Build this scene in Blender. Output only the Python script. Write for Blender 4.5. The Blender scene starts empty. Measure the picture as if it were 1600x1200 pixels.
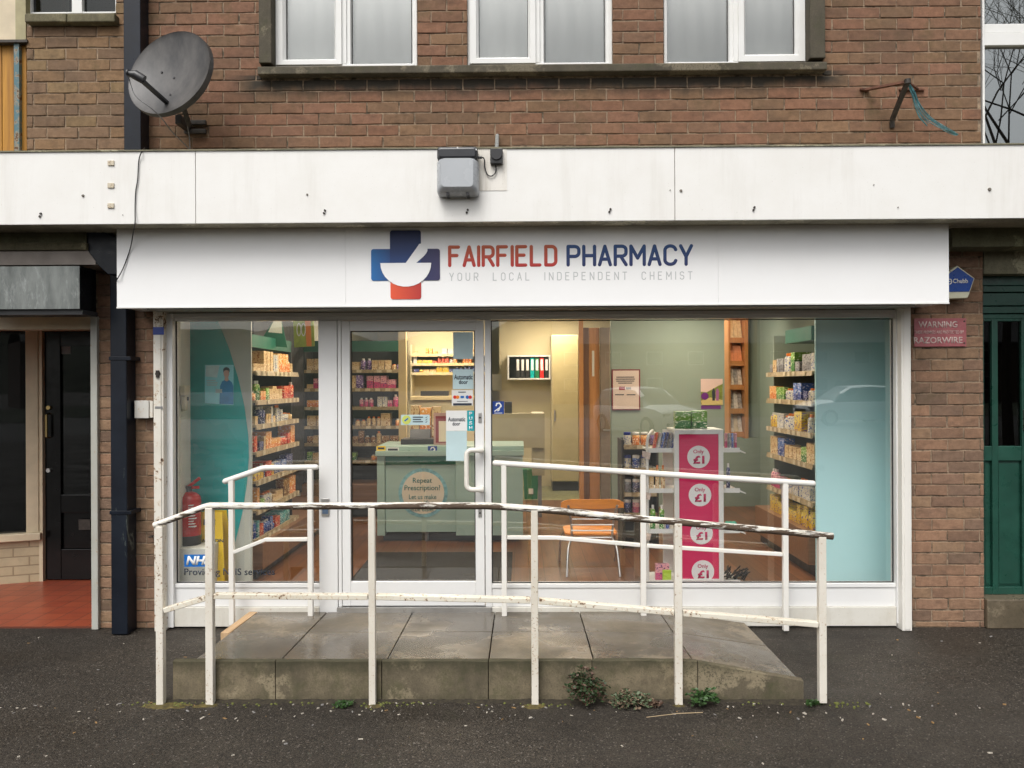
import bpy, math, random
from mathutils import Vector, Matrix, Euler
random.seed(7)
R = math.radians
scene = bpy.context.scene

# ------------------------------------------------------------------ camera, world, sun, exposure
F = 1200.0
cam_loc = Vector((0.053, -5.1, 1.62))
cam_rot = Euler((R(90), R(0.25), R(0.6)), 'XYZ')
cd = bpy.data.cameras.new('camera')
cam = bpy.data.objects.new('camera', cd)
scene.collection.objects.link(cam)
cam.location = cam_loc
cam.rotation_euler = cam_rot
cd.sensor_width = 36.0
cd.lens = 36.0 * F / 1600.0
cd.clip_start = 0.05
cd.clip_end = 2000
scene.camera = cam

w = bpy.data.worlds.new("World")
scene.world = w
w.use_nodes = True
wn = w.node_tree
wn.nodes.clear()
sky = wn.nodes.new('ShaderNodeTexSky')
sky.sky_type = 'NISHITA'
sky.sun_disc = False
SUN_EL, SUN_AZ = R(54), R(200)          # sun high behind the camera, behind cloud
sky.sun_elevation = SUN_EL
sky.sun_rotation = SUN_AZ
sky.air_density = 1.0
sky.dust_density = 6.0
sky.ozone_density = 1.0
hs = wn.nodes.new('ShaderNodeHueSaturation')
hs.inputs['Saturation'].default_value = 0.22
bgd = wn.nodes.new('ShaderNodeBackground')
bgd.inputs['Strength'].default_value = 0.15
wo = wn.nodes.new('ShaderNodeOutputWorld')
wn.links.new(sky.outputs[0], hs.inputs['Color'])
wn.links.new(hs.outputs[0], bgd.inputs[0])
wn.links.new(bgd.outputs[0], wo.inputs[0])

sd = bpy.data.lights.new('sun', 'SUN')
sd.energy = 0.8
sd.angle = R(30)
sd.color = (1.0, 0.985, 0.94)
sun = bpy.data.objects.new('sun', sd)
scene.collection.objects.link(sun)
sdir = Vector((math.sin(SUN_AZ) * math.cos(SUN_EL), math.cos(SUN_AZ) * math.cos(SUN_EL), math.sin(SUN_EL)))
sun.rotation_euler = sdir.to_track_quat('Z', 'Y').to_euler()

vs = scene.view_settings
vs.view_transform = 'Standard'
vs.look = 'None'
vs.gamma = 1
vs.use_curve_mapping = False
vs.exposure = 0.38
scene.render.engine = 'CYCLES'
scene.cycles.use_denoising = True
scene.cycles.max_bounces = 10
scene.cycles.transparent_max_bounces = 24
scene.cycles.caustics_reflective = False
scene.cycles.caustics_refractive = False
scene.cycles.sample_clamp_indirect = 4

# ------------------------------------------------------------------ measuring: a photo pixel and a plane give a world point
CM = cam_rot.to_matrix()
def ray(px, py):
    return CM @ Vector(((px - 800) / F, (600 - py) / F, -1.0))
def at(px, py, Y=0.0):
    d = ray(px, py)
    t = (Y - cam_loc.y) / d.y
    return cam_loc + d * t
def rc(px0, py0, px1, py1, Y=0.0):
    ym, xm = (py0 + py1) / 2, (px0 + px1) / 2
    return at(px0, ym, Y).x, at(px1, ym, Y).x, at(xm, py1, Y).z, at(xm, py0, Y).z

# ------------------------------------------------------------------ object helpers
COL = scene.collection
def setp(o, label=None, cat=None, group=None, kind=None):
    if label: o['label'] = label
    if cat: o['category'] = cat
    if group: o['group'] = group
    if kind: o['kind'] = kind
    return o
def thing(name, label, cat, loc=(0, 0, 0), group=None):
    o = bpy.data.objects.new(name, None)
    COL.objects.link(o)
    o.location = loc
    o.empty_display_size = 0.1
    return setp(o, label, cat, group)
def attach(o, parent):
    if parent is not None:
        o.parent = parent
        if parent.type == 'EMPTY':
            o.matrix_parent_inverse = Matrix.Translation(-Vector(parent.location))
    return o

class MB:
    def __init__(s):
        s.v, s.f, s.m, s.sm, s.col = [], [], [], [], []
    def add(s, vs, fs, m=0, smooth=False):
        b = len(s.v)
        s.v += [tuple(p) for p in vs]
        for f in fs:
            s.f.append([b + i for i in f]); s.m.append(m); s.sm.append(smooth)
        return s
    def box(s, x0, x1, y0, y1, z0, z1, m=0):
        if x0 > x1: x0, x1 = x1, x0
        if y0 > y1: y0, y1 = y1, y0
        if z0 > z1: z0, z1 = z1, z0
        vs = [(x0,y0,z0),(x1,y0,z0),(x1,y1,z0),(x0,y1,z0),(x0,y0,z1),(x1,y0,z1),(x1,y1,z1),(x0,y1,z1)]
        return s.add(vs, [(3,2,1,0),(4,5,6,7),(0,1,5,4),(1,2,6,5),(2,3,7,6),(3,0,4,7)], m)
    def hexa(s, p, m=0):
        return s.add(p, [(3,2,1,0),(4,5,6,7),(0,1,5,4),(1,2,6,5),(2,3,7,6),(3,0,4,7)], m)
    def prism(s, poly, y0, y1, m=0, smooth=False):      # polygon in XZ (counter-clockwise seen from -Y)
        n = len(poly)
        vs = [(x, y0, z) for x, z in poly] + [(x, y1, z) for x, z in poly]
        fs = [tuple(range(n)), tuple(range(2 * n - 1, n - 1, -1))]
        fs += [(i, i + n, (i + 1) % n + n, (i + 1) % n) for i in range(n)]
        return s.add(vs, fs, m, smooth)
    def prismx(s, poly, x0, x1, m=0):                    # polygon in YZ
        n = len(poly)
        vs = [(x0, y, z) for y, z in poly] + [(x1, y, z) for y, z in poly]
        fs = [tuple(range(n)), tuple(range(2 * n - 1, n - 1, -1))]
        fs += [(i, i + n, (i + 1) % n + n, (i + 1) % n) for i in range(n)]
        return s.add(vs, fs, m)
    def tube(s, pts, r, n=10, m=0, sy=1.0, round_caps=False):
        pts = [Vector(p) for p in pts]
        rs = list(r) if isinstance(r, (list, tuple)) else [r] * len(pts)
        if round_caps:
            a = (pts[0] - pts[1]).normalized(); b = (pts[-1] - pts[-2]).normalized()
            r0, r1 = rs[0], rs[-1]
            h = [(math.sin(t), math.cos(t)) for t in (R(80), R(55), R(28))]
            pts = [pts[0] + a * r0 * q for q, _ in h] + pts + [pts[-1] + b * r1 * q for q, _ in reversed(h)]
            rs = [r0 * c for _, c in h] + rs + [r1 * c for _, c in reversed(h)]
        N = len(pts)
        tans = []
        for i in range(N):
            a = pts[min(i + 1, N - 1)] - pts[max(i - 1, 0)]
            tans.append(a.normalized() if a.length > 1e-9 else Vector((0, 0, 1)))
        t0 = tans[0]
        ref = Vector((0, 1, 0)) if abs(t0.y) < 0.9 else Vector((1, 0, 0))
        u = t0.cross(ref).normalized()
        vs = []
        for i in range(N):
            u = (u - tans[i] * u.dot(tans[i])).normalized()
            wv = tans[i].cross(u)
            k = 1.0
            if 0 < i < N - 1:
                c = (pts[i] - pts[i-1]).normalized().dot((pts[i+1] - pts[i]).normalized())
                k = min(1.5, 1 / max(0.5, math.sqrt((1 + c) / 2)))
            for j in range(n):
                a = 2 * math.pi * j / n
                off = (u * math.cos(a) + wv * math.sin(a)) * rs[i] * (k if not round_caps else 1)
                off.y *= sy
                vs.append(pts[i] + off)
        fs = []
        for i in range(N - 1):
            for j in range(n):
                fs.append((i*n+j, i*n+(j+1) % n, (i+1)*n+(j+1) % n, (i+1)*n+j))
        fs.append(tuple(reversed(range(n)))); fs.append(tuple((N-1)*n + j for j in range(n)))
        return s.add(vs, fs, m, True)
    def bar(s, p0, p1, wx, wz, m=0):                    # rectangular bar between two points
        p0, p1 = Vector(p0), Vector(p1)
        t = (p1 - p0).normalized()
        ref = Vector((0, 1, 0)) if abs(t.y) < 0.9 else Vector((1, 0, 0))
        u = t.cross(ref).normalized(); v = t.cross(u)
        q = []
        for p in (p0, p1):
            for a, b in ((-1,-1),(1,-1),(1,1),(-1,1)):
                q.append(p + u * a * wx / 2 + v * b * wz / 2)
        return s.hexa(q, m)
    def lathe(s, prof, cx, cy, n=16, m=0, cz=0):
        vs = []
        for r, z in prof:
            for j in range(n):
                a = 2 * math.pi * j / n
                vs.append((cx + r * math.cos(a), cy + r * math.sin(a), cz + z))
        fs = []
        for i in range(len(prof) - 1):
            for j in range(n):
                fs.append((i*n+j, i*n+(j+1) % n, (i+1)*n+(j+1) % n, (i+1)*n+j))
        fs.append(tuple(reversed(range(n)))); fs.append(tuple((len(prof)-1)*n + j for j in range(n)))
        return s.add(vs, fs, m, True)
    def mesh(s, name, mats):
        me = bpy.data.meshes.new(name)
        me.from_pydata(s.v, [], s.f)
        for mt in (mats if isinstance(mats, (list, tuple)) else [mats]):
            me.materials.append(mt)
        me.polygons.foreach_set('material_index', s.m)
        me.polygons.foreach_set('use_smooth', s.sm)
        if s.col:
            ca = me.color_attributes.new('Col', 'FLOAT_COLOR', 'CORNER')
            dat = []
            for i, p in enumerate(me.polygons):
                c = s.col[i]
                for _ in range(p.loop_total): dat += [c[0], c[1], c[2], 1.0]
            ca.data.foreach_set('color', dat)
        me.update()
        return me
    def build(s, name, mats, parent=None, bev=0, seg=2, label=None, kind=None):
        me = s.mesh(name, mats)
        o = bpy.data.objects.new(name, me)
        COL.objects.link(o)
        attach(o, parent)
        if bev:
            b = o.modifiers.new('b', 'BEVEL'); b.width = bev; b.segments = seg
            b.limit_method = 'ANGLE'; b.angle_limit = R(40)
        if any(s.sm):
            try:
                me.set_sharp_from_angle(angle=R(42))
            except Exception:
                pass
        if label: o['label'] = label
        if kind: o['kind'] = kind
        return o

def rr(x0, x1, z0, z1, r, n=4):
    p = []
    for cx, cz, a0 in ((x1-r, z0+r, -90), (x1-r, z1-r, 0), (x0+r, z1-r, 90), (x0+r, z0+r, 180)):
        for i in range(n + 1):
            a = R(a0 + 90 * i / n)
            p.append((cx + r * math.cos(a), cz + r * math.sin(a)))
    return p
def disc(cx, cz, r, n=40):
    return [(cx + r * math.cos(2*math.pi*i/n), cz + r * math.sin(2*math.pi*i/n)) for i in range(n)]

def txt(s, x0, x1, z0, z1, Y, mt, parent, name='lettering', bold=0.0, th=0.0008):
    cu = bpy.data.curves.new('t', 'FONT')
    cu.body = s
    cu.offset = bold
    cu.space_line = 0.9
    cu.align_x = 'CENTER'
    cu.resolution_u = 3
    to = bpy.data.objects.new('t', cu)
    me = bpy.data.meshes.new_from_object(to)
    bpy.data.objects.remove(to); bpy.data.curves.remove(cu)
    xs = [v.co.x for v in me.vertices]; ys = [v.co.y for v in me.vertices]
    ax, bx, ay, by = min(xs), max(xs), min(ys), max(ys)
    for v in me.vertices:
        v.co = Vector((x0 + (v.co.x - ax) / (bx - ax) * (x1 - x0), Y, z0 + (v.co.y - ay) / (by - ay) * (z1 - z0)))
    me.materials.clear(); me.materials.append(mt)
    me.name = name
    o = bpy.data.objects.new(name, me)
    COL.objects.link(o)
    attach(o, parent)
    so = o.modifiers.new('s', 'SOLIDIFY'); so.thickness = th; so.offset = 0
    return o
def txp(s, px0, py0, px1, py1, Y, mt, parent, **k):
    a = rc(px0, py0, px1, py1, Y)
    return txt(s, a[0], a[1], a[2], a[3], Y, mt, parent, **k)

# ------------------------------------------------------------------ materials
def lin(h):
    h = h.lstrip('#')
    c = [int(h[i:i+2], 16) / 255 for i in (0, 2, 4)]
    return tuple(((x / 12.92) if x <= 0.04045 else ((x + 0.055) / 1.055) ** 2.4) for x in c)
def col(c):
    if isinstance(c, str): c = lin(c)
    return (c[0], c[1], c[2], 1)
class NT:
    def __init__(s, name):
        s.mat = bpy.data.materials.new(name); s.mat.use_nodes = True
        s.t = s.mat.node_tree; s.n = s.t.nodes
        s.b = s.n['Principled BSDF']
        s.tc = s.n.new('ShaderNodeTexCoord')
    def L(s, a, b): s.t.links.new(a, b)
    def mapv(s, src, scale=(1,1,1), loc=(0,0,0)):
        m = s.n.new('ShaderNodeMapping'); s.L(src, m.inputs[0])
        m.inputs['Scale'].default_value = scale; m.inputs['Location'].default_value = loc
        return m.outputs[0]
    def noise(s, scale, detail=4, rough=0.55, vec=None, dist=0):
        n = s.n.new('ShaderNodeTexNoise'); n.inputs['Scale'].default_value = scale
        n.inputs['Detail'].default_value = detail; n.inputs['Roughness'].default_value = rough
        n.inputs['Distortion'].default_value = dist
        s.L(vec if vec is not None else s.tc.outputs['Object'], n.inputs['Vector'])
        return n.outputs['Fac']
    def vor(s, scale, vec=None, feat='F1', out='Distance'):
        n = s.n.new('ShaderNodeTexVoronoi'); n.feature = feat; n.inputs['Scale'].default_value = scale
        s.L(vec if vec is not None else s.tc.outputs['Object'], n.inputs['Vector'])
        return n.outputs[out]
    def ramp(s, fac, lo, hi, a=0.0, b=1.0):
        m = s.n.new('ShaderNodeMapRange'); s.L(fac, m.inputs[0])
        m.inputs[1].default_value = lo; m.inputs[2].default_value = hi
        m.inputs[3].default_value = a; m.inputs[4].default_value = b
        return m.outputs[0]
    def mix(s, fac, a, b, mode='MIX'):
        m = s.n.new('ShaderNodeMix'); m.data_type = 'RGBA'; m.blend_type = mode
        for v, i in ((fac, 0), (a, 6), (b, 7)):
            if hasattr(v, 'links'): s.L(v, m.inputs[i])
            elif i == 0: m.inputs[0].default_value = v
            else: m.inputs[i].default_value = col(v)
        return m.outputs[2]
    def math(s, op, a, b=0.0):
        m = s.n.new('ShaderNodeMath'); m.operation = op
        for v, i in ((a, 0), (b, 1)):
            if hasattr(v, 'links'): s.L(v, m.inputs[i])
            else: m.inputs[i].default_value = v
        return m.outputs[0]
    def xyz(s, src=None):
        m = s.n.new('ShaderNodeSeparateXYZ'); s.L(src if src is not None else s.tc.outputs['Object'], m.inputs[0])
        return m.outputs
    def bump(s, h, strength=0.3, dist=0.002):
        b = s.n.new('ShaderNodeBump'); b.inputs['Strength'].default_value = strength
        b.inputs['Distance'].default_value = dist
        s.L(h, b.inputs['Height']); s.L(b.outputs[0], s.b.inputs['Normal'])
    def out(s, c=None, rough=None, metal=None, spec=None):
        for v, k in ((c, 'Base Color'), (rough, 'Roughness'), (metal, 'Metallic'), (spec, 'Specular IOR Level')):
            if v is None: continue
            if hasattr(v, 'links'): s.L(v, s.b.inputs[k])
            elif k == 'Base Color': s.b.inputs[k].default_value = col(v)
            else: s.b.inputs[k].default_value = v
        return s.mat
_P = {}
def P(name, c, rough=0.5, var=0.12, scale=8, metal=0, bs=0.15, bscale=60, spec=0.5):
    if name in _P: return _P[name]
    t = NT(name)
    c = lin(c) if isinstance(c, str) else c
    n = t.noise(scale, 5)
    a = tuple(x * (1 - var) for x in c); b = tuple(min(1, x * (1 + var)) for x in c)
    m = t.mix(t.ramp(n, 0.3, 0.7), a, b)
    t.out(m, t.ramp(t.noise(scale * 2.3, 3), 0.3, 0.7, max(0.02, rough - 0.08), min(1, rough + 0.08)), metal, spec)
    if bs: t.bump(t.noise(bscale, 3), bs, 0.001)
    _P[name] = t.mat
    return t.mat

def brick_material(name, tint, moss=0.0, stain_z=None):
    t = NT(name)
    a = t.n.new('ShaderNodeVertexColor'); a.layer_name = 'Col'
    c = t.mix(1.0, a.outputs[0], tint, 'MULTIPLY')
    n1 = t.noise(28, 6, 0.7)
    c = t.mix(t.ramp(n1, 0.35, 0.7, 0.0, 0.6), c, t.mix(1.0, c, (0.52, 0.50, 0.50), 'MULTIPLY'))
    nb = t.noise(9, 4, 0.6, t.mapv(t.tc.outputs['Object'], (1, 1, 2.2), (3, 1, 4)))
    c = t.mix(t.ramp(nb, 0.5, 0.72, 0.0, 0.6), c, t.mix(1.0, c, (0.45, 0.46, 0.50), 'MULTIPLY'))
    n2 = t.noise(170, 4, 0.7)
    c = t.mix(t.ramp(n2, 0.5, 0.8, 0, 0.6), c, t.mix(1.0, c, (1.45, 1.35, 1.2), 'MULTIPLY'))
    n3 = t.noise(2.2, 5, 0.6)
    c = t.mix(t.ramp(n3, 0.5, 0.75, 0, 0.35), c, (0.055, 0.05, 0.04))
    if moss:
        n4 = t.noise(3.5, 6, 0.7)
        c = t.mix(t.ramp(n4, 0.55, 0.7, 0, moss), c, (0.09, 0.085, 0.035))
    if stain_z:
        xx_, z = t.xyz()[0], t.xyz()[2]
        wob = t.noise(5, 5, 0.7, t.mapv(t.tc.outputs['Object'], (1, 1, 0.2)))
        zz = t.math('ADD', z, t.math('MULTIPLY', wob, 0.16))
        band = t.math('MULTIPLY', t.ramp(zz, stain_z + 0.05, stain_z + 0.14, 0, 0.95), t.ramp(z, stain_z + 0.125, stain_z + 0.135, 1, 0))
        band = t.math('MULTIPLY', band, t.ramp(t.math('ABSOLUTE', t.math('ADD', xx_, -0.2)), 1.9, 2.1, 1, 0))
        c = t.mix(band, c, (0.03, 0.028, 0.022))
    t.out(c, t.ramp(n1, 0.3, 0.7, 0.75, 0.95), 0, 0.3)
    t.bump(t.math('ADD', n1, t.math('MULTIPLY', n2, 0.7)), 0.9, 0.004)
    return t.mat
def mortar_material():
    t = NT('mortar')
    n = t.noise(40, 6, 0.7)
    c = t.mix(t.ramp(n, 0.3, 0.7), (0.17, 0.12, 0.08), (0.36, 0.265, 0.18))
    d = t.noise(9, 5, 0.7)
    c = t.mix(t.ramp(d, 0.5, 0.62, 0, 0.9), c, (0.05, 0.042, 0.028))
    t.out(c, 0.95)
    t.bump(n, 0.6, 0.004)
    return t.mat
def white_paint(name='white_paint', base=(0.79, 0.78, 0.75), grime=0.25, rust=0.0, rust_scale=35, rough=0.35, streak=0.0, thr=0.66):
    t = NT(name)
    n = t.noise(3, 6, 0.65)
    c = t.mix(t.ramp(n, 0.4, 0.75, 0, grime), base, tuple(x * y for x, y in zip(base, (0.62, 0.57, 0.47))))
    if streak:
        s = t.noise(9, 6, 0.7, t.mapv(t.tc.outputs['Object'], (1, 1, 0.09)))
        c = t.mix(t.ramp(s, 0.52, 0.75, 0, streak), c, (0.33, 0.28, 0.2))
        sp = t.noise(120, 2, 0.5)
        c = t.mix(t.ramp(sp, 0.7, 0.76, 0, 0.5), c, (0.25, 0.2, 0.15))
    rg = rough
    if rust:
        big = t.noise(2.6, 3, 0.6)
        fine = t.noise(rust_scale, 5, 0.7)
        sm = t.math('ADD', fine, t.math('MULTIPLY', t.math('SUBTRACT', big, 0.5), 0.35 * rust))
        halo = t.ramp(sm, thr - 0.07, thr, 0, 0.45)
        c = t.mix(halo, c, (0.5, 0.3, 0.12))
        spot = t.ramp(sm, thr, thr + 0.03, 0, 0.95)
        c = t.mix(spot, c, (0.09, 0.045, 0.022))
        rg = t.ramp(spot, 0, 1, rough, 0.85)
        t.bump(t.math('SUBTRACT', 1.0, spot), 0.5, 0.001)
    else:
        t.bump(t.noise(14, 3), 0.08, 0.002)
    return t.out(c, rg)
def peeling_rail():
    t = NT('peeling_rail_paint')
    x = t.xyz()[0]
    v = t.mapv(t.tc.outputs['Object'], (2.6, 22, 22))
    n = t.noise(1.9, 9, 0.74, v, 0.15)
    bias = t.ramp(x, -2.0, 2.2, -0.07, 0.11)
    mid = t.ramp(t.math('ABSOLUTE', t.math('ADD', x, 0.55)), 0, 1.0, 0.10, 0.0)
    s = t.math('ADD', t.math('ADD', n, bias), mid)
    # paint survives best along the upper side of the rail
    tn = t.n.new('ShaderNodeNewGeometry')
    nz = t.xyz(tn.outputs['Normal'])[2]
    s = t.math('SUBTRACT', s, t.math('MULTIPLY', nz, 0.085))
    bare = t.ramp(s, 0.515, 0.53, 0, 1)
    g = t.noise(6, 6, 0.8, t.mapv(t.tc.outputs['Object'], (2, 60, 60)))
    wood = t.mix(t.ramp(g, 0.35, 0.65), (0.035, 0.022, 0.014), (0.15, 0.105, 0.07))
    paint = t.mix(t.ramp(t.noise(18, 4), 0.45, 0.7, 0, 0.5), (0.72, 0.69, 0.62), (0.45, 0.38, 0.26))
    c = t.mix(bare, paint, wood)
    t.out(c, t.ramp(bare, 0, 1, 0.45, 0.85))
    t.bump(t.math('SUBTRACT', t.math('MULTIPLY', g, 0.3), bare), 0.8, 0.003)
    return t.mat
def concrete(name, base, moss=0.3, wet=0.0, foot=None, scale=1.0, green=(0.05, 0.055, 0.018)):
    t = NT(name)
    n = t.noise(5 * scale, 7, 0.7); f = t.noise(130, 4, 0.7)
    c = t.mix(t.ramp(n, 0.3, 0.7), tuple(x * 0.62 for x in base), tuple(x * 1.2 for x in base))
    c = t.mix(t.ramp(f, 0.35, 0.7, 0, 0.55), c, tuple(x * 0.4 for x in base))
    ff = t.noise(45 * scale, 6, 0.8)
    c = t.mix(t.ramp(ff, 0.52, 0.66, 0, 0.6), c, tuple(x * 0.35 for x in base))
    oi = t.n.new('ShaderNodeObjectInfo')
    c = t.mix(1.0, c, t.mix(oi.outputs['Random'], (0.78, 0.78, 0.78), (1.15, 1.13, 1.1)), 'MULTIPLY')
    dk = t.noise(3.1 * scale, 6, 0.7, t.mapv(t.tc.outputs['Object'], (1.3, 1, 0.45), (8, 3, 1)))
    c = t.mix(t.ramp(dk, 0.48, 0.7, 0, 0.65), c, tuple(x * 0.33 for x in base))
    m = t.noise(4 * scale, 7, 0.75)
    c = t.mix(t.ramp(m, 0.5, 0.68, 0, moss), c, green)
    lit = t.noise(2.4, 6, 0.7, t.mapv(t.tc.outputs['Object'], (1, 1, 1), (5, 2, 9)))
    c = t.mix(t.math('MULTIPLY', t.ramp(lit, 0.56, 0.60, 0, 0.6), t.ramp(ff, 0.6, 0.5)), c, tuple(min(1, x * 1.75) for x in base))
    if foot is not None:
        z = t.math('ADD', t.xyz()[2], t.math('MULTIPLY', t.math('SUBTRACT', t.noise(7, 6, 0.8), 0.5), 0.16))
        c = t.mix(t.ramp(z, foot - 0.03, foot + 0.05, 0.75, 0), c, (0.035, 0.032, 0.014))
        c = t.mix(t.ramp(z, foot + 0.14, foot + 0.215, 0, 0.8), c, (0.035, 0.033, 0.015))
    rg = 0.88
    if wet:
        wv = t.noise(1.7, 4, 0.55, t.mapv(t.tc.outputs['Object'], (1, 1, 1), (3, 7, 1)))
        pm = t.ramp(wv, 0.36, 0.54)
        rg = t.ramp(pm, 0, 1, 0.5, 0.16)
        c = t.mix(t.math('MULTIPLY', pm, 0.45), c, tuple(x * 0.4 for x in base))
    t.out(c, rg)
    t.bump(t.math('ADD', f, t.math('MULTIPLY', n, 0.6)), 0.35 if not wet else 0.15, 0.003)
    return t.mat
def asphalt():
    t = NT('wet_asphalt')
    v = t.vor(150)
    vc = t.vor(150, out='Color')
    r = t.xyz(vc)[0]
    big = t.noise(0.8, 5, 0.6)
    c = t.mix(t.ramp(r, 0, 1), (0.012, 0.0098, 0.0075), (0.062, 0.051, 0.039))
    c = t.mix(t.ramp(r, 0.965, 0.975, 0, 0.65), c, (0.17, 0.15, 0.13))
    c = t.mix(t.ramp(big, 0.35, 0.7, 0, 0.6), c, (0.013, 0.0108, 0.0085))
    b2 = t.noise(0.55, 6, 0.7, t.mapv(t.tc.outputs['Object'], (1, 1.5, 1), (4, 4, 0)))
    c = t.mix(t.ramp(b2, 0.5, 0.68, 0, 0.5), c, (0.052, 0.045, 0.037))
    mo = t.noise(1.6, 6, 0.75, t.mapv(t.tc.outputs['Object'], (1, 1, 1), (2, 0, 0)))
    c = t.mix(t.ramp(mo, 0.6, 0.74, 0, 0.35), c, (0.035, 0.04, 0.015))
    wetn = t.noise(1.1, 4, 0.6, t.mapv(t.tc.outputs['Object'], (1, 1.6, 1), (9, 1, 0)))
    t.out(c, t.ramp(wetn, 0.35, 0.65, 0.5, 0.8), 0, 0.32)
    t.bump(t.math('ADD', t.math('SUBTRACT', 0.6, v), t.math('MULTIPLY', t.noise(400, 2), 0.4)), 0.6, 0.004)
    return t.mat
def glass(name='window_glass', tint=(1, 1, 1), f0=0.078):
    m = bpy.data.materials.new(name); m.use_nodes = True
    n = m.node_tree.nodes; n.clear(); L = m.node_tree.links.new
    o = n.new('ShaderNodeOutputMaterial'); mx = n.new('ShaderNodeMixShader')
    tr = n.new('ShaderNodeBsdfTransparent'); gl = n.new('ShaderNodeBsdfGlossy')
    tr.inputs[0].default_value = (*tint, 1)
    gl.inputs['Roughness'].default_value = 0.0; gl.inputs['Color'].default_value = (0.96, 1, 0.98, 1)
    lw = n.new('ShaderNodeLayerWeight'); lw.inputs[0].default_value = 0.5
    p = n.new('ShaderNodeMath'); p.operation = 'POWER'; p.inputs[1].default_value = 5
    mr = n.new('ShaderNodeMapRange'); mr.inputs[3].default_value = f0; mr.inputs[4].default_value = 1
    L(lw.outputs['Facing'], p.inputs[0]); L(p.outputs[0], mr.inputs[0]); L(mr.outputs[0], mx.inputs[0])
    L(tr.outputs[0], mx.inputs[1]); L(gl.outputs[0], mx.inputs[2]); L(mx.outputs[0], o.inputs[0])
    return m
def wood(name, c1, c2, rough=0.4, planks=None, axis='x', gs=3):
    t = NT(name)
    sc = {'x': (0.6, 14, 14), 'y': (14, 0.6, 14), 'z': (14, 14, 0.6)}[axis]
    n = t.noise(gs, 8, 0.7, t.mapv(t.tc.outputs['Object'], sc), 0.7)
    c = t.mix(t.ramp(n, 0.3, 0.7), c1, c2)
    if planks:
        b = t.n.new('ShaderNodeTexBrick')
        b.inputs['Scale'].default_value = 1
        b.inputs['Brick Width'].default_value = 1.1; b.inputs['Row Height'].default_value = planks
        b.inputs['Mortar Size'].default_value = 0.0025
        b.inputs['Color1'].default_value = (0.75, 0.75, 0.75, 1); b.inputs['Color2'].default_value = (1.25, 1.2, 1.1, 1)
        b.inputs['Mortar'].default_value = (0.3, 0.3, 0.3, 1)
        mp = t.n.new('ShaderNodeMapping'); mp.inputs['Rotation'].default_value = (0, 0, R(90) if axis == 'y' else 0)
        t.L(t.tc.outputs['Object'], mp.inputs[0]); t.L(mp.outputs[0], b.inputs['Vector'])
        c = t.mix(1.0, c, b.outputs[0], 'MULTIPLY')
    t.out(c, rough)
    t.bump(n, 0.1, 0.001)
    return t.mat
def emit(name, c, s):
    m = bpy.data.materials.new(name); m.use_nodes = True
    b = m.node_tree.nodes['Principled BSDF']
    b.inputs['Base Color'].default_value = (0.8, 0.8, 0.8, 1)
    b.inputs['Emission Color'].default_value = (*c, 1); b.inputs['Emission Strength'].default_value = s
    return m
def gradient(name, a, b, axis=2, rough=0.5):
    t = NT(name)
    g = t.xyz(t.tc.outputs['Generated'])[axis]
    return t.out(t.mix(g, a, b), rough)
def carton(name, c1, c2, c3):
    t = NT(name)
    oi = t.n.new('ShaderNodeObjectInfo')
    g = t.xyz(t.tc.outputs['Generated'])
    z = t.math('ADD', g[2], t.math('MULTIPLY', oi.outputs['Random'], 0.3))
    c = t.mix(t.ramp(z, 0.62, 0.63), c1, c2)
    mp = t.mapv(t.tc.outputs['Generated'], (3, 3, 9))
    v = t.n.new('ShaderNodeVectorMath'); v.operation = 'ADD'
    cx = t.n.new('ShaderNodeCombineXYZ'); t.L(t.math('MULTIPLY', oi.outputs['Random'], 37), cx.inputs[0])
    t.L(mp, v.inputs[0]); t.L(cx.outputs[0], v.inputs[1])
    n = t.noise(1.3, 2, 0.5, v.outputs[0])
    c = t.mix(t.ramp(n, 0.57, 0.59), c, c3)
    return t.out(c, 0.38)

M = {}
M['mortar'] = mortar_material()
M['paint'] = white_paint('white_canopy_paint', (0.80, 0.79, 0.76), 0.16, 0, streak=0.14)
M['signwhite'] = white_paint('white_sign_panel', (0.86, 0.86, 0.855), 0.06, 0, rough=0.3)
M['upvc'] = white_paint('white_plastic_frame', (0.74, 0.74, 0.72), 0.2, 0, rough=0.3)
M['frame'] = white_paint('white_coated_frame', (0.74, 0.74, 0.73), 0.12, 0, rough=0.3)
M['railwhite'] = white_paint('chipped_white_post_paint', (0.71, 0.67, 0.59), 0.45, 0.8, 75, thr=0.645)
M['railrust'] = white_paint('rusting_white_bar_paint', (0.72, 0.68, 0.58), 0.4, 1.0, 40, thr=0.605)
M['railfresh'] = white_paint('fresh_white_rail_paint', (0.76, 0.74, 0.69), 0.12, 0.25, 60, thr=0.74)
M['guiderust'] = white_paint('flaking_guide_rail_paint', (0.72, 0.69, 0.62), 0.4, 1.2, 22, thr=0.60)
M['peel'] = peeling_rail()
M['kerb'] = concrete('mossy_kerb_concrete', (0.18, 0.148, 0.095), 0.6, scale=1.6, foot=-0.07)
M['slab'] = concrete('wet_slab_concrete', (0.165, 0.134, 0.092), 0.12, 0.9)
M['stone'] = concrete('weathered_sill_stone', (0.13, 0.11, 0.075), 0.45, scale=2)
M['lichen'] = concrete('lichen_sill_stone', (0.17, 0.15, 0.09), 0.5, scale=3)
M['render'] = concrete('grimy_cream_render', (0.30, 0.28, 0.19), 0.35)
M['asphalt'] = asphalt()
M['glass'] = glass()
M['darkglass'] = glass('neighbour_glass', (0.5, 0.5, 0.5), 0.028)
M['navy'] = P('navy_gloss_paint', (0.0035, 0.006, 0.012), 0.35, 0.3, 12, spec=0.3)
M['black'] = P('black_plastic', (0.018, 0.018, 0.02), 0.4)
M['blackgloss'] = P('black_gloss_paint', (0.004, 0.004, 0.004), 0.2, 0.4, 5, spec=0.3)
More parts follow.
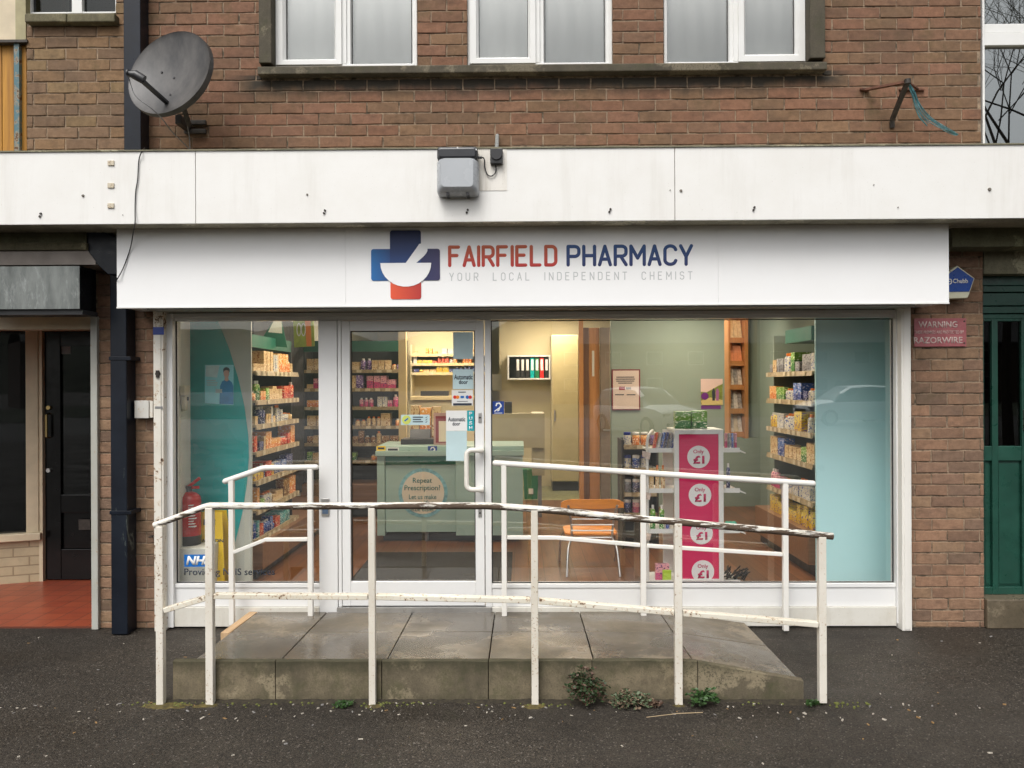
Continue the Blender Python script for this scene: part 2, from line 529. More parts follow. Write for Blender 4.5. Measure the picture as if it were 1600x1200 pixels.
M['rubber'] = P('dark_gasket', (0.02, 0.02, 0.02), 0.7)
M['steel'] = P('brushed_steel', (0.55, 0.54, 0.52), 0.35, metal=1)
M['rust'] = P('rusty_iron', (0.11, 0.045, 0.025), 0.85, 0.5, 30, bs=0.5)
M['darkiron'] = P('dark_pitted_iron', (0.035, 0.028, 0.022), 0.6, 0.5, 30, bs=0.5)
M['cream'] = P('cream_gloss_paint', (0.62, 0.52, 0.36), 0.4, 0.2, 3)
M['green'] = P('dark_green_gloss_paint', (0.012, 0.058, 0.040), 0.32, 0.25, 6)
M['iwall_cream'] = P('cream_interior_paint', (0.62, 0.55, 0.36), 0.8, 0.05, 1)
M['iwall_teal'] = P('sage_interior_paint', (0.25, 0.31, 0.26), 0.8, 0.05, 1)
M['iwall_white'] = P('pale_interior_paint', (0.60, 0.60, 0.53), 0.8, 0.05, 1)
M['ceil'] = P('white_ceiling_paint', (0.72, 0.70, 0.64), 0.9, 0.03, 1)
M['aqua'] = P('pale_aqua_laminate', (0.52, 0.82, 0.83), 0.35, 0.03, 1)
M['counter'] = P('pale_sage_laminate', (0.36, 0.50, 0.43), 0.35, 0.04, 1)
M['teal'] = P('teal_vinyl', (0.0, 0.38, 0.37), 0.3, 0.05, 1)
M['dteal'] = P('deep_green_laminate', (0.02, 0.19, 0.12), 0.35, 0.06, 2)
M['hdr'] = P('green_header_board', (0.008, 0.10, 0.06), 0.5, 0.06, 2)
M['shelfback'] = P('dark_shelf_back', (0.030, 0.028, 0.030), 0.6)
M['shelf'] = P('cream_metal_shelf', (0.36, 0.29, 0.18), 0.45)
M['strip'] = P('price_strip_plastic', (0.34, 0.26, 0.15), 0.35, 0.4, 45)
M['whitemetal'] = P('white_coated_metal', (0.72, 0.72, 0.68), 0.35, 0.04)
M['paper'] = P('white_paper', (0.74, 0.74, 0.72), 0.6, 0.02)
M['palepaper'] = P('pale_blue_sticker', (0.48, 0.62, 0.64), 0.4, 0.06, 6)
M['ink'] = P('dark_ink', (0.02, 0.03, 0.05), 0.5, 0)
M['pink'] = P('magenta_card', (0.62, 0.010, 0.10), 0.4, 0.03, 1)
M['orangew'] = wood('orange_varnished_plywood', (0.72, 0.22, 0.015), (0.92, 0.33, 0.03), 0.3)
M['floorwood'] = wood('brown_plank_floor', (0.11, 0.042, 0.018), (0.20, 0.085, 0.036), 0.32, planks=0.12, axis='y')
M['plinthwood'] = wood('brown_laminate_plinth', (0.18, 0.085, 0.04), (0.27, 0.14, 0.07), 0.4)
M['doorwood'] = wood('brown_varnished_door', (0.12, 0.06, 0.035), (0.2, 0.11, 0.065), 0.4, axis='z')
M['rackwood'] = wood('golden_rack_wood', (0.42, 0.19, 0.06), (0.55, 0.27, 0.1), 0.4, axis='z')
M['mat'] = P('dark_mat_fibre', (0.020, 0.017, 0.014), 0.95, 0.4, 60, bs=0.6, bscale=300)
M['lino'] = P('green_lino', (0.25, 0.25, 0.13), 0.4, 0.1)
M['red'] = P('red_gloss_paint', (0.42, 0.012, 0.012), 0.22, 0.05)
M['yellow'] = P('yellow_plastic', (0.9, 0.60, 0.01), 0.35, 0.05)
M['blue'] = P('bright_blue_vinyl', (0.005, 0.13, 0.45), 0.35, 0.02)
M['white'] = P('white_plastic', (0.76, 0.76, 0.73), 0.35, 0.04)
M['beige'] = P('beige_plastic', (0.50, 0.45, 0.33), 0.45, 0.05)
M['orangev'] = P('orange_print', (0.8, 0.23, 0.02), 0.4, 0.02)
M['greenpl'] = P('green_plastic', (0.01, 0.16, 0.06), 0.4, 0.05)
M['redp'] = P('red_print', (0.6, 0.02, 0.02), 0.4, 0.02)
M['grey'] = P('grey_plastic', (0.2, 0.2, 0.2), 0.45, 0.06)

# ================================================================== SETTING
def gz(x, y):                                   # ground falls gently away from the shop, then lies flat
    if y >= 0: return 0.0
    return -0.064 * min(-y, 2.4)
def build_ground():
    mb = MB()
    xs = [-400, -60, -12] + [-6 + i * 0.5 for i in range(25)] + [12, 60, 400]
    ys = [-600, -200, -60, -24, -18.0] + [-12, -8, -5, -3.4, -2.4, -1.8, -1.2, -0.6, 0.0, 0.3, 12]
    rnd = random.Random(3)
    for y in ys:
        for x in xs:
            j = rnd.uniform(-0.004, 0.004) if (-6 < x < 6 and -2.4 < y < -0.3) else 0
            mb.v.append((x, y, gz(x, y) + j - (0.02 if y > 0.2 else 0)))
    n = len(xs)
    for i in range(len(ys) - 1):
        for k in range(n - 1):
            mb.f.append([i*n+k, i*n+k+1, (i+1)*n+k+1, (i+1)*n+k]); mb.m.append(0); mb.sm.append(True)
    return mb.build('pavement', M['asphalt'], kind='structure')
build_ground()
# what lies behind the camera and shows only as reflections in the glass: road, verge, terrace, hill
GZ = -0.154
mb = MB(); mb.box(-200, 200, -34, -20, GZ - 0.1, GZ + 0.006)
mb.build('road', P('road_asphalt', (0.03, 0.03, 0.03), 0.6, 0.2, 4), kind='structure')
mb = MB(); mb.box(-200, 200, -60, -35.5, GZ - 0.1, GZ + 0.02)
mb.build('grass_verge', P('verge_grass', (0.022, 0.035, 0.012), 0.9, 0.4, 3), kind='structure')
def hill():
    mb = MB(); rnd = random.Random(5)
    nx, ny = 90, 8
    for j in range(ny):
        for i in range(nx):
            x = -320 + i * 640 / (nx - 1)
            h = 27 + 6 * math.sin(x / 62 + 0.6) + 5 * math.sin(x / 23) + 2.2 * math.sin(x / 7.5)
            f = math.sin(min(1, j / (ny - 2)) * math.pi / 2)
            mb.v.append((x, -190 - j * 22, -1 + h * f + rnd.uniform(-0.9, 0.9) * f))
    for j in range(ny - 1):
        for i in range(nx - 1):
            mb.f.append([j*nx+i, (j+1)*nx+i, (j+1)*nx+i+1, j*nx+i+1]); mb.m.append(0); mb.sm.append(True)
    mb.build('wooded_hill', P('hillside_woodland', (0.035, 0.045, 0.025), 0.95, 0.4, 0.2), kind='structure')
hill()
def terrace(name, x0, x1, y, label):
    t = thing(name, label, 'house', ((x0 + x1) / 2, y, GZ), 'terraced houses across the road')
    mb = MB(); mb.box(x0, x1, y - 8, y, GZ, 5.2)
    wl = mb.build('wall', P('terrace_brick', (0.09, 0.055, 0.04), 0.9, 0.2, 2), t)
    mb = MB(); mb.prismx([(y + 0.4, 5.1), (y - 4, 7.6), (y - 8.4, 5.1), (y - 8.4, 4.95), (y - 4, 7.4), (y + 0.4, 4.95)][::-1], x0, x1)
    rf = mb.build('roof', P('roof_slate', (0.07, 0.07, 0.075), 0.7, 0.2, 3), t)
    mb = MB(); mb.box(x1 - 0.9, x1 - 0.05, y - 4.4, y - 3.6, 7.0, 8.5)
    for k in range(2): mb.lathe([(0.12, 0), (0.1, 0.4)], x1 - 0.65 + k * 0.35, y - 4, 8, cz=8.5)
    mb.build('chimney', P('terrace_brick', 0), rf)
    for k in range(4):
        wx = x0 + 0.9 + (k % 2) * (x1 - x0) / 2; wz = 0.9 if k < 2 else 3.2
        if k == 1:
            mb = MB(); mb.box(wx, wx + 0.9, y - 0.05, y + 0.04, GZ + 0.1, 2.1)
            mb.build('door', M['green'], t); continue
        mb = MB(); mb.box(wx, wx + 1.4, y - 0.02, y + 0.03, wz, wz + 1.2)
        f = mb.build('window', P('terrace_frame', (0.25, 0.25, 0.24), .5), t)
        mb = MB(); mb.box(wx + 0.08, wx + 1.32, y + 0.031, y + 0.04, wz + 0.08, wz + 1.12)
        mb.build('pane', M['blackgloss'], f)
for i in range(6):
    terrace('terraced_house', 3 + i * 7.2, 3 + (i + 1) * 7.2 - 0.01, -62, 'brick terraced house across the road, seen only as a faint reflection in the shop glass')

def car(loc, ang, label):
    # built along +X (front), then turned
    t = thing('parked_car', label, 'car', loc, 'white cars parked across the road')
    Lh = 2.2
    st = [(-2.2,.45,.85,1.0,.70,.60),(-2.1,.30,.95,1.30,.86,.60),(-1.75,.24,.98,1.58,.90,.62),(-.6,.22,.98,1.66,.91,.64),
          (.35,.22,.97,1.60,.91,.62),(.75,.22,.97,1.35,.91,.66),(1.15,.22,.96,1.04,.90,.74),(1.75,.24,.90,.96,.88,.70),(2.1,.28,.78,.84,.82,.60),(2.2,.36,.62,.70,.66,.5)]
    mb = MB(); n = 10
    for x, zl, zb, zt, wb, wt in st:
        pts = [(-wb*.9,zl),(-wb,(zl+zb)/2),(-wb*.98,zb),(-wt*1.06,zt-.07),(-wt*.8,zt),(wt*.8,zt),(wt*1.06,zt-.07),(wb*.98,zb),(wb,(zl+zb)/2),(wb*.9,zl)]
        mb.v += [(x, a, b) for a, b in pts]
    for i in range(len(st) - 1):
        for j in range(n):
            k = (j + 1) % n
            mb.f.append([i*n+j, i*n+k, (i+1)*n+k, (i+1)*n+j])
            g = (j in (2, 6) and 1 <= i <= 5) or (i == 5 and j in (3, 4, 5)) or (i == 4 and j == 4) or (i == 1 and j in (3, 4, 5))
            mb.m.append(1 if g else 0); mb.sm.append(True)
    mb.f.append(list(reversed(range(n)))); mb.m.append(0); mb.sm.append(False)
    mb.f.append([(len(st)-1)*n + j for j in range(n)]); mb.m.append(0); mb.sm.append(False)
    parts = [('body', mb, [P('white_car_paint', (0.85, 0.86, 0.87), 0.15, 0.02, 2, bs=0), M['blackgloss']])]
    for x in (-1.4, 1.38):
        for s in (-1, 1):
            m2 = MB(); m2.tube([(x, s * .72, .33), (x, s * .93, .33)], .33, 24)
            parts.append(('wheel', m2, M['black']))
            m3 = MB(); m3.tube([(x, s * .925, .33), (x, s * .94, .33)], .22, 16)
            parts.append(('rim', m3, M['steel']))
    for s in (-1, 1):
        m2 = MB(); m2.box(2.0, 2.16, s * .5, s * .78, .66, .78); parts.append(('headlight', m2, M['steel']))
        m2 = MB(); m2.box(2.12, 2.2, s * .42, s * .66, .36, .46); parts.append(('fog_lamp', m2, M['black']))
    m2 = MB(); m2.box(2.1, 2.225, -.42, .42, .54, .68); parts.append(('grille', m2, M['black']))
    rot = Matrix.Rotation(ang, 4, 'Z')
    last = None
    for nm, m2, mt in parts:
        m2.v = [tuple(rot @ Vector(p) + Vector(loc)) for p in m2.v]
        last_o = m2.build(nm, mt, t if nm != 'rim' else None)
        if nm == 'wheel': last = last_o
        if nm == 'rim': attach(last_o, last)
car((4.5, -22.3, GZ), R(64), 'white family car parked across the road, reflected head on in the big window')
car((14.0, -27.5, GZ + .01), R(172), 'white estate car parked across the road, reflected side on in the aqua panel')

def bare_tree(x, y, h, label):
    t = thing('bare_tree', label, 'tree', (x, y, GZ), 'bare winter trees behind the camera')
    rnd = random.Random(int(x * 10)); bk = P('dark_bark', (0.05, 0.04, 0.03), 0.95, 0.3, 8)
    tr = MB(); cr = MB()
    def grow(p, d, r, L, lev):
        q = p + d * L
        mid = (p + q) / 2 + Vector((rnd.uniform(-1,1), rnd.uniform(-1,1), 0)) * L * .06
        (tr if lev == 0 else cr).tube([p, mid, q], [r, r * .82, r * .62], 6 if lev < 3 else 4)
        if lev >= 7: return
        for k in range(3 if lev < 6 else 2):
            a = Vector((rnd.uniform(-1, 1), rnd.uniform(-1, 1), rnd.uniform(-.2, .9))).normalized()
            grow(q if k else (p + q) / 2 if lev else q, (d * .85 + a * .75).normalized(), r * .56, L * rnd.uniform(.66, .82), lev + 1)
    grow(Vector((x, y, GZ)), Vector((0, 0, 1)), .16, h * .24, 0)
    tr.build('trunk', bk, t); cr.build('crown', bk, t)
bare_tree(13.2, -15.5, 17, 'bare branching winter tree whose branches show in the upper window glass by the brick edge')

# ================================================================== THE BRICK BUILDING
BLD = thing('brick_building', 'brown brick shop building with a white canopy and first floor windows', 'building', (0, 0.5, 0))

def brickwork(name, regions, holes, mt, palette, seed, Y=0.0, stagger=0.5, parent=BLD, mortar_x=None):
    CZ = 0.0752; PX = 0.2127
    z_ref = at(800, 140, 0).z % CZ
    rnd = random.Random(seed)
    mb = MB()
    for (x0, x1, z0, z1) in regions:
        k0 = int((z0 - z_ref) / CZ) - 1; k1 = int((z1 - z_ref) / CZ) + 1
        for k in range(k0, k1 + 1):
            za, zb = z_ref + k * CZ, z_ref + (k + 1) * CZ
            za2, zb2 = max(za, z0), min(zb, z1)
            if zb2 - za2 < 0.012: continue
            segs = [(x0, x1)]
            for hx0, hx1, hz0, hz1 in holes:
                if (za2 + zb2) / 2 > hz0 and (za2 + zb2) / 2 < hz1:
                    ns = []
                    for a, b in segs:
                        if hx1 <= a or hx0 >= b: ns.append((a, b))
                        else:
                            if hx0 > a: ns.append((a, hx0))
                            if hx1 < b: ns.append((hx1, b))
                    segs = ns
            for a, b in segs:
                off = ((k % 2) * stagger * PX) + rnd.uniform(-0.004, 0.004)
                i0 = int(math.floor((a - off) / PX)) - 1
                x = i0 * PX + off
                while x < b:
                    bx0, bx1 = max(x, a), min(x + PX, b)
                    if bx1 - bx0 > 0.02:
                        g = 0.005 * rnd.uniform(0.75, 1.2)
                        u0, u1 = bx0 + g * (1 if bx0 == x else .2), bx1 - g * (1 if bx1 < b else .2)
                        v0, v1 = za2 + 0.0042 * rnd.uniform(.7, 1.3), zb2 - 0.0042 * rnd.uniform(.7, 1.3)
                        yj = Y - rnd.uniform(0.0, 0.004)
                        e = 0.003
                        # chipped, slightly wavy outline
                        def J(): return rnd.uniform(-0.0016, 0.0016)
                        m = (u0 + u1) / 2
                        out = [(u0+J(), v0+J()), (m, v0+J()*1.5), (u1+J(), v0+J()), (u1+J(), (v0+v1)/2), (u1+J(), v1+J()), (m, v1+J()*1.5), (u0+J(), v1+J()), (u0+J(), (v0+v1)/2)]
                        inn = [(p[0] + (e if p[0] < m - .001 else -e if p[0] > m + .001 else 0), p[1] + (e if p[1] < (v0+v1)/2 - .006 else -e if p[1] > (v0+v1)/2 + .006 else 0)) for p in out]
                        base = len(mb.v)
                        mb.v += [(p[0], Y + 0.012, p[1]) for p in out] + [(p[0], yj + 0.002, p[1]) for p in out] + [(p[0], yj, p[1]) for p in inn]
                        fs = [[base + 16 + i for i in range(8)]]
                        for i in range(8):
                            j = (i + 1) % 8
                            fs.append([base + i, base + j, base + 8 + j, base + 8 + i])
                            fs.append([base + 8 + i, base + 8 + j, base + 16 + j, base + 16 + i])
                        c = rnd.choice(palette); vv = rnd.uniform(0.88, 1.1)
                        c = tuple(q * vv for q in c)
                        for f in fs: mb.f.append(f); mb.m.append(0); mb.sm.append(False); mb.col.append(c)
                    x += PX
        # mortar bed behind the brick faces
        segs = [(x0, x1, z0, z1)]
        for hx0, hx1, hz0, hz1 in holes:
            ns = []
            for a, b, c0, c1 in segs:
                if hx1 <= a or hx0 >= b or hz1 <= c0 or hz0 >= c1: ns.append((a, b, c0, c1)); continue
                if hx0 > a: ns.append((a, hx0, c0, c1))
                if hx1 < b: ns.append((hx1, b, c0, c1))
                xa, xb = max(a, hx0), min(b, hx1)
                if hz0 > c0: ns.append((xa, xb, c0, hz0))
                if hz1 < c1: ns.append((xa, xb, hz1, c1))
            segs = ns
        for a, b, c0, c1 in segs:
            n0 = len(mb.f)
            mb.box(a + .001, b - .001, Y + 0.0035, Y + 0.20, c0 + .0005, c1 - .0005, 1)
            mb.col += [(1, 1, 1)] * (len(mb.f) - n0)
    return mb.build(name, [mt, M['mortar']], parent)

PAL_UP = [(0.262,.140,.088),(0.245,.132,.084),(0.27,.137,.087),(0.232,.130,.083),(0.25,.147,.088),(0.225,.133,.082),(0.258,.134,.088)]
PAL_LEFT = [(0.26,.155,.09),(0.225,.138,.09),(0.265,.17,.095),(0.225,.138,.09)]
PAL_LO = [(0.29,.175,.115),(0.275,.163,.11),(0.31,.18,.118),(0.25,.152,.106),(0.22,.14,.1),(0.31,.195,.125)]

C_TOP, C_BOT = at(800, 232.5, -0.5).z, at(800, 346, -0.5).z
WIN_TOP = 5.05
xl = at(42, 150).x; xr = at(1533, 150).x; x205 = at(206, 150).x
sx0, sx1 = at(404, 60, -.055).x, at(1290, 60, -.055).x
sz = at(800, 119, 0).z                                  # underside of the stone surround
wz0 = at(800, 103, 0).z
wins = [(428, 652), (730, 957), (1037, 1261)]
WX = [(at(a, 60).x, at(b, 60).x) for a, b in wins]
holes_up = [(sx0, WX[0][0], sz, WIN_TOP), (WX[2][1], sx1, sz, WIN_TOP), (sx0, sx1, sz, wz0)] + [(a, b, wz0 - 0.01, WIN_TOP) for a, b in WX]
holes_up.append((sx0, sx1, WIN_TOP, WIN_TOP + 0.14))
brickwork('upper_brick_wall', [(x205, xr, C_BOT - 0.05, 5.9)], holes_up,
          brick_material('upper_bricks', (.90, .92, .88), 0.4, sz - 0.11), PAL_UP, 11)
lw_hole = (at(40, 10).x, at(181, 10).x, at(110, 34).z, WIN_TOP)
brickwork('left_upper_brick_wall', [(xl, x205 - .002, C_BOT - 0.05, 5.9)], [lw_hole],
          brick_material('left_upper_bricks', (.95, .99, .93), 0.4), PAL_LEFT, 12, stagger=0.42)
pl0, pl1 = at(150, 700).x, at(241, 700).x
pr0, pr1 = at(1424, 700).x, at(1537, 700).x
bm_low = brick_material('pier_bricks', (.97, .98, .94), 0.25)
brickwork('left_brick_pier', [(pl0, pl1, 0.0, C_BOT - 0.051)], [], bm_low, PAL_LO, 13)
brickwork('right_brick_pier', [(pr0, pr1, 0.0, C_BOT - 0.051)], [], bm_low, PAL_LO, 14)
# backing behind the sign, between the piers, and the building's flanks and roof
mb = MB(); mb.box(pl1, pr0, 0.06, 0.2, at(800, 486).z, C_BOT - 0.052)
mb.build('lintel', M['render'], BLD)
mb = MB(); mb.box(-7.5, 7.5, 0.25, 9.0, 5.9, 6.05); mb.build('roof', P('flat_roof_felt', (0.06, 0.06, 0.06), 0.9), BLD)

# stone surround of the three windows
def surround():
    mb = MB()
    Y0, Y1 = -0.055, 0.10
    a, b = sx0, WX[0][0]
    mb.box(a, b - .0, Y0, Y1, wz0 + .012, WIN_TOP)
    mb.box(WX[2][1], sx1, Y0, Y1, wz0 + .012, WIN_TOP)
    mb.box(sx0, sx1, Y0, Y1, WIN_TOP, WIN_TOP + 0.14)
    # sloping sill
    mb.prismx([(Y0 - .012, sz), (Y0 - .012, wz0 - .018), (0.03, wz0 + .010), (Y1, wz0 + .010), (Y1, sz)][::-1], sx0 - .006, sx1 + .006)
    o = mb.build('stone_surround', M['stone'], BLD, bev=.006)
surround()

def casement(px, wide_left, parent=BLD, Y=0.035, ztop=WIN_TOP - .002, label=None):
    """one two-light window: px = outer0, pane L0, L1, pane R0, R1, outer1, bottoms of frame / left pane / right pane"""
    o0, l0, l1, r0, r1, o1, zb, zl, zr = px
    X = lambda p: at(p, 60, Y).x
    Z = lambda p: at((o0 + o1) / 2, p, Y).z
    t = MB(); f = .022
    # outer frame ring
    x0, x1, z0 = X(o0) + .001, X(o1) - .001, Z(zb)
    mid = (l1 + r0) / 2 + (1.5 if wide_left else -1.5)
    t.box(x0, x0 + f, Y, Y + .06, z0, ztop); t.box(x1 - f, x1, Y, Y + .06, z0, ztop)
    t.box(x0 + f, x1 - f, Y, Y + .06, z0, z0 + f); t.box(x0 + f, x1 - f, Y, Y + .06, ztop - f, ztop)
    t.box(X(mid) - f * .8, X(mid) + f * .8, Y + .001, Y + .06, z0 + f, ztop - f)
    fr = t.build('window', M['upvc'], parent, bev=.004)
    # lights: opening sash stands proud with wide mitred profile, the fixed light is beaded
    for a, b, zz, sash in ((l0, l1, zl, wide_left), (r0, r1, zr, not wide_left)):
        s = MB(); xa, xb, zc = X(a), X(b), Z(zz)
        if a == l0: oa, ob = x0 + f * .75, X(mid) - f * .6
        else: oa, ob = X(mid) + f * .6, x1 - f * .75
        oz = z0 + f * .7 if sash else z0 + f
        if not sash:
            oa = max(oa, x0 + f) if a == l0 else X(mid) + f * .8; ob = X(mid) - f * .8 if a == l0 else x1 - f
        yy = Y - .014 if sash else Y + .012
        ti = ztop - f - .03
        ot = ztop - f
        for q in (([(oa, oz), (ob, oz), (xb, zc), (xa, zc)]), ([(ob, oz), (ob, ot), (xb, ti), (xb, zc)]),
                  ([(ob, ot), (oa, ot), (xa, ti), (xb, ti)]), ([(oa, ot), (oa, oz), (xa, zc), (xa, ti)])):
            # outer edge proud, inner edge chamfered back
            P0, P1, P2, P3 = q
            cx = lambda A, B, k: (A[0] + (B[0] - A[0]) * k, A[1] + (B[1] - A[1]) * k)
            I1, I0 = cx(P1, P2, .7), cx(P0, P3, .7)
            vs = [(P0[0], yy, P0[1]), (P1[0], yy, P1[1]), (I1[0], yy, I1[1]), (I0[0], yy, I0[1]),
                  (P2[0], yy + .018, P2[1]), (P3[0], yy + .018, P3[1]),
                  (P0[0], Y + .045, P0[1]), (P1[0], Y + .045, P1[1]), (P2[0], Y + .045, P2[1]), (P3[0], Y + .045, P3[1])]
            s.add(vs, [(0,1,2,3),(3,2,4,5),(0,6,7,1),(5,4,8,9),(6,9,8,7),(1,7,8,4,2),(0,3,5,9,6)])
        sh = s.build('sash', M['upvc'], fr)
        g = MB(); g.box(xa - .004, xb + .004, Y + .0235, Y + .0275, zc - .004, ti + .004)
        g.build('pane', M['glass'], fr)
        k = MB(); gw = .006
        for bx in ((xa - .001, xa + gw * .6), (xb - gw * .6, xb + .001)): k.box(bx[0], bx[1], Y + .0175, Y + .0232, zc, ti)
        k.box(xa + gw * .6, xb - gw * .6, Y + .0175, Y + .0232, zc - .001, zc + gw * .6)
        k.build('gasket', M['rubber'], fr)
    c = MB()      # net curtain hanging behind the glass
    n = 80
    rnd = random.Random(int(o0)); ph = rnd.uniform(0, 6)
    for i in range(n + 1):
        x = x0 + .03 + (x1 - x0 - .06) * i / n
        y = Y + .05 + .006 * math.sin(i * .17 + ph) + .003 * math.sin(i * .61 + ph)
        c.v += [(x, y, z0 + .0), (x, y, ztop)]
    for i in range(n):
        c.f.append([2*i, 2*i+2, 2*i+3, 2*i+1]); c.m.append(0); c.sm.append(True)
    nc = c.build('net_curtain', M['netcurtain'], parent)
    sm = nc.modifiers.new('s', 'SOLIDIFY'); sm.thickness = .002
    return fr
M['netcurtain'] = P('pale_net_curtain', (0.55, 0.56, 0.54), 0.85, 0.03, 1, bs=0)
casement((428, 446.5, 522.5, 549, 643, 652, 105, 92, 100), True)
casement((730, 748, 825, 851.5, 945, 957, 103, 89, 98), True)
casement((1037, 1042, 1138, 1165, 1242, 1261, 101, 97, 85), False)
# room shells behind the upper windows so that nothing shows through
mb = MB(); mb.box(-3.9, 5.2, 0.6, 0.65, 3.1, 5.8); mb.build('upper_room_wall', M['iwall_white'], BLD)
mb = MB(); mb.box(-7.4, 7.4, 0.24, 4.5, C_BOT + 0.05, C_BOT + 0.2); mb.build('upper_floor_slab', M['ceil'], BLD)

# the small window at the far left, with its lichened sill, cream frame and orange boarding
def left_bay():
    Y = 0.07
    x0, x1 = lw_hole[0], lw_hole[1]; z0 = at(110, 21, Y).z
    m = MB()
    X = lambda p: at(p, 10, Y).x
    for a, b in ((40, 48), (112, 128), (180, 183)):
        m.box(X(a), X(b), Y, Y + .06, z0, WIN_TOP)
    m.box(X(48), X(112), Y + .002, Y + .06, z0, z0 + .012); m.box(X(128), X(180), Y + .002, Y + .06, z0, z0 + .012)
    fr = m.build('window', M['upvc'], BLD, bev=.003)
    for a, b in ((48, 112), (128, 180)):
        g = MB(); g.box(X(a), X(b), Y + .03, Y + .036, z0, WIN_TOP); g.build('pane', M['darkglass'], fr)
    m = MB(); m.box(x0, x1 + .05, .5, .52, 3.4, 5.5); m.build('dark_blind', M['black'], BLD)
    m = MB(); a = rc(38, 20.5, 104, 34, -.06); b = rc(104, 20.5, 179, 34, -.06)
    m.box(a[0], a[1] - .003, -.06, .069, a[2], a[3]); m.box(b[0] + .001, b[1], -.06, .069, b[2], b[3])
    s = m.build('sill', M['lichen'], fr, bev=.008, seg=3)
    # cream panel and green-grey post left of it
    m = MB(); a = rc(-60, -60, 24, 62, .04); m.box(a[0], a[1], .04, .2, a[2], WIN_TOP + .3)
    m.build('cream_panel', M['cream'], BLD)
    m = MB(); a = rc(24, -60, 40, 62, .02); m.box(a[0], a[1], .02, .2, a[2], WIN_TOP + .3)
    m.build('panel_post', P('olive_cream_paint', (0.32, 0.28, 0.15), 0.5, .2), BLD)
    m = MB(); a = rc(-60, 62, 42, 66, -.02); m.box(a[0], a[1], -.02, .2, a[2], a[3]); m.build('ledge', M['darkiron'], BLD)
    for a, b in ((-60, 3), (4, 22), (30, 42)):
        m = MB(); q = rc(a, 66.5, b, 300, .03); m.box(q[0], q[1] - .002, .03, .2, q[2], q[3])
        m.build('orange_boarding', wood('peeling_orange_board', (0.22, 0.09, 0.008), (0.52, 0.25, 0.025), 0.6, axis='z', gs=2) if 'ob' not in M else M['ob'], BLD)
    m = MB(); q = rc(22, 66.5, 30, 300, .0); m.box(q[0], q[1], .0, .2, q[2], q[3])
    m.build('blue_post', white_paint('flaking_blue_paint', (0.07, 0.15, 0.17), .3, 1.2, 14, thr=.6), BLD)
left_bay()

# the tall window at the right edge
def right_window():
    Y = 0.03; ztop = 5.0
    X = lambda p: at(p, 60, Y).x
    Z = lambda p: at(1566, p, Y).z
    m = MB()
    zb = Z(250)
    m.box(X(1532.5), X(1536), Y - .02, Y + .06, zb, ztop)
    m.box(X(1536), X(1700), Y, Y + .06, Z(51), Z(37)); m.box(X(1536), X(1700), Y - .012, Y + .06, Z(72), Z(52))
    m.box(X(1695), X(1702), Y - .01, Y + .06, zb, ztop)
    fr = m.build('window', M['upvc'], BLD, bev=.004)
    g = MB(); g.box(X(1536), X(1695), Y + .02, Y + .026, zb, Z(72)); g.build('pane', M['rglass'], fr)
    g = MB(); g.box(X(1536), X(1695), Y + .02, Y + .026, Z(37), ztop); g.build('pane', M['rglass'], fr)
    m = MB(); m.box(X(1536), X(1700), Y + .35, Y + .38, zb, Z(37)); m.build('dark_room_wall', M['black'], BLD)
    m = MB(); m.box(X(1536), X(1700), Y + .15, Y + .16, Z(20), ztop); m.build('roller_blind', P('green_cream_blind', (0.45, 0.48, 0.36), 0.8, .05), BLD)
M['rglass'] = glass('reflective_window_glass', (.5, .5, .5), 0.30)
right_window()
mb = MB(); a = at(1702, 60).x; mb.box(a, a + 2.5, 0, .2, C_TOP - .3, 5.9); mb.build('end_wall', M['mortar'], BLD)
mb = MB(); a = at(-62, 60).x; mb.box(a - 2.5, a, 0, .2, C_TOP - .3, 5.9); mb.build('end_wall', M['mortar'], BLD)

# ------------------------------------------------------------------ white canopy
def canopy():
    XL, XR = -6.5, 6.5
    m = MB(); m.box(XL, XR, -.485, -.01, C_BOT + .004, C_TOP - .012)
    core = m.build('canopy', M['soffit'], BLD)
    seams = [XL, at(305.5, 290, -.5).x, at(1054.5, 290, -.5).x, XR]
    for i in range(3):
        m = MB(); a, b = seams[i] + .0018, seams[i + 1] - .0018
        dz = (0, .0, .0)[i]
        m.box(a, b, -.5, -.487, C_BOT, C_TOP + dz)
        m.build('fascia_panel', M['paint'], core, bev=.002)
    q = rc(694, 232.5, 792, 298, -.503)
    m = MB(); m.box(q[0], q[1], -.503, -.5006, q[2], q[3]); m.build('patch_panel', M['patch'], core)
    m = MB(); m.box(XL, XR, -.508, -.48, C_TOP + .001, C_TOP + .009); m.build('top_trim', M['render'], core)
    for (px, py) in ((63, 336), (507, 331), (730, 330), (953, 329), (1178, 326), (1401, 323), (286, 334)):
        if px in (286, 1401): continue
        m = MB(); c = at(px, py, -.503)
        for d in (-1, 1):
            m.lathe([(.0, -.0001), (.0065, 0), (.0065, .008)], 0, 0, 10)
            k = len(m.v) - 30
            for i in range(k, len(m.v)):
                x, y, z = m.v[i]; m.v[i] = (c.x + x + d * .003, -.5 - z, c.z + y + d * .008)
        m.build('bolt', M['darkiron'], core)
    for (px, py, r) in ((130, 306, .010), (1064, 298, .010), (1546, 296, .012), (480, 304, .007), (1047, 297, .004), (1403, 324, .004), (1365, 289, .003), (192, 336, .003)):
        m = MB(); c = at(px, py, -.5)
        m.tube([(c.x, -.497, c.z), (c.x, -.507, c.z)], [r, r * .7], 10)
        m.build('screw_head', M['screw'], core)
    for py in (255, 290, 321.5):
        m = MB(); q = rc(168.5, py - 3.8, 178.5, py + 3.8, -.502)
        m.box(q[0], q[1], -.508, -.4995, q[2], q[3])
        m.build('fixing_plate', M['platerust'], core, bev=.002)
M['soffit'] = concrete('stained_cream_soffit', (0.50, 0.47, 0.36), .25)
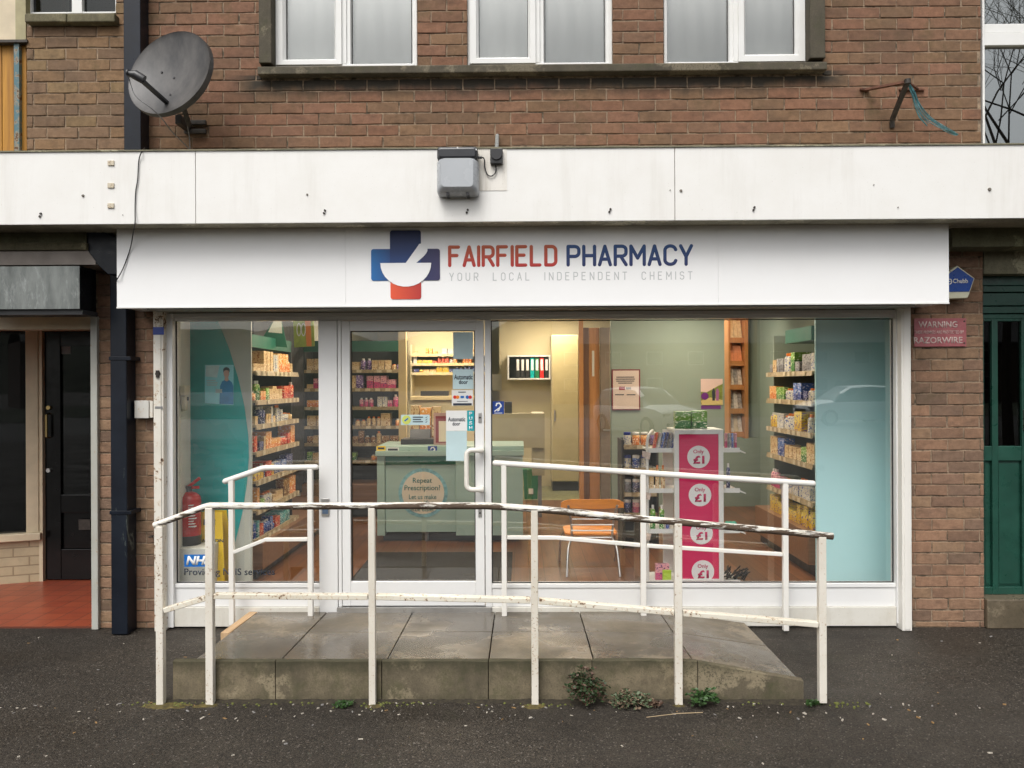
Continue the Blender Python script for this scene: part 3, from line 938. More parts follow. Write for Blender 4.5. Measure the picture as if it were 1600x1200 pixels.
M['patch'] = white_paint('patched_canopy_paint', (0.78, 0.75, 0.69), 0.5, 0, streak=0.8)
M['platerust'] = white_paint('rusty_fixing_plate', (0.62, 0.56, 0.44), .5, 1.2, 90, thr=.52)
M['screw'] = P('dull_screw', (0.18, 0.16, 0.13), 0.6, .3, 40)
canopy()

# under the canopy, left: beam, boards and the neighbour's boxed sign
def left_neighbour():
    q = rc(-80, 340, 134, 379.5, -.25)
    m = MB(); m.box(q[0], q[1], -.25, -.011, q[2], C_BOT + .003); m.build('beam', M['olive'], BLD)
    q2 = rc(-80, 380, 134.5, 391, -.26)
    m = MB(); m.box(q2[0], q2[1], -.262, -.012, q2[2], q[2] - .001); m.build('beam_trim', M['lichen'], BLD, bev=.004)
    q3 = rc(-80, 391, 137, 414, -.24)
    m = MB(); m.prism([(q3[0], q3[2]), (q3[1] + .05, q3[2]), (q3[1] + .05, q3[2] + .02), (q3[1], q2[2] - .001), (q3[0], q2[2] - .001)], -.24, -.0)
    m.build('fascia_board', P('pinkish_grey_board', (0.30, 0.26, 0.23), .7, .15), BLD)
    s = thing('shop_shutter_box', 'weathered grey metal shutter box over the dark left shop front', 'shutter box', (-3.4, -.2, 2.1))
    q = rc(-80, 415, 125, 484, -.36)
    m = MB(); m.box(q[0], q[1], -.36, -.18, q[2], q[3] - .004, 1)
    m.box(q[0], q[1] - .001, -.364, -.3602, q[2] + .004, q[3] - .006, 0)
    m.build('casing', [M['zinc'], M['blackgloss']], s)
    m = MB(); m.box(q[0], q[1] + .004, -.34, -.17, q[2] - .03, q[2] - .001); m.build('bottom_lip', M['black'], s)
    # shop front: everything behind is recessed
    n = thing('neighbouring_shopfront', 'dark left shop front with cream frames and a splayed entrance', 'shopfront', (-3.6, .6, 0))
    top = at(60, 495).z
    m = MB(); q = rc(-80, 492, 143, 515, .02); m.box(q[0], q[1], .02, .14, q[2], top + .1)
    m.box(-6, pl0, .03, .2, top + .1, C_BOT); m.box(-6, pl0 - .01, -.168, .02, at(60, 484, -.1).z, q3[2] - .002); m.build('head_frame', M['cream'], n)
    m = MB(); q = rc(143, 494, 153.5, 978, -.02); m.box(q[0], q[1], -.03, .05, 0, q[3]); m.build('corner_post', M['postgrey'], n, bev=.004)
    # tiled lobby floor
    m = MB(); m.box(-7, pl0 + .02, -.0, 1.3, -.05, .012); m.build('tiled_floor', M['quarry'], n)
    # door wall
    DY = 1.2
    xdl = at(66, 700, DY).x
    m = MB(); a = at(47, 600, DY).x; b = at(68, 600, DY).x
    m.box(a - .02, b, DY - .02, DY + .1, 0, 2.35); m.build('door_post', M['cream'], n)
    m = MB(); m.box(b, pl0 + .0, DY + .0, DY + .1, at(100, 517, DY).z, 2.35); m.build('transom_frame', M['cream'], n)
    m = MB()
    x0, x1, z0, z1 = b + .003, pl0 - .25, .02, at(100, 518, DY).z
    xs = [x0, x0 + .13, x1 - .13, x1]
    m.box(xs[0], xs[1], DY + .01, DY + .06, z0, z1); m.box(xs[2], xs[3], DY + .01, DY + .06, z0, z1)
    zm = .62
    m.box(xs[1], xs[2], DY + .012, DY + .06, z0, z0 + .25); m.box(xs[1], xs[2], DY + .012, DY + .06, zm - .05, zm + .1); m.box(xs[1], xs[2], DY + .012, DY + .06, z1 - .12, z1)
    m.box(xs[1], xs[2], DY + .035, DY + .06, z0 + .25, zm - .05)
    d = m.build('door', M['blackgloss'], n, bev=.004)
    m = MB(); m.box(xs[1], xs[2], DY + .03, DY + .036, zm + .1, z1 - .12); m.build('door_pane', M['darkglass'], d)
    c = at(76, 665, DY)
    m = MB(); m.tube([(c.x, DY + .01, c.z - .1), (c.x, DY - .03, c.z - .09), (c.x, DY - .03, c.z + .09), (c.x, DY + .01, c.z + .1)], .008, 8)
    m.build('handle', M['brass'], d)
    for py in (637, 735):
        c = at(76, py, DY); m = MB(); m.tube([(c.x, DY + .01, c.z), (c.x, DY - .01, c.z)], .017, 14); m.build('lock', M['brass'] if py < 700 else M['steel'], d)
    q = rc(91, 540, 107, 553, DY); m = MB(); m.box(q[0], q[1], DY + .027, DY + .0295, q[2], q[3])
    st = m.build('door_sticker', M['grey'], d)
    q = rc(122, 812, 140, 828, DY); m = MB(); m.box(q[0], q[1], DY + .008, DY + .0115, q[2], q[3]); m.build('letter_plate', M['darkiron'], d)
    m = MB(); m.box(pl0, pl0 + .2, .05, DY + .1, 0, 2.4); m.build('lobby_wall', M['blackgloss'], n)
    m = MB(); m.box(-7, pl0 + .2, .05, 3, 2.4, 2.5); m.build('lobby_ceiling', M['iwall_white'], n)
    # splayed display window: a wall plane from the door post running forwards to the left
    A = Vector((at(60, 600, DY - .02).x, DY - .02, 0)); dirn = Vector((-1.0, -.36, 0)).normalized(); nrm = Vector((dirn.y, -dirn.x, 0))
    if nrm.y > 0: nrm = -nrm
    def slab(s0, s1, z0, z1, d0, d1):
        p = []
        for z in (z0, z1):
            for s_, dd in ((s0, d0), (s1, d0), (s1, d1), (s0, d1)):
                v = A + dirn * s_ + nrm * dd
                p.append((v.x, v.y, z))
        return p
    zs1 = at(20, 838, 1.0).z
    m = MB(); m.hexa(slab(0, 3, 0.0, zs1 - .06, 0, -.12)); m.build('stall_riser', M['creambrick'], n)
    m = MB(); m.hexa(slab(-.02, 3, zs1 - .06, zs1, .05, -.12)); m.build('window_sill', M['cream'], n, bev=.006)
    m = MB(); m.hexa(slab(0, .09, zs1, 2.4, 0.01, -.08)); m.hexa(slab(.09, 3, 2.22, 2.4, .01, -.08)); m.build('window_frame', M['cream'], n, bev=.004)
    m = MB(); m.hexa(slab(.09, 3, zs1, 2.22, -.02, -.026)); m.build('display_pane', M['darkglass'], n)
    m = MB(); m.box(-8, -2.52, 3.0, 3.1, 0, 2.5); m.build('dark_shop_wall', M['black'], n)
M['olive'] = concrete('olive_stained_paint', (0.17, 0.165, 0.095), .3)
M['brass'] = P('dull_brass', (0.45, 0.33, 0.14), .35, metal=1)
M['postgrey'] = white_paint('weathered_grey_post_paint', (0.42, 0.42, 0.38), .4, .6, 40, thr=.68)
def zinc():
    t = NT('weathered_zinc')
    n = t.noise(7, 6, .7, t.mapv(t.tc.outputs['Object'], (1.6, 1, .35)))
    c = t.mix(t.ramp(n, .35, .65), (0.085, 0.094, 0.090), (0.19, 0.205, 0.195))
    s = t.noise(20, 7, .75, t.mapv(t.tc.outputs['Object'], (1, 1, .3)))
    c = t.mix(t.ramp(s, .54, .68, 0, .8), c, (0.30, 0.32, 0.31))
    return t.out(c, .55, .2)
M['zinc'] = zinc()
def tiles(name, c1, c2, cm, wx, hz, rough, plane='xy', mort=.008, rot=0):
    t = NT(name)
    b = t.n.new('ShaderNodeTexBrick')
    b.inputs['Scale'].default_value = 1; b.inputs['Brick Width'].default_value = wx; b.inputs['Row Height'].default_value = hz
    b.inputs['Mortar Size'].default_value = mort; b.inputs['Mortar Smooth'].default_value = .3
    b.offset = 0 if plane == 'xy' else .5
    b.inputs['Color1'].default_value = (*c1, 1); b.inputs['Color2'].default_value = (*c2, 1); b.inputs['Mortar'].default_value = (*cm, 1)
    if plane == 'xz':
        x = t.xyz(); cb = t.n.new('ShaderNodeCombineXYZ'); t.L(x[0], cb.inputs[0]); t.L(x[2], cb.inputs[1]); t.L(cb.outputs[0], b.inputs['Vector'])
    else:
        t.L(t.tc.outputs['Object'], b.inputs['Vector'])
    n = t.noise(7, 6, .7)
    c = t.mix(t.ramp(n, .4, .75, 0, .5), b.outputs[0], tuple(q * .5 for q in c1))
    t.out(c, rough)
    t.bump(t.math('SUBTRACT', t.math('MULTIPLY', n, .2), b.outputs['Fac']), .5, .003)
    return t.mat
M['quarry'] = tiles('red_quarry_tiles', (0.27, 0.052, 0.024), (0.32, 0.07, 0.03), (0.12, 0.04, 0.025), .15, .15, .35, mort=.005)
M['creambrick'] = tiles('cream_painted_brick', (0.52, 0.43, 0.28), (0.47, 0.38, 0.24), (0.30, 0.23, 0.14), .215, .075, .5, 'xz', .006)
left_neighbour()

# under the canopy, right: lintel, green door and step
def right_neighbour():
    q = rc(1488, 352, 1680, 385, -.2)
    m = MB(); m.box(q[0], q[1], -.2, -.012, q[2], C_BOT + .003); m.build('beam', M['olive'], BLD)
    q = rc(1537.5, 386, 1680, 428, .0)
    m = MB(); m.box(q[0], q[1], .0, .2, q[2], q[3] + .1); m.build('stone_lintel', M['render'], BLD, bev=.006)
    m = MB(); q = rc(1536, 937, 1680, 966, -.03); m.box(pr1 + .002, q[1], -.03, .3, 0, q[3]); m.build('door_step', M['slab'], BLD, bev=.006)
    zb = q[3]
    d = thing('green_shop_door', 'dark green panelled door with narrow dark panes beside the right brick pier', 'door', (3.4, .1, zb))
    Y = .09
    X = lambda p: at(p, 700, Y).x
    Z = lambda p: at(1570, p, Y).z
    m = MB()
    m.box(X(1536), X(1700), Y, Y + .08, Z(498), Z(491))
    zt = Z(426)
    k = 0
    for a, b in ((447, 457), (458, 478), (479, 490)):
        m.box(X(1536), X(1700), Y - .012 + .004 * k, Y + .08, Z(b) + .002, Z(a)); k += 1
    m.box(X(1536), X(1700), Y + .01, Y + .08, Z(446) + .001, zt)
    m.build('transom_boards', M['green'], d, bev=.003)
    m = MB()
    for a, b in ((1530, 1538.5), (1550.5, 1560), (1597, 1608), (1640, 1700)): m.box(X(a), X(b), Y, Y + .05, zb, Z(498))
    for a, b in ((1538.5, 1550.5), (1560, 1597), (1608, 1640)):
        m.box(X(a), X(b), Y + .002, Y + .05, Z(720), Z(697)); m.box(X(a), X(b), Y + .002, Y + .05, zb, Z(917))
        m.box(X(a), X(b), Y + .024, Y + .05, Z(917), Z(720))
        m.box(X(a), X(b), Y + .002, Y + .05, Z(502), Z(498))
    fr = m.build('leaf', M['green'], d, bev=.004)
    for a, b in ((1538.5, 1550.5), (1560, 1597), (1608, 1640)):
        m = MB(); m.box(X(a), X(b), Y + .02, Y + .026, Z(697), Z(502)); m.build('pane', M['smoke'], fr)
        m = MB(); m.box(X(a) + .012, X(b) - .012, Y + .018, Y + .0235, Z(917) + .015, Z(720) - .015); m.build('panel', M['green'], fr, bev=.004)
    m = MB(); q = rc(1598, 640, 1604, 672, Y); m.box(q[0], q[1], Y - .02, Y, q[2], q[3]); m.build('handle', M['steel'], fr, bev=.003)
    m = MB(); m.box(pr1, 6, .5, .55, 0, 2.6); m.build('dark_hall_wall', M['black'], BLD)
M['smoke'] = glass('smoked_glass', (.32, .30, .28), .04)
right_neighbour()

# ================================================================== SHOP SIGN
def stroke_font():
    G = {}
    def arc(cx, cy, rx, ry, a0, a1, n=8):
        return [(cx + rx * math.cos(R(a0 + (a1 - a0) * i / n)), cy + ry * math.sin(R(a0 + (a1 - a0) * i / n))) for i in range(n + 1)]
    W = .52
    G['F'] = [[(0,0),(0,1),(W*.88,1)], [(0,.54),(W*.72,.54)]]
    G['E'] = [[(W*.88,0),(0,0),(0,1),(W*.88,1)], [(0,.54),(W*.72,.54)]]
    G['A'] = [[(0,0),(W*.5,1),(W,0)], [(W*.16,.3),(W*.84,.3)]]
    G['I'] = [[(0,0),(0,1)]]
    rr_ = [(0,1)] + arc(W-.2,.8,.2,.2,90,0,5) + arc(W-.2,.66,.2,.2,0,-90,5) + [(0,.46)]
    G['R'] = [[(0,0)] + rr_, [(W*.5,.46),(W,0)]]
    G['P'] = [[(0,0)] + rr_]
    G['L'] = [[(0,1),(0,0),(W*.85,0)]]
    G['D'] = [[(0,0),(0,1)] + arc(W-.22,.78,.22,.22,90,0,6) + arc(W-.22,.22,.22,.22,0,-90,6) + [(0,0)]]
    G['H'] = [[(0,0),(0,1)], [(W,0),(W,1)], [(0,.5),(W,.5)]]
    G['M'] = [[(0,0),(0,1),(.32,.35),(.64,1),(.64,0)]]
    C_ = [(W,.8)] + arc(W/2,.76,W/2,.24,10,180,9) + arc(W/2,.24,W/2,.24,180,350,9) + [(W,.2)]
    G['C'] = [C_]
    G['Y'] = [[(0,1),(W*.5,.42),(W,1)], [(W*.5,.42),(W*.5,0)]]
    G['O'] = [arc(W/2,.76,W/2,.24,0,180,9) + arc(W/2,.24,W/2,.24,180,360,9) + [(W,.76)]]
    G['U'] = [[(0,1)] + arc(W/2,.24,W/2,.24,180,360,9) + [(W,1)]]
    G['N'] = [[(0,0),(0,1),(W,0),(W,1)]]
    G['T'] = [[(0,1),(W,1)], [(W*.5,1),(W*.5,0)]]
    G['S'] = [arc(W/2,.76,W/2,.24,20,270,10) + arc(W/2,.27,W/2,.27,90,-160,10)]
    return G
SF = stroke_font()
def stroke_text(s, x0, x1, z0, z1, Y, r, mt, parent, gap, space=.35, name='lettering'):
    wd = {'I': 0, 'M': .64}
    tot = 0
    for i, c in enumerate(s):
        tot += space if c == ' ' else wd.get(c, .52)
        if i < len(s) - 1: tot += gap
    k = (x1 - x0 - 2 * r) / tot; h = z1 - z0 - 2 * r
    m = MB(); x = x0 + r; outp = []
    for i, c in enumerate(s):
        if c == ' ':
            outp.append(m.build(name, mt, parent)); m = MB()
        if c != ' ':
            for pl in SF[c]:
                P3 = [Vector((x + a * k, Y, z0 + r + b * h)) for a, b in pl]
                run = [P3[0]]
                for j in range(1, len(P3)):
                    if (P3[j] - run[-1]).length > 1e-6: run.append(P3[j])
                    if j < len(P3) - 1 and len(run) > 1 and (P3[j+1] - P3[j]).length > 1e-6 and (P3[j] - run[-2]).normalized().dot((P3[j+1] - P3[j]).normalized()) < .75:
                        m.tube(run, r, 8, sy=.07, round_caps=True); run = [P3[j]]
                if len(run) > 1: m.tube(run, r, 8, sy=.07, round_caps=True)
        x += (space if c == ' ' else wd.get(c, .52)) * k + gap * k
    return m.build(name, mt, parent)

SY = -0.33
SIGN = thing('shop_sign', 'long white fascia sign with a blue and red cross logo and pharmacy name', 'sign', (0, SY, 2.1))
def shop_sign():
    x0, x1, z0, _ = rc(182.5, 345, 1482.5, 476, SY)
    z0 = at(830, 476, SY).z
    zt = C_BOT + .003
    s1, s2 = at(540, 410, SY).x, at(1122, 410, SY).x
    m = MB(); m.box(x0 + .001, x1 - .001, SY + .004, -.014, z0 + .001, zt)
    m.build('backing_box', M['signwhite'], SIGN)
    xs = [x0, s1, s2, x1]
    for i in range(3):
        m = MB(); m.box(xs[i] + (.0006 if i else 0), xs[i+1] - (.0006 if i < 2 else 0), SY, SY + .0039, z0, zt)
        m.build('face_panel', M['signwhite'], SIGN)
    m = MB(); m.box(x0 - .001, x1 + .001, SY - .004, SY + .012, z0 - .009, z0 - .0005); m.build('bottom_trim', M['white'], SIGN)
    # the logo: navy cross, red foot, white mortar and pestle
    cx0, cx1, cz0, cz1 = rc(580, 360, 687.5, 467.5, SY)
    U = lambda u: cx0 + (cx1 - cx0) * u
    V = lambda v: cz0 + (cz1 - cz0) * v
    rad = (cx1 - cx0) * .035
    Yf = SY - .004
    lg = MB()
    n = 4
    def crossarm(u0, u1, v0, v1, **k): return rr(U(u0), U(u1), V(v0), V(v1), rad)
    m = MB(); m.prism(crossarm(.275, .725, .30, 1.0), Yf, SY - .0005); a = m.build('logo_upper_arm', gradient('logo_navy', (0.006, 0.05, 0.20), (0.004, 0.012, 0.075), 2), SIGN)
    m = MB(); m.prism(rr(U(0), U(.275) + rad, V(.27), V(.73), rad), Yf + .0006, SY - .0005); m.build('logo_side_arm', gradient('logo_blue', (0.005, 0.13, 0.38), (0.01, 0.05, 0.18), 0), SIGN)
    m = MB(); m.prism(rr(U(.725) - rad, U(1), V(.27), V(.73), rad), Yf + .0006, SY - .0005); m.build('logo_side_arm', gradient('logo_dark', (0.012, 0.02, 0.09), (0.03, 0.025, 0.09), 0), SIGN)
    m = MB(); m.prism(rr(U(.28), U(.725), V(0), V(.30), rad), Yf + .0003, SY - .0004); m.build('logo_foot', gradient('logo_red', (0.72, 0.09, 0.03), (0.42, 0.025, 0.02), 0), SIGN)
    bowl = [(U(.14), V(.515)), (U(.16), V(.42))]
    bowl = [(U(.505 + .37 * math.cos(R(a))), V(.525 + .345 * math.sin(R(a)))) for a in range(180, 361, 12)]
    m = MB(); m.prism(bowl, Yf - .0025, Yf - .0006)
    pest = [(U(.50), V(.52)), (U(.66), V(.74)), (U(.70), V(.80)), (U(.745), V(.81)), (U(.80), V(.78)), (U(.82), V(.735)), (U(.82), V(.70)), (U(.80), V(.66)), (U(.76), V(.615)), (U(.65), V(.52))]
    m.prism(pest[::-1], Yf - .0022, Yf - .0007)
    m.build('mortar_and_pestle', M['signwhite'], SIGN)
    # lettering
    q = rc(700, 383, 871, 417, SY)
    red = gradient('red_to_rust', (0.42, 0.02, 0.02), (0.50, 0.10, 0.035), 2)
    navy = gradient('indigo_to_blue', (0.014, 0.022, 0.10), (0.008, 0.06, 0.20), 2)
    r = .0105
    stroke_text('FAIRFIELD', q[0], q[1], q[2], q[3], SY - .001, r, red, SIGN, .24)
    q = rc(885, 382, 1083, 416, SY)
    stroke_text('PHARMACY', q[0], q[1], q[2], q[3], SY - .001, r, navy, SIGN, .24)
    q = rc(702, 425, 1082, 438, SY)
    stroke_text('YOUR LOCAL INDEPENDENT CHEMIST', q[0], q[1], q[2], q[3], SY - .0006, .0028, P('pale_grey_letter', (0.50, 0.51, 0.51), .4, 0), SIGN, .62, .9)
    # shutter housing soffit under the sign
    zf = at(830, 489, 0.0).z
    m = MB(); m.prismx([(SY + .02, z0 - .0095), (SY + .02, z0 - .02), (-.03, zf + .012), (-.03, z0 - .0095)], x0 + .18, x1 - .2)
    m.build('shutter_housing', P('olive_grey_metal', (0.20, 0.19, 0.15), .5), SIGN)
shop_sign()

# ================================================================== SHOPFRONT FRAME, DOOR AND GLASS
SF0 = thing('pharmacy_shopfront', 'white framed glazed shop front of the pharmacy under the long sign', 'shopfront', (0, 0, 0))
def shopfront():
    Y0, Y1 = 0.0, 0.075
    ztop = at(830, 487).z
    X = lambda p, y=700: at(p, y).x
    Z = lambda p, x=800: at(x, p).z
    # left rusty guide rail, left frame, right frame, right guide rail
    XG = lambda p: at(p, 700, -.07).x
    m = MB(); m.box(XG(240), XG(255.5), -.07, .02, .0, ztop + .03); m.box(XG(243), XG(252.5), -.076, -.07, .01, ztop); m.build('guide_rail', M['guiderust'], SF0, bev=.003)
    m = MB(); m.box(X(256.5), X(272), -.02, Y1, 0.01, ztop); m.build('frame_post', M['frame'], SF0, bev=.003)
    m = MB(); m.box(XG(1409), XG(1424), -.07, .02, .0, ztop + .03); m.box(XG(1412), XG(1421), -.075, -.07, .01, ztop); m.build('guide_rail', M['railfresh'], SF0, bev=.003)
    m = MB(); m.box(X(1399), X(1408), -.015, Y1, 0.03, ztop); m.build('frame_post', M['frame'], SF0, bev=.003)
    # head rail with stepped profile
    m = MB(); m.box(X(272), X(1399), Y0 - .01, Y1, Z(493), ztop); m.box(X(272), X(1399), Y0 + .012, Y1, Z(498.5), Z(493)); m.build('head_rail', M['frame'], SF0, bev=.002)
    # mullions
    m = MB(); m.box(X(498), X(527), Y0, Y1, .1, Z(499)); m.build('mullion', M['frame'], SF0, bev=.003)
    m = MB(); m.box(X(527.8), X(533), Y0 + .006, Y1, .1, Z(499)); m.build('door_jamb', M['frame'], SF0, bev=.002)
    m = MB(); m.box(X(757.8), X(767.5), Y0, Y1, .1, Z(499)); m.build('mullion', M['frame'], SF0, bev=.003)
    # bottom rails and plinth panels
    for a, b in ((272, 498), (767.5, 1399)):
        xm = (a + b) / 2; zz = lambda p: at(xm, p).z
        m = MB(); m.box(X(a), X(b), Y0 + .004, Y1, zz(918.5), zz(912.5)); m.build('sill_rail', M['frame'], SF0, bev=.002)
        m = MB(); m.box(X(a), X(b), Y0 + .012, Y1, zz(948), zz(919)); m.build('plinth_panel', M['frame'], SF0)
        m = MB(); m.box(X(a), X(b), Y0 - .006, Y1, .012, zz(948.5)); m.build('plinth_strip', M['plinthpaint'], SF0, bev=.002)
    # fixed panes with black gaskets
    for a, b in ((272, 498), (767.5, 1399)):
        xm = (a + b) / 2; zz = lambda p: at(xm, p).z
        g = MB(); g.box(X(a), X(b), .040, .046, zz(912.5), zz(498.5)); g.build('pane', M['glass'], SF0)
        k = MB(); e = .006
        k.box(X(a), X(a) + e, .030, .0398, zz(912.5), zz(498.5)); k.box(X(b) - e, X(b), .030, .0398, zz(912.5), zz(498.5))
        k.box(X(a) + e, X(b) - e, .030, .0398, zz(912.5), zz(912.5) + e); k.box(X(a) + e, X(b) - e, .030, .0398, zz(498.5) - e, zz(498.5))
        k.build('gasket', M['rubber'], SF0)
    # door
    m = MB(); zz = lambda p: at(645, p).z
    zb, zt = zz(947), zz(500.5)
    m.box(X(534), X(547), Y0 + .004, Y1 - .01, zb, zt); m.box(X(742.5), X(756.5), Y0 + .004, Y1 - .01, zb, zt)
    m.box(X(547), X(742.5), Y0 + .005, Y1 - .011, zz(516.5), zt); m.box(X(547), X(742.5), Y0 + .005, Y1 - .011, zb, zz(909))
    d = m.build('door', M['frame'], SF0, bev=.003)
    g = MB(); g.box(X(547), X(742.5), .040, .046, zz(909), zz(516.5)); g.build('door_pane', M['glass'], d)
    k = MB(); e = .007
    a, b = 547, 742.5
    k.box(X(a), X(a) + e, .028, .0398, zz(909), zz(516.5)); k.box(X(b) - e, X(b), .028, .0398, zz(909), zz(516.5))
    k.box(X(a) + e, X(b) - e, .028, .0398, zz(909), zz(909) + e * .7); k.box(X(a) + e, X(b) - e, .028, .0398, zz(516.5) - e * .7, zz(516.5))
    k.build('gasket', M['rubber'], d)
    # tubular push handle
    c0, c1 = at(753, 702), at(753, 763)
    hx = at(729, 730, -.06).x
    m = MB()
    def corner(p, q, r_, s):  # rounded corner points
        return [p + (q - p) * t for t in s]
    xa = at(752, 730).x
    pts = [(xa, .004, c0.z), (xa, -.055, c0.z), (xa - .02, -.06, c0.z)]
    for i in range(6):
        a = R(90 + 90 * i / 5); pts.append((hx + .035 + .035 * math.cos(a), -.06, c0.z - .035 + .035 * math.sin(a)))
    for i in range(6):
        a = R(180 + 90 * i / 5); pts.append((hx + .035 + .035 * math.cos(a), -.06, c1.z + .035 + .035 * math.sin(a)))
    pts += [(xa - .02, -.06, c1.z), (xa, -.055, c1.z), (xa, .004, c1.z)]
    m.tube(pts, .0165, 14); m.build('push_handle', M['handlewhite'], d)
    for py0, py1 in ((645, 660), (795, 808)):
        q = rc(747.5, py0, 752.5, py1, -.002); m = MB(); m.box(q[0], q[1], -.002, .004, q[2], q[3]); lk = m.build('lock_plate', M['steel'], d, bev=.001)
        c = ((q[0] + q[1]) / 2, (q[2] + q[3]) / 2); m = MB(); m.tube([(c[0], -.007, c[1]), (c[0], 0, c[1])], .006, 10); m.build('cylinder', M['black'], lk)
    q = rc(502, 779, 514, 806, -.012); m = MB(); m.box(q[0], q[1], -.012, .0, q[2], q[3]); kp = m.build('keypad', M['steel'], SF0, bev=.002)
    q = rc(503.5, 793, 512.5, 803, -.016); m = MB(); m.box(q[0], q[1], -.016, -.0125, q[2], q[3]); m.build('keypad_window', P('slate_blue_plastic', (.08, .12, .18), .3), kp)
    m = MB(); q = rc(730, 499.5, 746, 503.5, -.01); m.box(q[0], q[1], -.01, .004, q[2], q[3]); m.build('door_contact', M['frame'], SF0)
    m = MB(); m.box(X(527), X(767), -.03, Y1, .09, zb - .003); m.build('threshold', M['steel'], SF0)
    # small items on the left guide rail
    q = rc(239, 511, 256, 523, -.078); m = MB(); m.box(q[0], q[1], -.078, -.0765, q[2], q[3])
    s = m.build('blue_sticker', P('royal_blue_sticker', (0.01, 0.035, 0.25), .4), SF0)
    q = rc(242, 635, 254, 638.5, -.0775); m = MB(); m.box(q[0], q[1], -.078, -.0765, q[2], q[3]); m.build('grey_label', M['grey'], SF0)
    c = at(246.5, 584, -.078); m = MB(); m.tube([(c.x, -.077, c.z), (c.x, -.088, c.z)], [.018, .014], 10)
    m.tube([(c.x, -.080, c.z + .022), (c.x, -.080, c.z - .024)], .012, 8); m.build('shutter_lock', M['darkiron'], SF0)
M['plinthpaint'] = white_paint('scuffed_plinth_paint', (0.66, 0.64, 0.58), .5, .5, 30, streak=.3, thr=.7)
M['handlewhite'] = P('cream_white_nylon', (0.74, 0.71, 0.64), .3, .02, 2, bs=0)
shopfront()

# ------------------------------------------------------------------ stickers on the door and window glass
GY = 0.0395
def flat(name, px, Y, mt, label, cat, depth=.0015, group=None, rad=0):
    q = rc(*px, Y)
    t = thing(name, label, cat, ((q[0]+q[1])/2, Y, q[2]), group)
    m = MB()
    if rad: m.prism(rr(q[0], q[1], q[2], q[3], rad), Y - depth, Y)
    else: m.box(q[0], q[1], Y - depth, Y, q[2], q[3])
    m.build('sheet', mt, t)
    return t
def stick(t, px, Y, mt, name='printed_panel', dd=.0010):
    q = rc(*px, Y); m = MB(); m.box(q[0], q[1], Y - dd, Y, q[2], q[3]); return m.build(name, mt, t)
Yt = GY - .0026
flat('paper_notice', (708, 519, 739, 561), GY, M['palepaper'], 'blank faded blue paper at the top of the door glass', 'notice')
t = flat('paper_notice', (707.5, 577, 740, 608), GY, M['palepaper'], 'faded blue Automatic door notice, the upper one on the door glass', 'notice')
txp('Automatic', 709.5, 585, 738.5, 593, Yt, M['ink'], t, bold=.02); txp('door', 717, 593.5, 731, 600, Yt, M['ink'], t, bold=.02)
t = flat('payment_sticker', (706, 609.5, 739, 634), GY, M['paper'], 'white payment card sticker with red, orange and blue roundels', 'sticker')
for cx, mt in ((710.7, M['redp']), (715.0, M['orangev']), (730.2, M['blue']), (734.6, M['redp'])):
    c = at(cx, 620.5, Yt); m = MB(); m.prism(disc(c.x, c.z, .0115, 18), Yt - .0005 * (1 + (cx > 712) + (cx > 732)), Yt + .0008); m.build('roundel', mt, t)
stick(t, (719.5, 618.5, 725, 622), Yt, M['blue']); stick(t, (708, 630, 737, 633.5), Yt, M['ink']); stick(t, (716, 612, 728, 613.3), Yt, M['ink']); stick(t, (714, 626.5, 731, 627.6), Yt, M['grey'])
t = flat('paper_notice', (697, 641.5, 729.5, 673), GY, M['paper'], 'white Automatic door notice beside the teal PUSH strip', 'notice')
txp('Automatic', 700, 651.5, 727, 658.5, Yt, M['ink'], t, bold=.02); txp('door', 707, 659, 719, 665, Yt, M['ink'], t, bold=.02)
flat('paper_notice', (697, 673.4, 729.5, 720), GY, M['palepaper'], 'blank pale blue paper under the white Automatic door notice', 'notice')
t = flat('push_sticker', (730, 641.5, 741, 673), GY, P('bright_teal_vinyl', (0.005, .36, .42), .35), 'narrow teal PUSH sticker with white upright letters', 'sticker')
for i, ch in enumerate('PUSH'):
    txp(ch, 733, 643.5 + i * 7.4, 738, 649 + i * 7.4, Yt, M['paper'], t, bold=.03)
t = flat('slogan_sticker', (626.5, 648, 671.5, 664), GY, M['palepaper'], 'small pale strip sticker with a yellow disc and three ticked lines', 'sticker')
c = at(635, 656, Yt); m = MB(); m.prism(disc(c.x, c.z, .030, 24), Yt - .0006, Yt + .0008); dd_ = m.build('yellow_disc', P('lime_yellow_print', (.55, .6, .12), .5), t)
m = MB(); m.tube([(c.x - .012, Yt - .001, c.z - .008), (c.x + .012, Yt - .001, c.z + .010)], .005, 6, sy=.2); m.build('leaf_mark', M['blue'], dd_)
for i in range(3):
    stick(t, (645, 651 + i * 3.6, 661 - (i % 2) * 3, 652.5 + i * 3.6), Yt, M['ink'], 'text_line')
    c = at(666, 652 + i * 3.6, Yt); m = MB(); m.tube([(c.x - .006, Yt - .0006, c.z), (c.x - .002, Yt - .0006, c.z - .005), (c.x + .008, Yt - .0006, c.z + .006)], .0016, 5, sy=.3); m.build('tick', M['ink'], t)
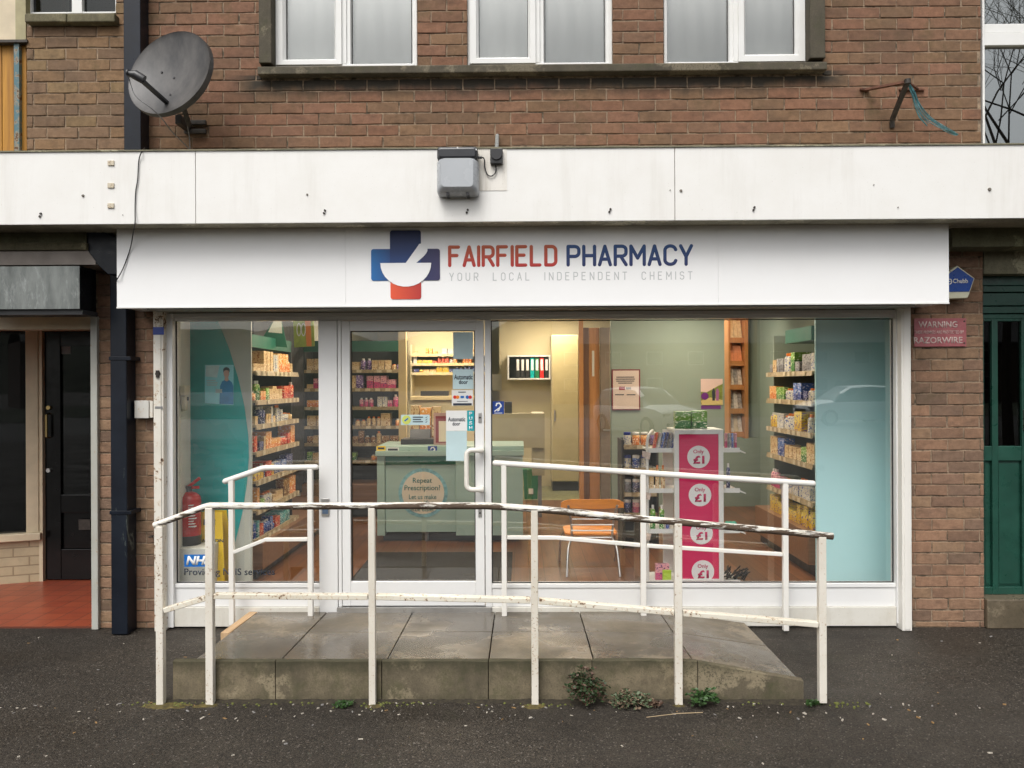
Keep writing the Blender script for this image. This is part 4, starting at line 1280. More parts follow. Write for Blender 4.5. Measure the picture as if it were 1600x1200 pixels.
def loop_sticker(px, Y, label):
    t = flat('hearing_loop_sticker', px, Y, P('hearing_blue', (0.01, 0.05, 0.26), .4), label, 'sticker', group=None)
    x0, z1, x1, z0 = px[0], px[1], px[2], px[3]
    w_, h_ = x1 - x0, z0 - z1
    def p(u, v): return at(x0 + w_ * u, z0 - h_ * v, Y - .0022)
    m = MB(); m.tube([p(.3, .62), p(.38, .82), p(.6, .86), p(.75, .68), p(.62, .48), p(.55, .3), p(.42, .24)], .0042, 6, sy=.25)
    m.tube([p(.16, .2), p(.8, .62)], .0035, 6, sy=.2)
    m.build('ear_symbol', M['paper'], t)
    m = MB(); a, b = p(.15, .10), p(.85, .06); m.box(a.x, b.x, Y - .0022, Y - .0016, b.z, a.z); m.build('text_line', M['paper'], t)
loop_sticker((769.5, 627, 787.5, 647), GY - .0002, 'blue hearing loop sticker low on the big window beside the door')
t = thing('nhs_window_lettering', 'blue health service logo with black words on the left window glass', 'window lettering', (-2.1, GY, .4))
q = rc(288, 866.5, 331, 885.5, GY); m = MB(); m.box(q[0], q[1], GY - .0012, GY, q[2], q[3]); m.build('logo_plate', M['blue'], t)
o = txp('NHS', 292, 868.5, 329, 883, Yt, M['paper'], t, bold=.045)
zc = at(310, 876, Yt).z
for v in o.data.vertices: v.co.x += (v.co.z - zc) * .22
txp('Providing NHS services', 288, 888, 429.5, 902, GY - .001, M['ink'], t, bold=.012)

# ================================================================== HANDRAILS
def post(m, px0, px1, pyt, pyb, Y, zbase=None, w=None):
    a, b = at(px0, (pyt + pyb) / 2, Y), at(px1, (pyt + pyb) / 2, Y)
    ww = (b.x - a.x) * .84
    xc = (a.x + b.x) / 2; a.x = xc - ww / 2; b.x = xc + ww / 2
    zt = at((px0 + px1) / 2, pyt, Y).z; zb = at((px0 + px1) / 2, pyb, Y).z
    m.box(a.x, b.x, Y - ww / 2, Y + ww / 2, zb, zt)
def rail_thing():
    FY = -1.05
    g = 'painted handrails round the ramp'
    t = thing('handrail', 'long front handrail with peeling top bar and rusty white posts', 'handrail', (0, FY, -.07), g)
    tops = [(244.5, 258, 822, 1103, 246.5, 259.5), (321.5, 335.5, 793, 1101, 0, 0), (575.5, 588, 793, 1103, 0, 0), (829, 842, 797, 1106, 0, 0), (1052.5, 1066.5, 817, 1105, 0, 0), (1277, 1291, 838, 1097, 0, 0)]
    for p in tops:
        m = MB(); post(m, p[0], p[1], p[2], p[3], FY); m.build('post', M['railwhite'], t, bev=.004)
    pts = [at(241, 821, FY), at(283, 806, FY), at(318, 792.5, FY), at(328, 790.5, FY)]
    pts += [at(x, 790.5 + .3 * math.sin(x / 60), FY) for x in range(360, 761, 40)]
    for x, y in ((800, 792.5), (845, 796), (900, 801), (960, 807.5), (1010, 811.5), (1060, 815.5), (1120, 821.5), (1180, 826.5), (1240, 832), (1301, 838)): pts.append(at(x, y, FY))
    m = MB(); m.tube(pts, [.0165] * 3 + [.0185] * (len(pts) - 3), 16); m.build('top_rail', M['peel'], t)
    mids = [[(258, 953), (322, 934)], [(335.5, 930.5), (575.5, 932)], [(588, 932), (829, 937.5)], [(842, 938.5), (1052.5, 956.5)], [(1066.5, 957.5), (1277, 975)]]
    m = MB()
    for a, b in mids:
        m.bar(at(*a, FY), at(*b, FY), .028, .045)
    m.build('mid_rail', M['railrust'], t, bev=.004)
    RY = -.10
    t = thing('handrail', 'short cranked white handrail left of the shop door', 'handrail', (-1.6, RY, 0), g)
    for p in ((357.5, 367, 749, 976), (480.5, 490, 733, 963)):
        m = MB(); post(m, *p, RY); m.build('post', M['railfresh'], t, bev=.004)
    m = MB(); m.tube([at(352, 752, RY), at(409, 732, RY), at(416, 731, RY), at(494, 730, RY)], .0185, 16, round_caps=True); m.build('top_rail', M['railfresh'], t)
    m = MB(); m.bar(at(366, 862.5, RY), at(414, 843.5, RY), .022, .038); m.bar(at(413.4, 843, RY), at(481, 842.5, RY), .0215, .0378); m.build('mid_rail', M['railfresh'], t, bev=.003)
    t = thing('handrail', 'long sloping white handrail in front of the big right window', 'handrail', (1.1, RY, 0), g)
    for p in ((783, 792.5, 726, 964), (1000, 1010, 741, 972), (1222, 1232, 755, 985)):
        m = MB(); post(m, *p, RY); m.build('post', M['railfresh'], t, bev=.004)
    m = MB(); m.tube([at(774, 723.5, RY), at(880, 730.5, RY), at(1005, 739, RY), at(1120, 746.5, RY), at(1270, 755.5, RY)], .0195, 16, round_caps=True); m.build('top_rail', M['railfresh'], t)
    m = MB()
    for a, b in (((792.5, 839.5), (870, 840)), ((869.8, 840), (1000, 851.5)), ((1010, 852.5), (1222, 866))): m.bar(at(*a, RY), at(*b, RY), .022, .036)
    m.build('mid_rail', M['railfresh'], t, bev=.003)
rail_thing()

# ================================================================== RAMP
def ramp():
    t = thing('access_ramp', 'concrete slab ramp with mossy kerb in front of the shop door', 'ramp', (0, -.6, 0))
    yb, yf = -.012, -.985
    def zt(x, y):
        f = (yb - y) / (yb - yf)
        z = .112 + .036 * f
        if x > .96: z -= (x - .96) / .58 * (.075 + .028 * f)
        return z
    xs = [-1.70, -1.235, -.665, -.12, .44, .965, 1.53]
    for i in range(6):
        for (ya, ybb) in ((yb, -.476), (-.482, yf)):
            a, b = xs[i] + .0028, xs[i + 1] - .0028
            if i == 0 and ya == yb: a += .0
            d = (i % 2) * .0015
            p = []
            for z_ in (0, 1):
                for x, y in ((a, ybb), (b, ybb), (b, ya), (a, ya)):
                    p.append((x, y, (zt(x, y) - d) if z_ else (-.15)))
            m = MB(); m.hexa(p); m.build('paving_slab', M['slab'], t, bev=.004)
    # timber strip at the left edge
    p = []
    for z_ in (0, 1):
        for x, y in ((-1.755, -.50), (-1.70, -.50), (-1.70, yb), (-1.755, yb)): p.append((x, y, zt(-1.7, y) + (.002 if z_ else -.2)))
    m = MB(); m.hexa(p); m.build('edging_strip', wood('pale_edging_timber', (.42, .26, .13), (.6, .42, .25), .6, axis='y'), t, bev=.003)
    kx = [at(270, 1060, -1.02).x, at(430.5, 1060, -1.02).x, at(596.5, 1060, -1.02).x, at(763, 1060, -1.02).x, at(925, 1060, -1.02).x, at(1090, 1060, -1.02).x, at(1256, 1070, -1.02).x]
    rnd = random.Random(4)
    for i in range(6):
        a, b = kx[i] + .0025, kx[i + 1] - .0025
        dz = rnd.uniform(-.003, .003)
        m = MB(); n = 6
        for k in range(n + 1):
            x = a + (b - a) * k / n
            z = zt(x, yf - .0) + .004 + dz
            for y, zz in ((-1.025, -.16), (-1.022, z - .004), (-1.016, z), (-.989, z), (-.989, -.16)):
                mb_y = y
                m.v.append((x, mb_y + rnd.uniform(-.001, .001), zz + (rnd.uniform(-.002, .002) if zz > 0 else 0)))
        for k in range(n):
            for j in range(4):
                m.f.append([k*5+j, (k+1)*5+j, (k+1)*5+j+1, k*5+j+1]); m.m.append(0); m.sm.append(False)
        m.f.append([0, 1, 2, 3, 4]); m.m.append(0); m.sm.append(False)
        m.f.append([n*5+4, n*5+3, n*5+2, n*5+1, n*5]); m.m.append(0); m.sm.append(False)
        m.build('kerb_stone', M['kerb'], t)
ramp()

# ================================================================== FIXTURES ON THE FACADE
def satellite_dish():
    c = at(264, 113, -.42)
    t = thing('satellite_dish', 'grey weathered satellite dish above the left end of the canopy', 'satellite dish', c)
    nrm = Vector((-.24, -.93, .25)).normalized()
    up = Vector((.10, .25, 1.0)); sidev = nrm.cross(up).normalized(); up = sidev.cross(nrm).normalized()
    Rd, dep = .283, .055
    m = MB(); nr, na = 10, 56
    def pt(r, a, off=0):
        ex = 1.0 + .0 * math.cos(a)
        return c + sidev * (r * math.cos(a)) + up * (r * 1.0 * math.sin(a)) + nrm * (dep * (r / Rd) ** 2 - dep + off)
    for i in range(nr + 1):
        for j in range(na): m.v.append(tuple(pt(Rd * i / nr + 1e-4, 2*math.pi*j/na)))
    for i in range(nr):
        for j in range(na): m.f.append([i*na+j, (i+1)*na+j, (i+1)*na+(j+1)%na, i*na+(j+1)%na]); m.m.append(0); m.sm.append(True)
    b0 = len(m.v)
    for (r, off) in ((Rd + .005, .002), (Rd + .008, -.034), (Rd - .01, -.040)):
        for j in range(na): m.v.append(tuple(pt(r, 2*math.pi*j/na, off)))
    rings = [nr * na, b0, b0 + na, b0 + 2 * na]
    for a, b in zip(rings, rings[1:]):
        for j in range(na): m.f.append([a+j, b+j, b+(j+1)%na, a+(j+1)%na]); m.m.append(0); m.sm.append(True)
    b1 = len(m.v)
    for i in range(5):
        for j in range(na): m.v.append(tuple(pt((Rd - .01) * (4 - i) / 4 + 1e-4, 2*math.pi*j/na, -.046)))
    pr = b0 + 2 * na
    for i in range(5):
        for j in range(na): m.f.append([pr+j, b1+i*na+j, b1+i*na+(j+1)%na, pr+(j+1)%na]); m.m.append(0); m.sm.append(True)
        pr = b1 + i * na
    tt = NT('weathered_dish_paint')
    n = tt.noise(6, 6, .65, tt.mapv(tt.tc.outputs['Object'], (1, 1, .5)))
    cc = tt.mix(tt.ramp(n, .38, .62), (0.036, 0.035, 0.035), (0.090, 0.084, 0.079))
    tt.out(cc, .45)
    dish = m.build('reflector', tt.mat, t)
    for (u, v) in ((.02, .0), (.35, .15), (.26, -.42), (-.02, -.45)):
        p = c + sidev * (u * Rd) + up * (v * Rd) + nrm * (dep * (u*u + v*v) - dep)
        m = MB(); m.tube([p - nrm * .002, p + nrm * .005], .007, 8); m.build('bolt', M['black'], dish)
    # feed arm and head: foot low on the dish, head out in front to the left
    foot = at(268, 164, c.y - .02); foot = c + (-up) * Rd * .78 + sidev * 0.0
    # aim the arm at its head
    foot = at(267, 166, -.40); head = at(222, 126, -.66)
    m = MB(); m.bar(foot, head, .02, .026); m.build('feed_arm', M['black'], t, bev=.003)
    h2 = at(200, 114, -.68)
    m = MB(); m.tube([head + Vector((.012, 0, .004)), head * .5 + h2 * .5 + Vector((0, 0, .012)), h2 * .9 + head * .1, h2], [.026, .027, .016, .015], 12, round_caps=False)
    m.tube([h2 + Vector((-.004, 0, 0)), h2 + Vector((.006, .0, 0))], .02, 12)
    m.build('receiver_head', M['black'], t)
    # mast and wall bracket
    a = c + nrm * (-dep - .03); b = at(290, 178, -.22); w0 = at(300, 200, -.1)
    m = MB(); m.tube([a, at(286, 165, -.26), b, at(296, 196, -.14)], .016, 10); m.build('mast', M['darkiron'], t)
    q = rc(288, 188, 322, 209, -.02); m = MB(); m.box(q[0], q[1], -.03, -.006, q[3] - .03, q[3]); m.box(q[0], q[1], -.03, -.006, q[2], q[2] + .03); m.box(q[0], q[0] + .04, -.16, -.006, q[2] + .02, q[3] - .01)
    m.build('wall_bracket', M['darkiron'], t, bev=.004)
    # cable of the dish: two hanging loops, then over the canopy
    pts = [h2, at(203, 128, -.64), at(212, 150, -.64), at(235, 168, -.62), at(252, 184, -.55), at(268, 205, -.42), at(285, 222, -.2), at(297, 234, -.12)]
    m = MB(); m.tube(smooth(pts), .0035, 6); m.tube(smooth([at(291, 180, -.2), at(293, 198, -.1), at(296, 215, -.04), at(297, 235, -.03)]), .0035, 6)
    m.build('cable', M['grey'], t)
def smooth(pts, n=5):
    pts = [Vector(p) for p in pts]; out = []
    for i in range(len(pts) - 1):
        p0, p1, p2, p3 = pts[max(i-1, 0)], pts[i], pts[i+1], pts[min(i+2, len(pts)-1)]
        for k in range(n):
            t = k / n
            out.append(.5 * ((2*p1) + (-p0+p2)*t + (2*p0-5*p1+4*p2-p3)*t*t + (-p0+3*p1-3*p2+p3)*t**3))
    out.append(pts[-1]); return out
satellite_dish()
m = MB()
m.tube(smooth([at(226, 231, -.30), at(222, 236, -.505), at(217, 250, -.508), at(215, 280, -.508), at(212, 300, -.508), at(211, 325, -.508), at(211, 347, -.508), at(208, 365, -.40), at(203, 390, -.342), at(192, 420, -.341), at(182.5, 437, -.341), at(180, 441, -.2)]), .0032, 6)
setp(m.build('loose_cable', M['black']), 'thin black cable draped over the canopy and the left end of the sign', 'cable')

def drainpipes():
    t = thing('drainpipe', 'dark navy square drainpipe on the upper wall behind the dish', 'drainpipe', (at(203, 100).x, -.06, C_TOP))
    Y = -.12
    a0, a1 = at(189.5, 0, Y), at(216, 0, Y); b0, b1 = at(196, 235, Y), at(215.5, 235, Y)
    zt, zb = 5.9, C_TOP + .012
    w_ = a1.x - a0.x
    m = MB()
    m.box(b0.x - .01, b0.x - .01 + w_, Y, -.006, zb, zt)
    m.build('pipe', M['navy'], t, bev=.004)
    m = MB(); m.box(b0.x - .025, b0.x + w_ + .005, Y - .006, -.005, 4.5, 4.56); m.build('collar', M['navy'], t, bev=.003)
    t = thing('drainpipe', 'scuffed navy square drainpipe running down the left brick pier', 'drainpipe', (at(190, 700).x, -.06, 0))
    Y = -.13
    q = rc(172.5, 430, 198, 985, Y)
    m = MB(); m.box(q[0], q[1], Y, -.006, .0, at(186, 425, Y).z)
    m.build('pipe', white_paint('scuffed_navy_paint', (0.020, 0.027, 0.042), .0, 0, rough=.4, streak=.0) if False else navy_scuffed(), t, bev=.006)
    m = MB(); m.hexa([Vector(p) for p in [(q[0]-.02,Y+.03,at(186,428,Y).z),(q[1],Y+.03,at(186,428,Y).z),(q[1],-.006,at(186,428,Y).z),(q[0]-.02,-.006,at(186,428,Y).z),
        (at(140,372,Y).x,Y+.03,C_BOT-.02),(at(178,350,Y).x,Y+.03,C_BOT-.02),(at(178,350,Y).x,-.006,C_BOT-.02),(at(140,372,Y).x,-.006,C_BOT-.02)]])
    m.build('swan_neck', M['navy'], t, bev=.006)
    hp = [(134, 358), (134.5, 400), (150, 412), (168, 429), (186, 429), (186, 372), (160, 362)]
    pp = [(at(x_, y_, -.46).x, at(x_, y_, -.46).z) for x_, y_ in hp]
    pp = [(at(x_, y_, -.235).x, at(x_, y_, -.235).z) for x_, y_ in hp]
    m = MB(); m.prism(pp, -.235, -.135); m.build('hopper_head', M['navy'], t, bev=.006)
    for py in (801, 560):
        zc = at(186, py, Y).z
        m = MB(); m.box(q[0] - .006, q[1] + .03, Y - .005, -.005, zc - .012, zc + .012); m.build('pipe_clip', M['navy'], t, bev=.002)
def navy_scuffed():
    t = NT('scuffed_navy_paint')
    n = t.noise(5, 5)
    c = t.mix(t.ramp(n, .3, .7), (0.003, 0.005, 0.010), (0.008, 0.012, 0.020))
    z = t.xyz()[2]
    s = t.noise(11, 7, .75, t.mapv(t.tc.outputs['Object'], (1.8, 1, .5)), 1.0)
    low = t.ramp(t.math('ABSOLUTE', t.math('SUBTRACT', z, .66)), .05, .5, .14, 0)
    c = t.mix(t.ramp(t.math('ADD', s, low), .67, .73, 0, .8), c, (0.13, 0.15, 0.13))
    return t.out(c, .4, None, .3)
drainpipes()

def floodlight():
    q = rc(683, 232, 748, 305, -.56)
    t = thing('floodlight', 'grey bulkhead floodlight with black hood on the canopy front', 'light', ((q[0]+q[1])/2, -.5, q[2]))
    x0, x1, z0, z1 = q
    zm = z0 + (z1 - z0) * .745
    m = MB(); m.prism(rr(x0 + .004, x1 - .004, zm - .01, z1, .016), -.60, -.502)
    m.build('hood', M['black'], t, bev=.010, seg=3)
    m = MB(); W_, H_ = x1 - x0, zm - z0
    # lens: tapered box, rounded bottom
    rings = [(-.502, 0, 0), (-.565, 0, 0), (-.60, .012, .014), (-.618, .03, .03)]
    prev = None
    for (y, ins, insz) in rings:
        b = len(m.v); ring = rr(x0 + ins, x1 - ins, z0 + insz * 1.2, zm - insz * .1, .022)
        m.v += [(x, y, z) for x, z in ring]
        if prev is not None:
            n = len(ring)
            for i in range(n): m.f.append([b + i, b + (i+1) % n, prev + (i+1) % n, prev + i]); m.m.append(0); m.sm.append(True)
        prev = b
    m.f.append([prev + i for i in range(len(ring))]); m.m.append(0); m.sm.append(True)
    m.build('lens', P('cloudy_grey_lens', (0.40, 0.42, 0.44), .25, .04, 4, bs=0), t)
    m = MB(); m.prism(rr(x0 + .014, x1 - .014, zm + .004, z1 - .012, .012), -.612, -.598); m.build('visor', P('gloss_black_plastic', (.02, .022, .026), .2), t, bev=.006)
    for px in (700, 731):
        c = at(px, 305, -.56); m = MB(); m.box(c.x - .008, c.x + .008, -.59, -.51, z0 - .007, z0 + .006); m.build('catch', M['black'], t)
    for px, py in ((687, 234), (715, 231), (744, 234)):
        c = at(px, py, -.6); m = MB(); m.tube([(c.x, -.598, c.z), (c.x, -.606, c.z)], .005, 8); m.build('screw', M['steel'], t)
    q = rc(766, 232.5, 785.5, 256, -.53)
    j = thing('junction_box', 'small black square junction box right of the canopy floodlight', 'junction box', ((q[0]+q[1])/2, -.5, q[2]))
    m = MB(); m.box(q[0], q[1], -.54, -.504, q[2], q[3]); m.build('box', M['black'], j, bev=.004)
    c = ((q[0] + q[1]) / 2, (q[2] + q[3]) / 2 + .008)
    m = MB(); m.tube([(c[0], -.552, c[1]), (c[0], -.538, c[1])], .032, 24); m.build('round_cap', M['black'], j)
    m = MB(); m.tube(smooth([at(749, 246, -.54), at(754, 246, -.53), at(757, 250, -.52), at(757.5, 262, -.515), at(762, 273, -.515), at(768, 275, -.515), at(774, 270, -.515), at(775, 262, -.515), at(773, 255, -.53)]), .0036, 8)
    m.tube([at(747, 246, -.54), at(753, 246, -.54)], .009, 8); m.build('lead', M['black'], j)
    m = MB(); m.tube([at(776, 233, -.49), at(776.5, 226, -.3), at(777, 212, -.02)], .013, 10); m.build('conduit', P('aged_grey_conduit', (.22, .23, .22), .6, .3, 20), j)
floodlight()

def wall_bracket():
    t = thing('wall_bracket', 'rusty three armed iron bracket with frayed blue rope on the right upper wall', 'bracket', at(1418, 130, -.02))
    ap = at(1418, 128, -.26)
    m = MB(); m.bar(ap, at(1353, 140, -.012), .018, .018); m.bar(at(1344, 139.5, -.012), at(1358, 141, -.012), .014, .03); m.build('rusty_arm', M['rust'], t, bev=.002)
    m = MB(); m.bar(ap + Vector((.0, 0, .0)), at(1394, 187, -.04), .024, .03); m.bar(at(1394, 186, -.02), at(1394, 200, -.012), .03, .014); m.build('strut', M['darkiron'], t, bev=.003)
    m = MB(); m.bar(at(1405, 140, -.012), at(1444, 140.5, -.012), .012, .02); m.build('wall_bar', M['rust'], t, bev=.002)
    m = MB(); m.bar(ap + Vector((.0, 0, .0)), at(1434, 139, -.012), .014, .014); m.build('rusty_arm', M['rust'], t, bev=.002)
    m = MB(); m.tube([ap + Vector((0, 0, -.012)), ap + Vector((0, -.0, .016))], .020, 12); m.tube([ap + Vector((0, 0, .0155)), ap + Vector((0, 0, .018))], .012, 10); m.build('socket', M['darkiron'], t)
    rnd = random.Random(2); m = MB()
    base = [(1421, 134), (1428, 146), (1433, 160), (1442, 176), (1455, 188), (1470, 198), (1485, 206), (1496, 211)]
    for k in range(9):
        s = rnd.uniform(-1, 1); pts = []
        stop = len(base) if k < 6 else 5
        for i, (x, y) in enumerate(base[:stop]):
            spread = 2.6 * math.sin(math.pi * min(1, (i + .5) / 8)) + .6
            dx, dy = s * spread * .8 + rnd.uniform(-.8, .8), -s * spread + rnd.uniform(-.8, .8)
            if k >= 6: dy += i * 1.6 ; dx -= i * 1.2
            pts.append(at(x + dx, y + dy, -.235 + i * .025 + rnd.uniform(-.01, .01)))
        m.tube(smooth(pts, 3), .0026, 5)
    rp = setp(m.build('frayed_rope', P('faded_blue_rope', (.10, .27, .31), .8, .4, 40)), 'frayed pale blue rope hanging from the rusty iron bracket', 'rope')
wall_bracket()

def alarm_box():
    Y = -.10
    P_ = lambda px, py: (at(px, py, Y).x, at(px, py, Y).z)
    t = thing('alarm_box', 'blue and white five sided alarm box at the right end of the sign', 'alarm box', at(1500, 465, -.05))
    m = MB(); poly = [P_(1479, 467), P_(1513, 465.5), P_(1524, 434.5), P_(1496.5, 414.5), P_(1470, 434)]
    m.prism(poly, Y + .004, -.006); m.build('case', P('cream_plastic', (.62, .60, .45), .4), t, bev=.005)
    m = MB(); poly = [P_(1480, 456), P_(1514.5, 455.5), P_(1521.5, 435.5), P_(1496.5, 417.5), P_(1473, 435)]
    m.prism(poly, Y, Y + .0035); m.build('cover', P('alarm_blue', (.004, .055, .30), .3, .03), t)
    txp('Chubb', 1489, 435.5, 1512.5, 442.5, Y - .001, M['paper'], t, bold=.03)
    c = P_(1484, 440); m = MB(); m.tube([(c[0] + .012 * math.cos(R(a)), Y - .001, c[1] + .016 * math.sin(R(a))) for a in range(-110, 111, 20)], .003, 6, sy=.3)
    m.tube([(c[0] - .012, Y - .001, c[1]), (c[0] + .006, Y - .001, c[1])], .003, 6, sy=.3); m.build('logo_mark', M['paper'], t)
alarm_box()

def warning_sign():
    Y = -.012
    q = rc(1428, 497.5, 1509.5, 541.5, Y)
    tt = NT('faded_red_plastic')
    n = tt.noise(14, 6, .75)
    c = tt.mix(tt.ramp(n, .3, .7), (0.30, 0.072, 0.082), (0.42, 0.15, 0.155))
    tt.out(c, .5)
    t = thing('warning_sign', 'faded red razorwire warning sign with pale letters on the right brick pier', 'sign', ((q[0]+q[1])/2, Y, q[2]))
    m = MB(); m.box(q[0], q[1], Y - .004, Y, q[2], q[3]); m.build('board', tt.mat, t, bev=.001)
    pale = P('pale_worn_letter', (.58, .46, .42), .6, .25, 60)
    txp('WARNING', 1435, 502, 1496, 512, Y - .0045, pale, t, bold=.02)
    txp('THESE PREMISES ARE PROTECTED BY', 1428.5, 516.5, 1506, 521.5, Y - .0045, pale, t, bold=.01)
    txp('RAZORWIRE', 1428, 526.5, 1504, 536.5, Y - .0045, pale, t, bold=.02)
    for px, py in ((1506, 502), (1506, 536)):
        c = at(px, py, Y); m = MB(); m.tube([(c.x, Y - .007, c.z), (c.x, Y, c.z)], .006, 8); m.build('screw', M['darkiron'], t)
warning_sign()

q = rc(210.5, 626, 238, 653.5, -.05)
t = thing('meter_box', 'small white weathered box on the left pier beside the rusty guide rail', 'utility box', ((q[0]+q[1])/2, -.02, q[2]))
m = MB(); m.box(q[0], q[1] - .022, -.055, -.006, q[2], q[3]); m.build('box', white_paint('dirty_box_paint', (.62, .61, .57), .5, 1.2, 26, thr=.62), t, bev=.003)
m = MB(); m.box(q[1] - .021, q[1], -.045, -.006, q[2] + .003, q[3] - .003); m.build('hinge_side', M['guiderust'], t, bev=.002)
c = at(237, 838, -.02)
m = MB(); m.tube([(c.x, -.004, c.z), (c.x, -.03, c.z)], .007, 8); m.tube([(c.x, -.028, c.z), (c.x - .01, -.04, c.z), (c.x, -.05, c.z), (c.x + .01, -.04, c.z), (c.x, -.03, c.z)], .003, 6)
setp(m.build('wall_eye_bolt', M['darkiron']), 'small dark eye bolt in the left brick pier', 'bolt')

# ================================================================== WEEDS, MOSS, LITTER
def weed(px, py, w_, h_, n, label, mats, cat='weed', grassy=False, Y=-1.06, name='weed', seed=1):
    c = at(px, py, Y); zb = gz(0, Y) if Y < -.9 else .12
    if Y > -.9: c = at(px, py, Y)
    t = thing(name, label, cat, (c.x, Y, c.z))
    rnd = random.Random(seed); st = MB(); lf = MB()
    for i in range(n):
        a = rnd.uniform(0, 2 * math.pi); s = rnd.uniform(.3, 1)
        tip = Vector((c.x + math.cos(a) * w_ * s * .5, Y - abs(math.sin(a)) * w_ * .35 * s - .01, c.z + h_ * rnd.uniform(.25, 1) * (1.1 - .6 * s)))
        b = Vector((c.x + rnd.uniform(-.01, .01), Y, c.z))
        midp = (b + tip) / 2 + Vector((0, 0, h_ * .25))
        if grassy:
            st.tube([b, midp, tip], [.0016, .0014, .0004], 4); continue
        pts = smooth([b, midp, tip], 4); st.tube(pts, .0013, 4)
        for k in range(2, len(pts)):
            for sgn in (-1, 1):
                p = pts[k]; L_ = rnd.uniform(.012, .026); d = Vector((sgn * rnd.uniform(.4, 1), rnd.uniform(-.7, .3), rnd.uniform(-.2, .7))).normalized()
                u = d.cross(Vector((rnd.uniform(-1,1), rnd.uniform(-1,1), rnd.uniform(-1,1)))).normalized() * L_ * .3
                q0 = p + d * L_
                mi = 0 if rnd.random() < .7 else 1
                lf.add([p, p + d * L_ * .5 + u, q0, p + d * L_ * .5 - u], [(0, 1, 2, 3)], mi)
    st.build('stems', mats[1], t)
    if lf.v: lf.build('leaves', mats, t)
wg = [P('dark_weed_leaf', (.028, .052, .016), .6, .4, 60), P('reddish_weed_leaf', (.09, .05, .032), .6, .4, 60)]
wg2 = [P('grey_green_leaf', (.07, .095, .045), .6, .3, 60), P('dry_weed_stem', (.16, .11, .07), .8, .3, 60)]
wg3 = [P('fresh_weed_leaf', (.035, .085, .018), .55, .3, 60), P('dark_weed_leaf', 0)]
weed(914, 1103, .25, .25, 105, 'tall dark leafy weed growing against the kerb between two railing posts', wg, seed=1)
weed(984, 1104, .24, .11, 55, 'low straggly grey green weed at the kerb foot', wg2, seed=2)
weed(1096, 1102, .19, .12, 50, 'fresh green weed at the kerb joint by the fifth railing post', wg3, seed=3)
weed(1040, 973, .12, .05, 26, 'tuft of dry grass in the slab joint below the big window', [wg3[0], P('olive_grass', (.10, .11, .03), .7, .3, 60)], 'grass tuft', True, Y=-.14, name='grass_tuft', seed=4)
weed(1268, 1100, .08, .03, 12, 'tiny weed at the foot of the rightmost railing post', wg3, seed=5)
weed(1020, 1103, .10, .05, 16, 'sparse brownish weed between the grey green weed and the fifth railing post', [wg[1], wg2[1]], seed=8)
weed(540, 1101, .12, .03, 20, 'low green sprig at the kerb foot left of the third railing post', wg3, seed=6)
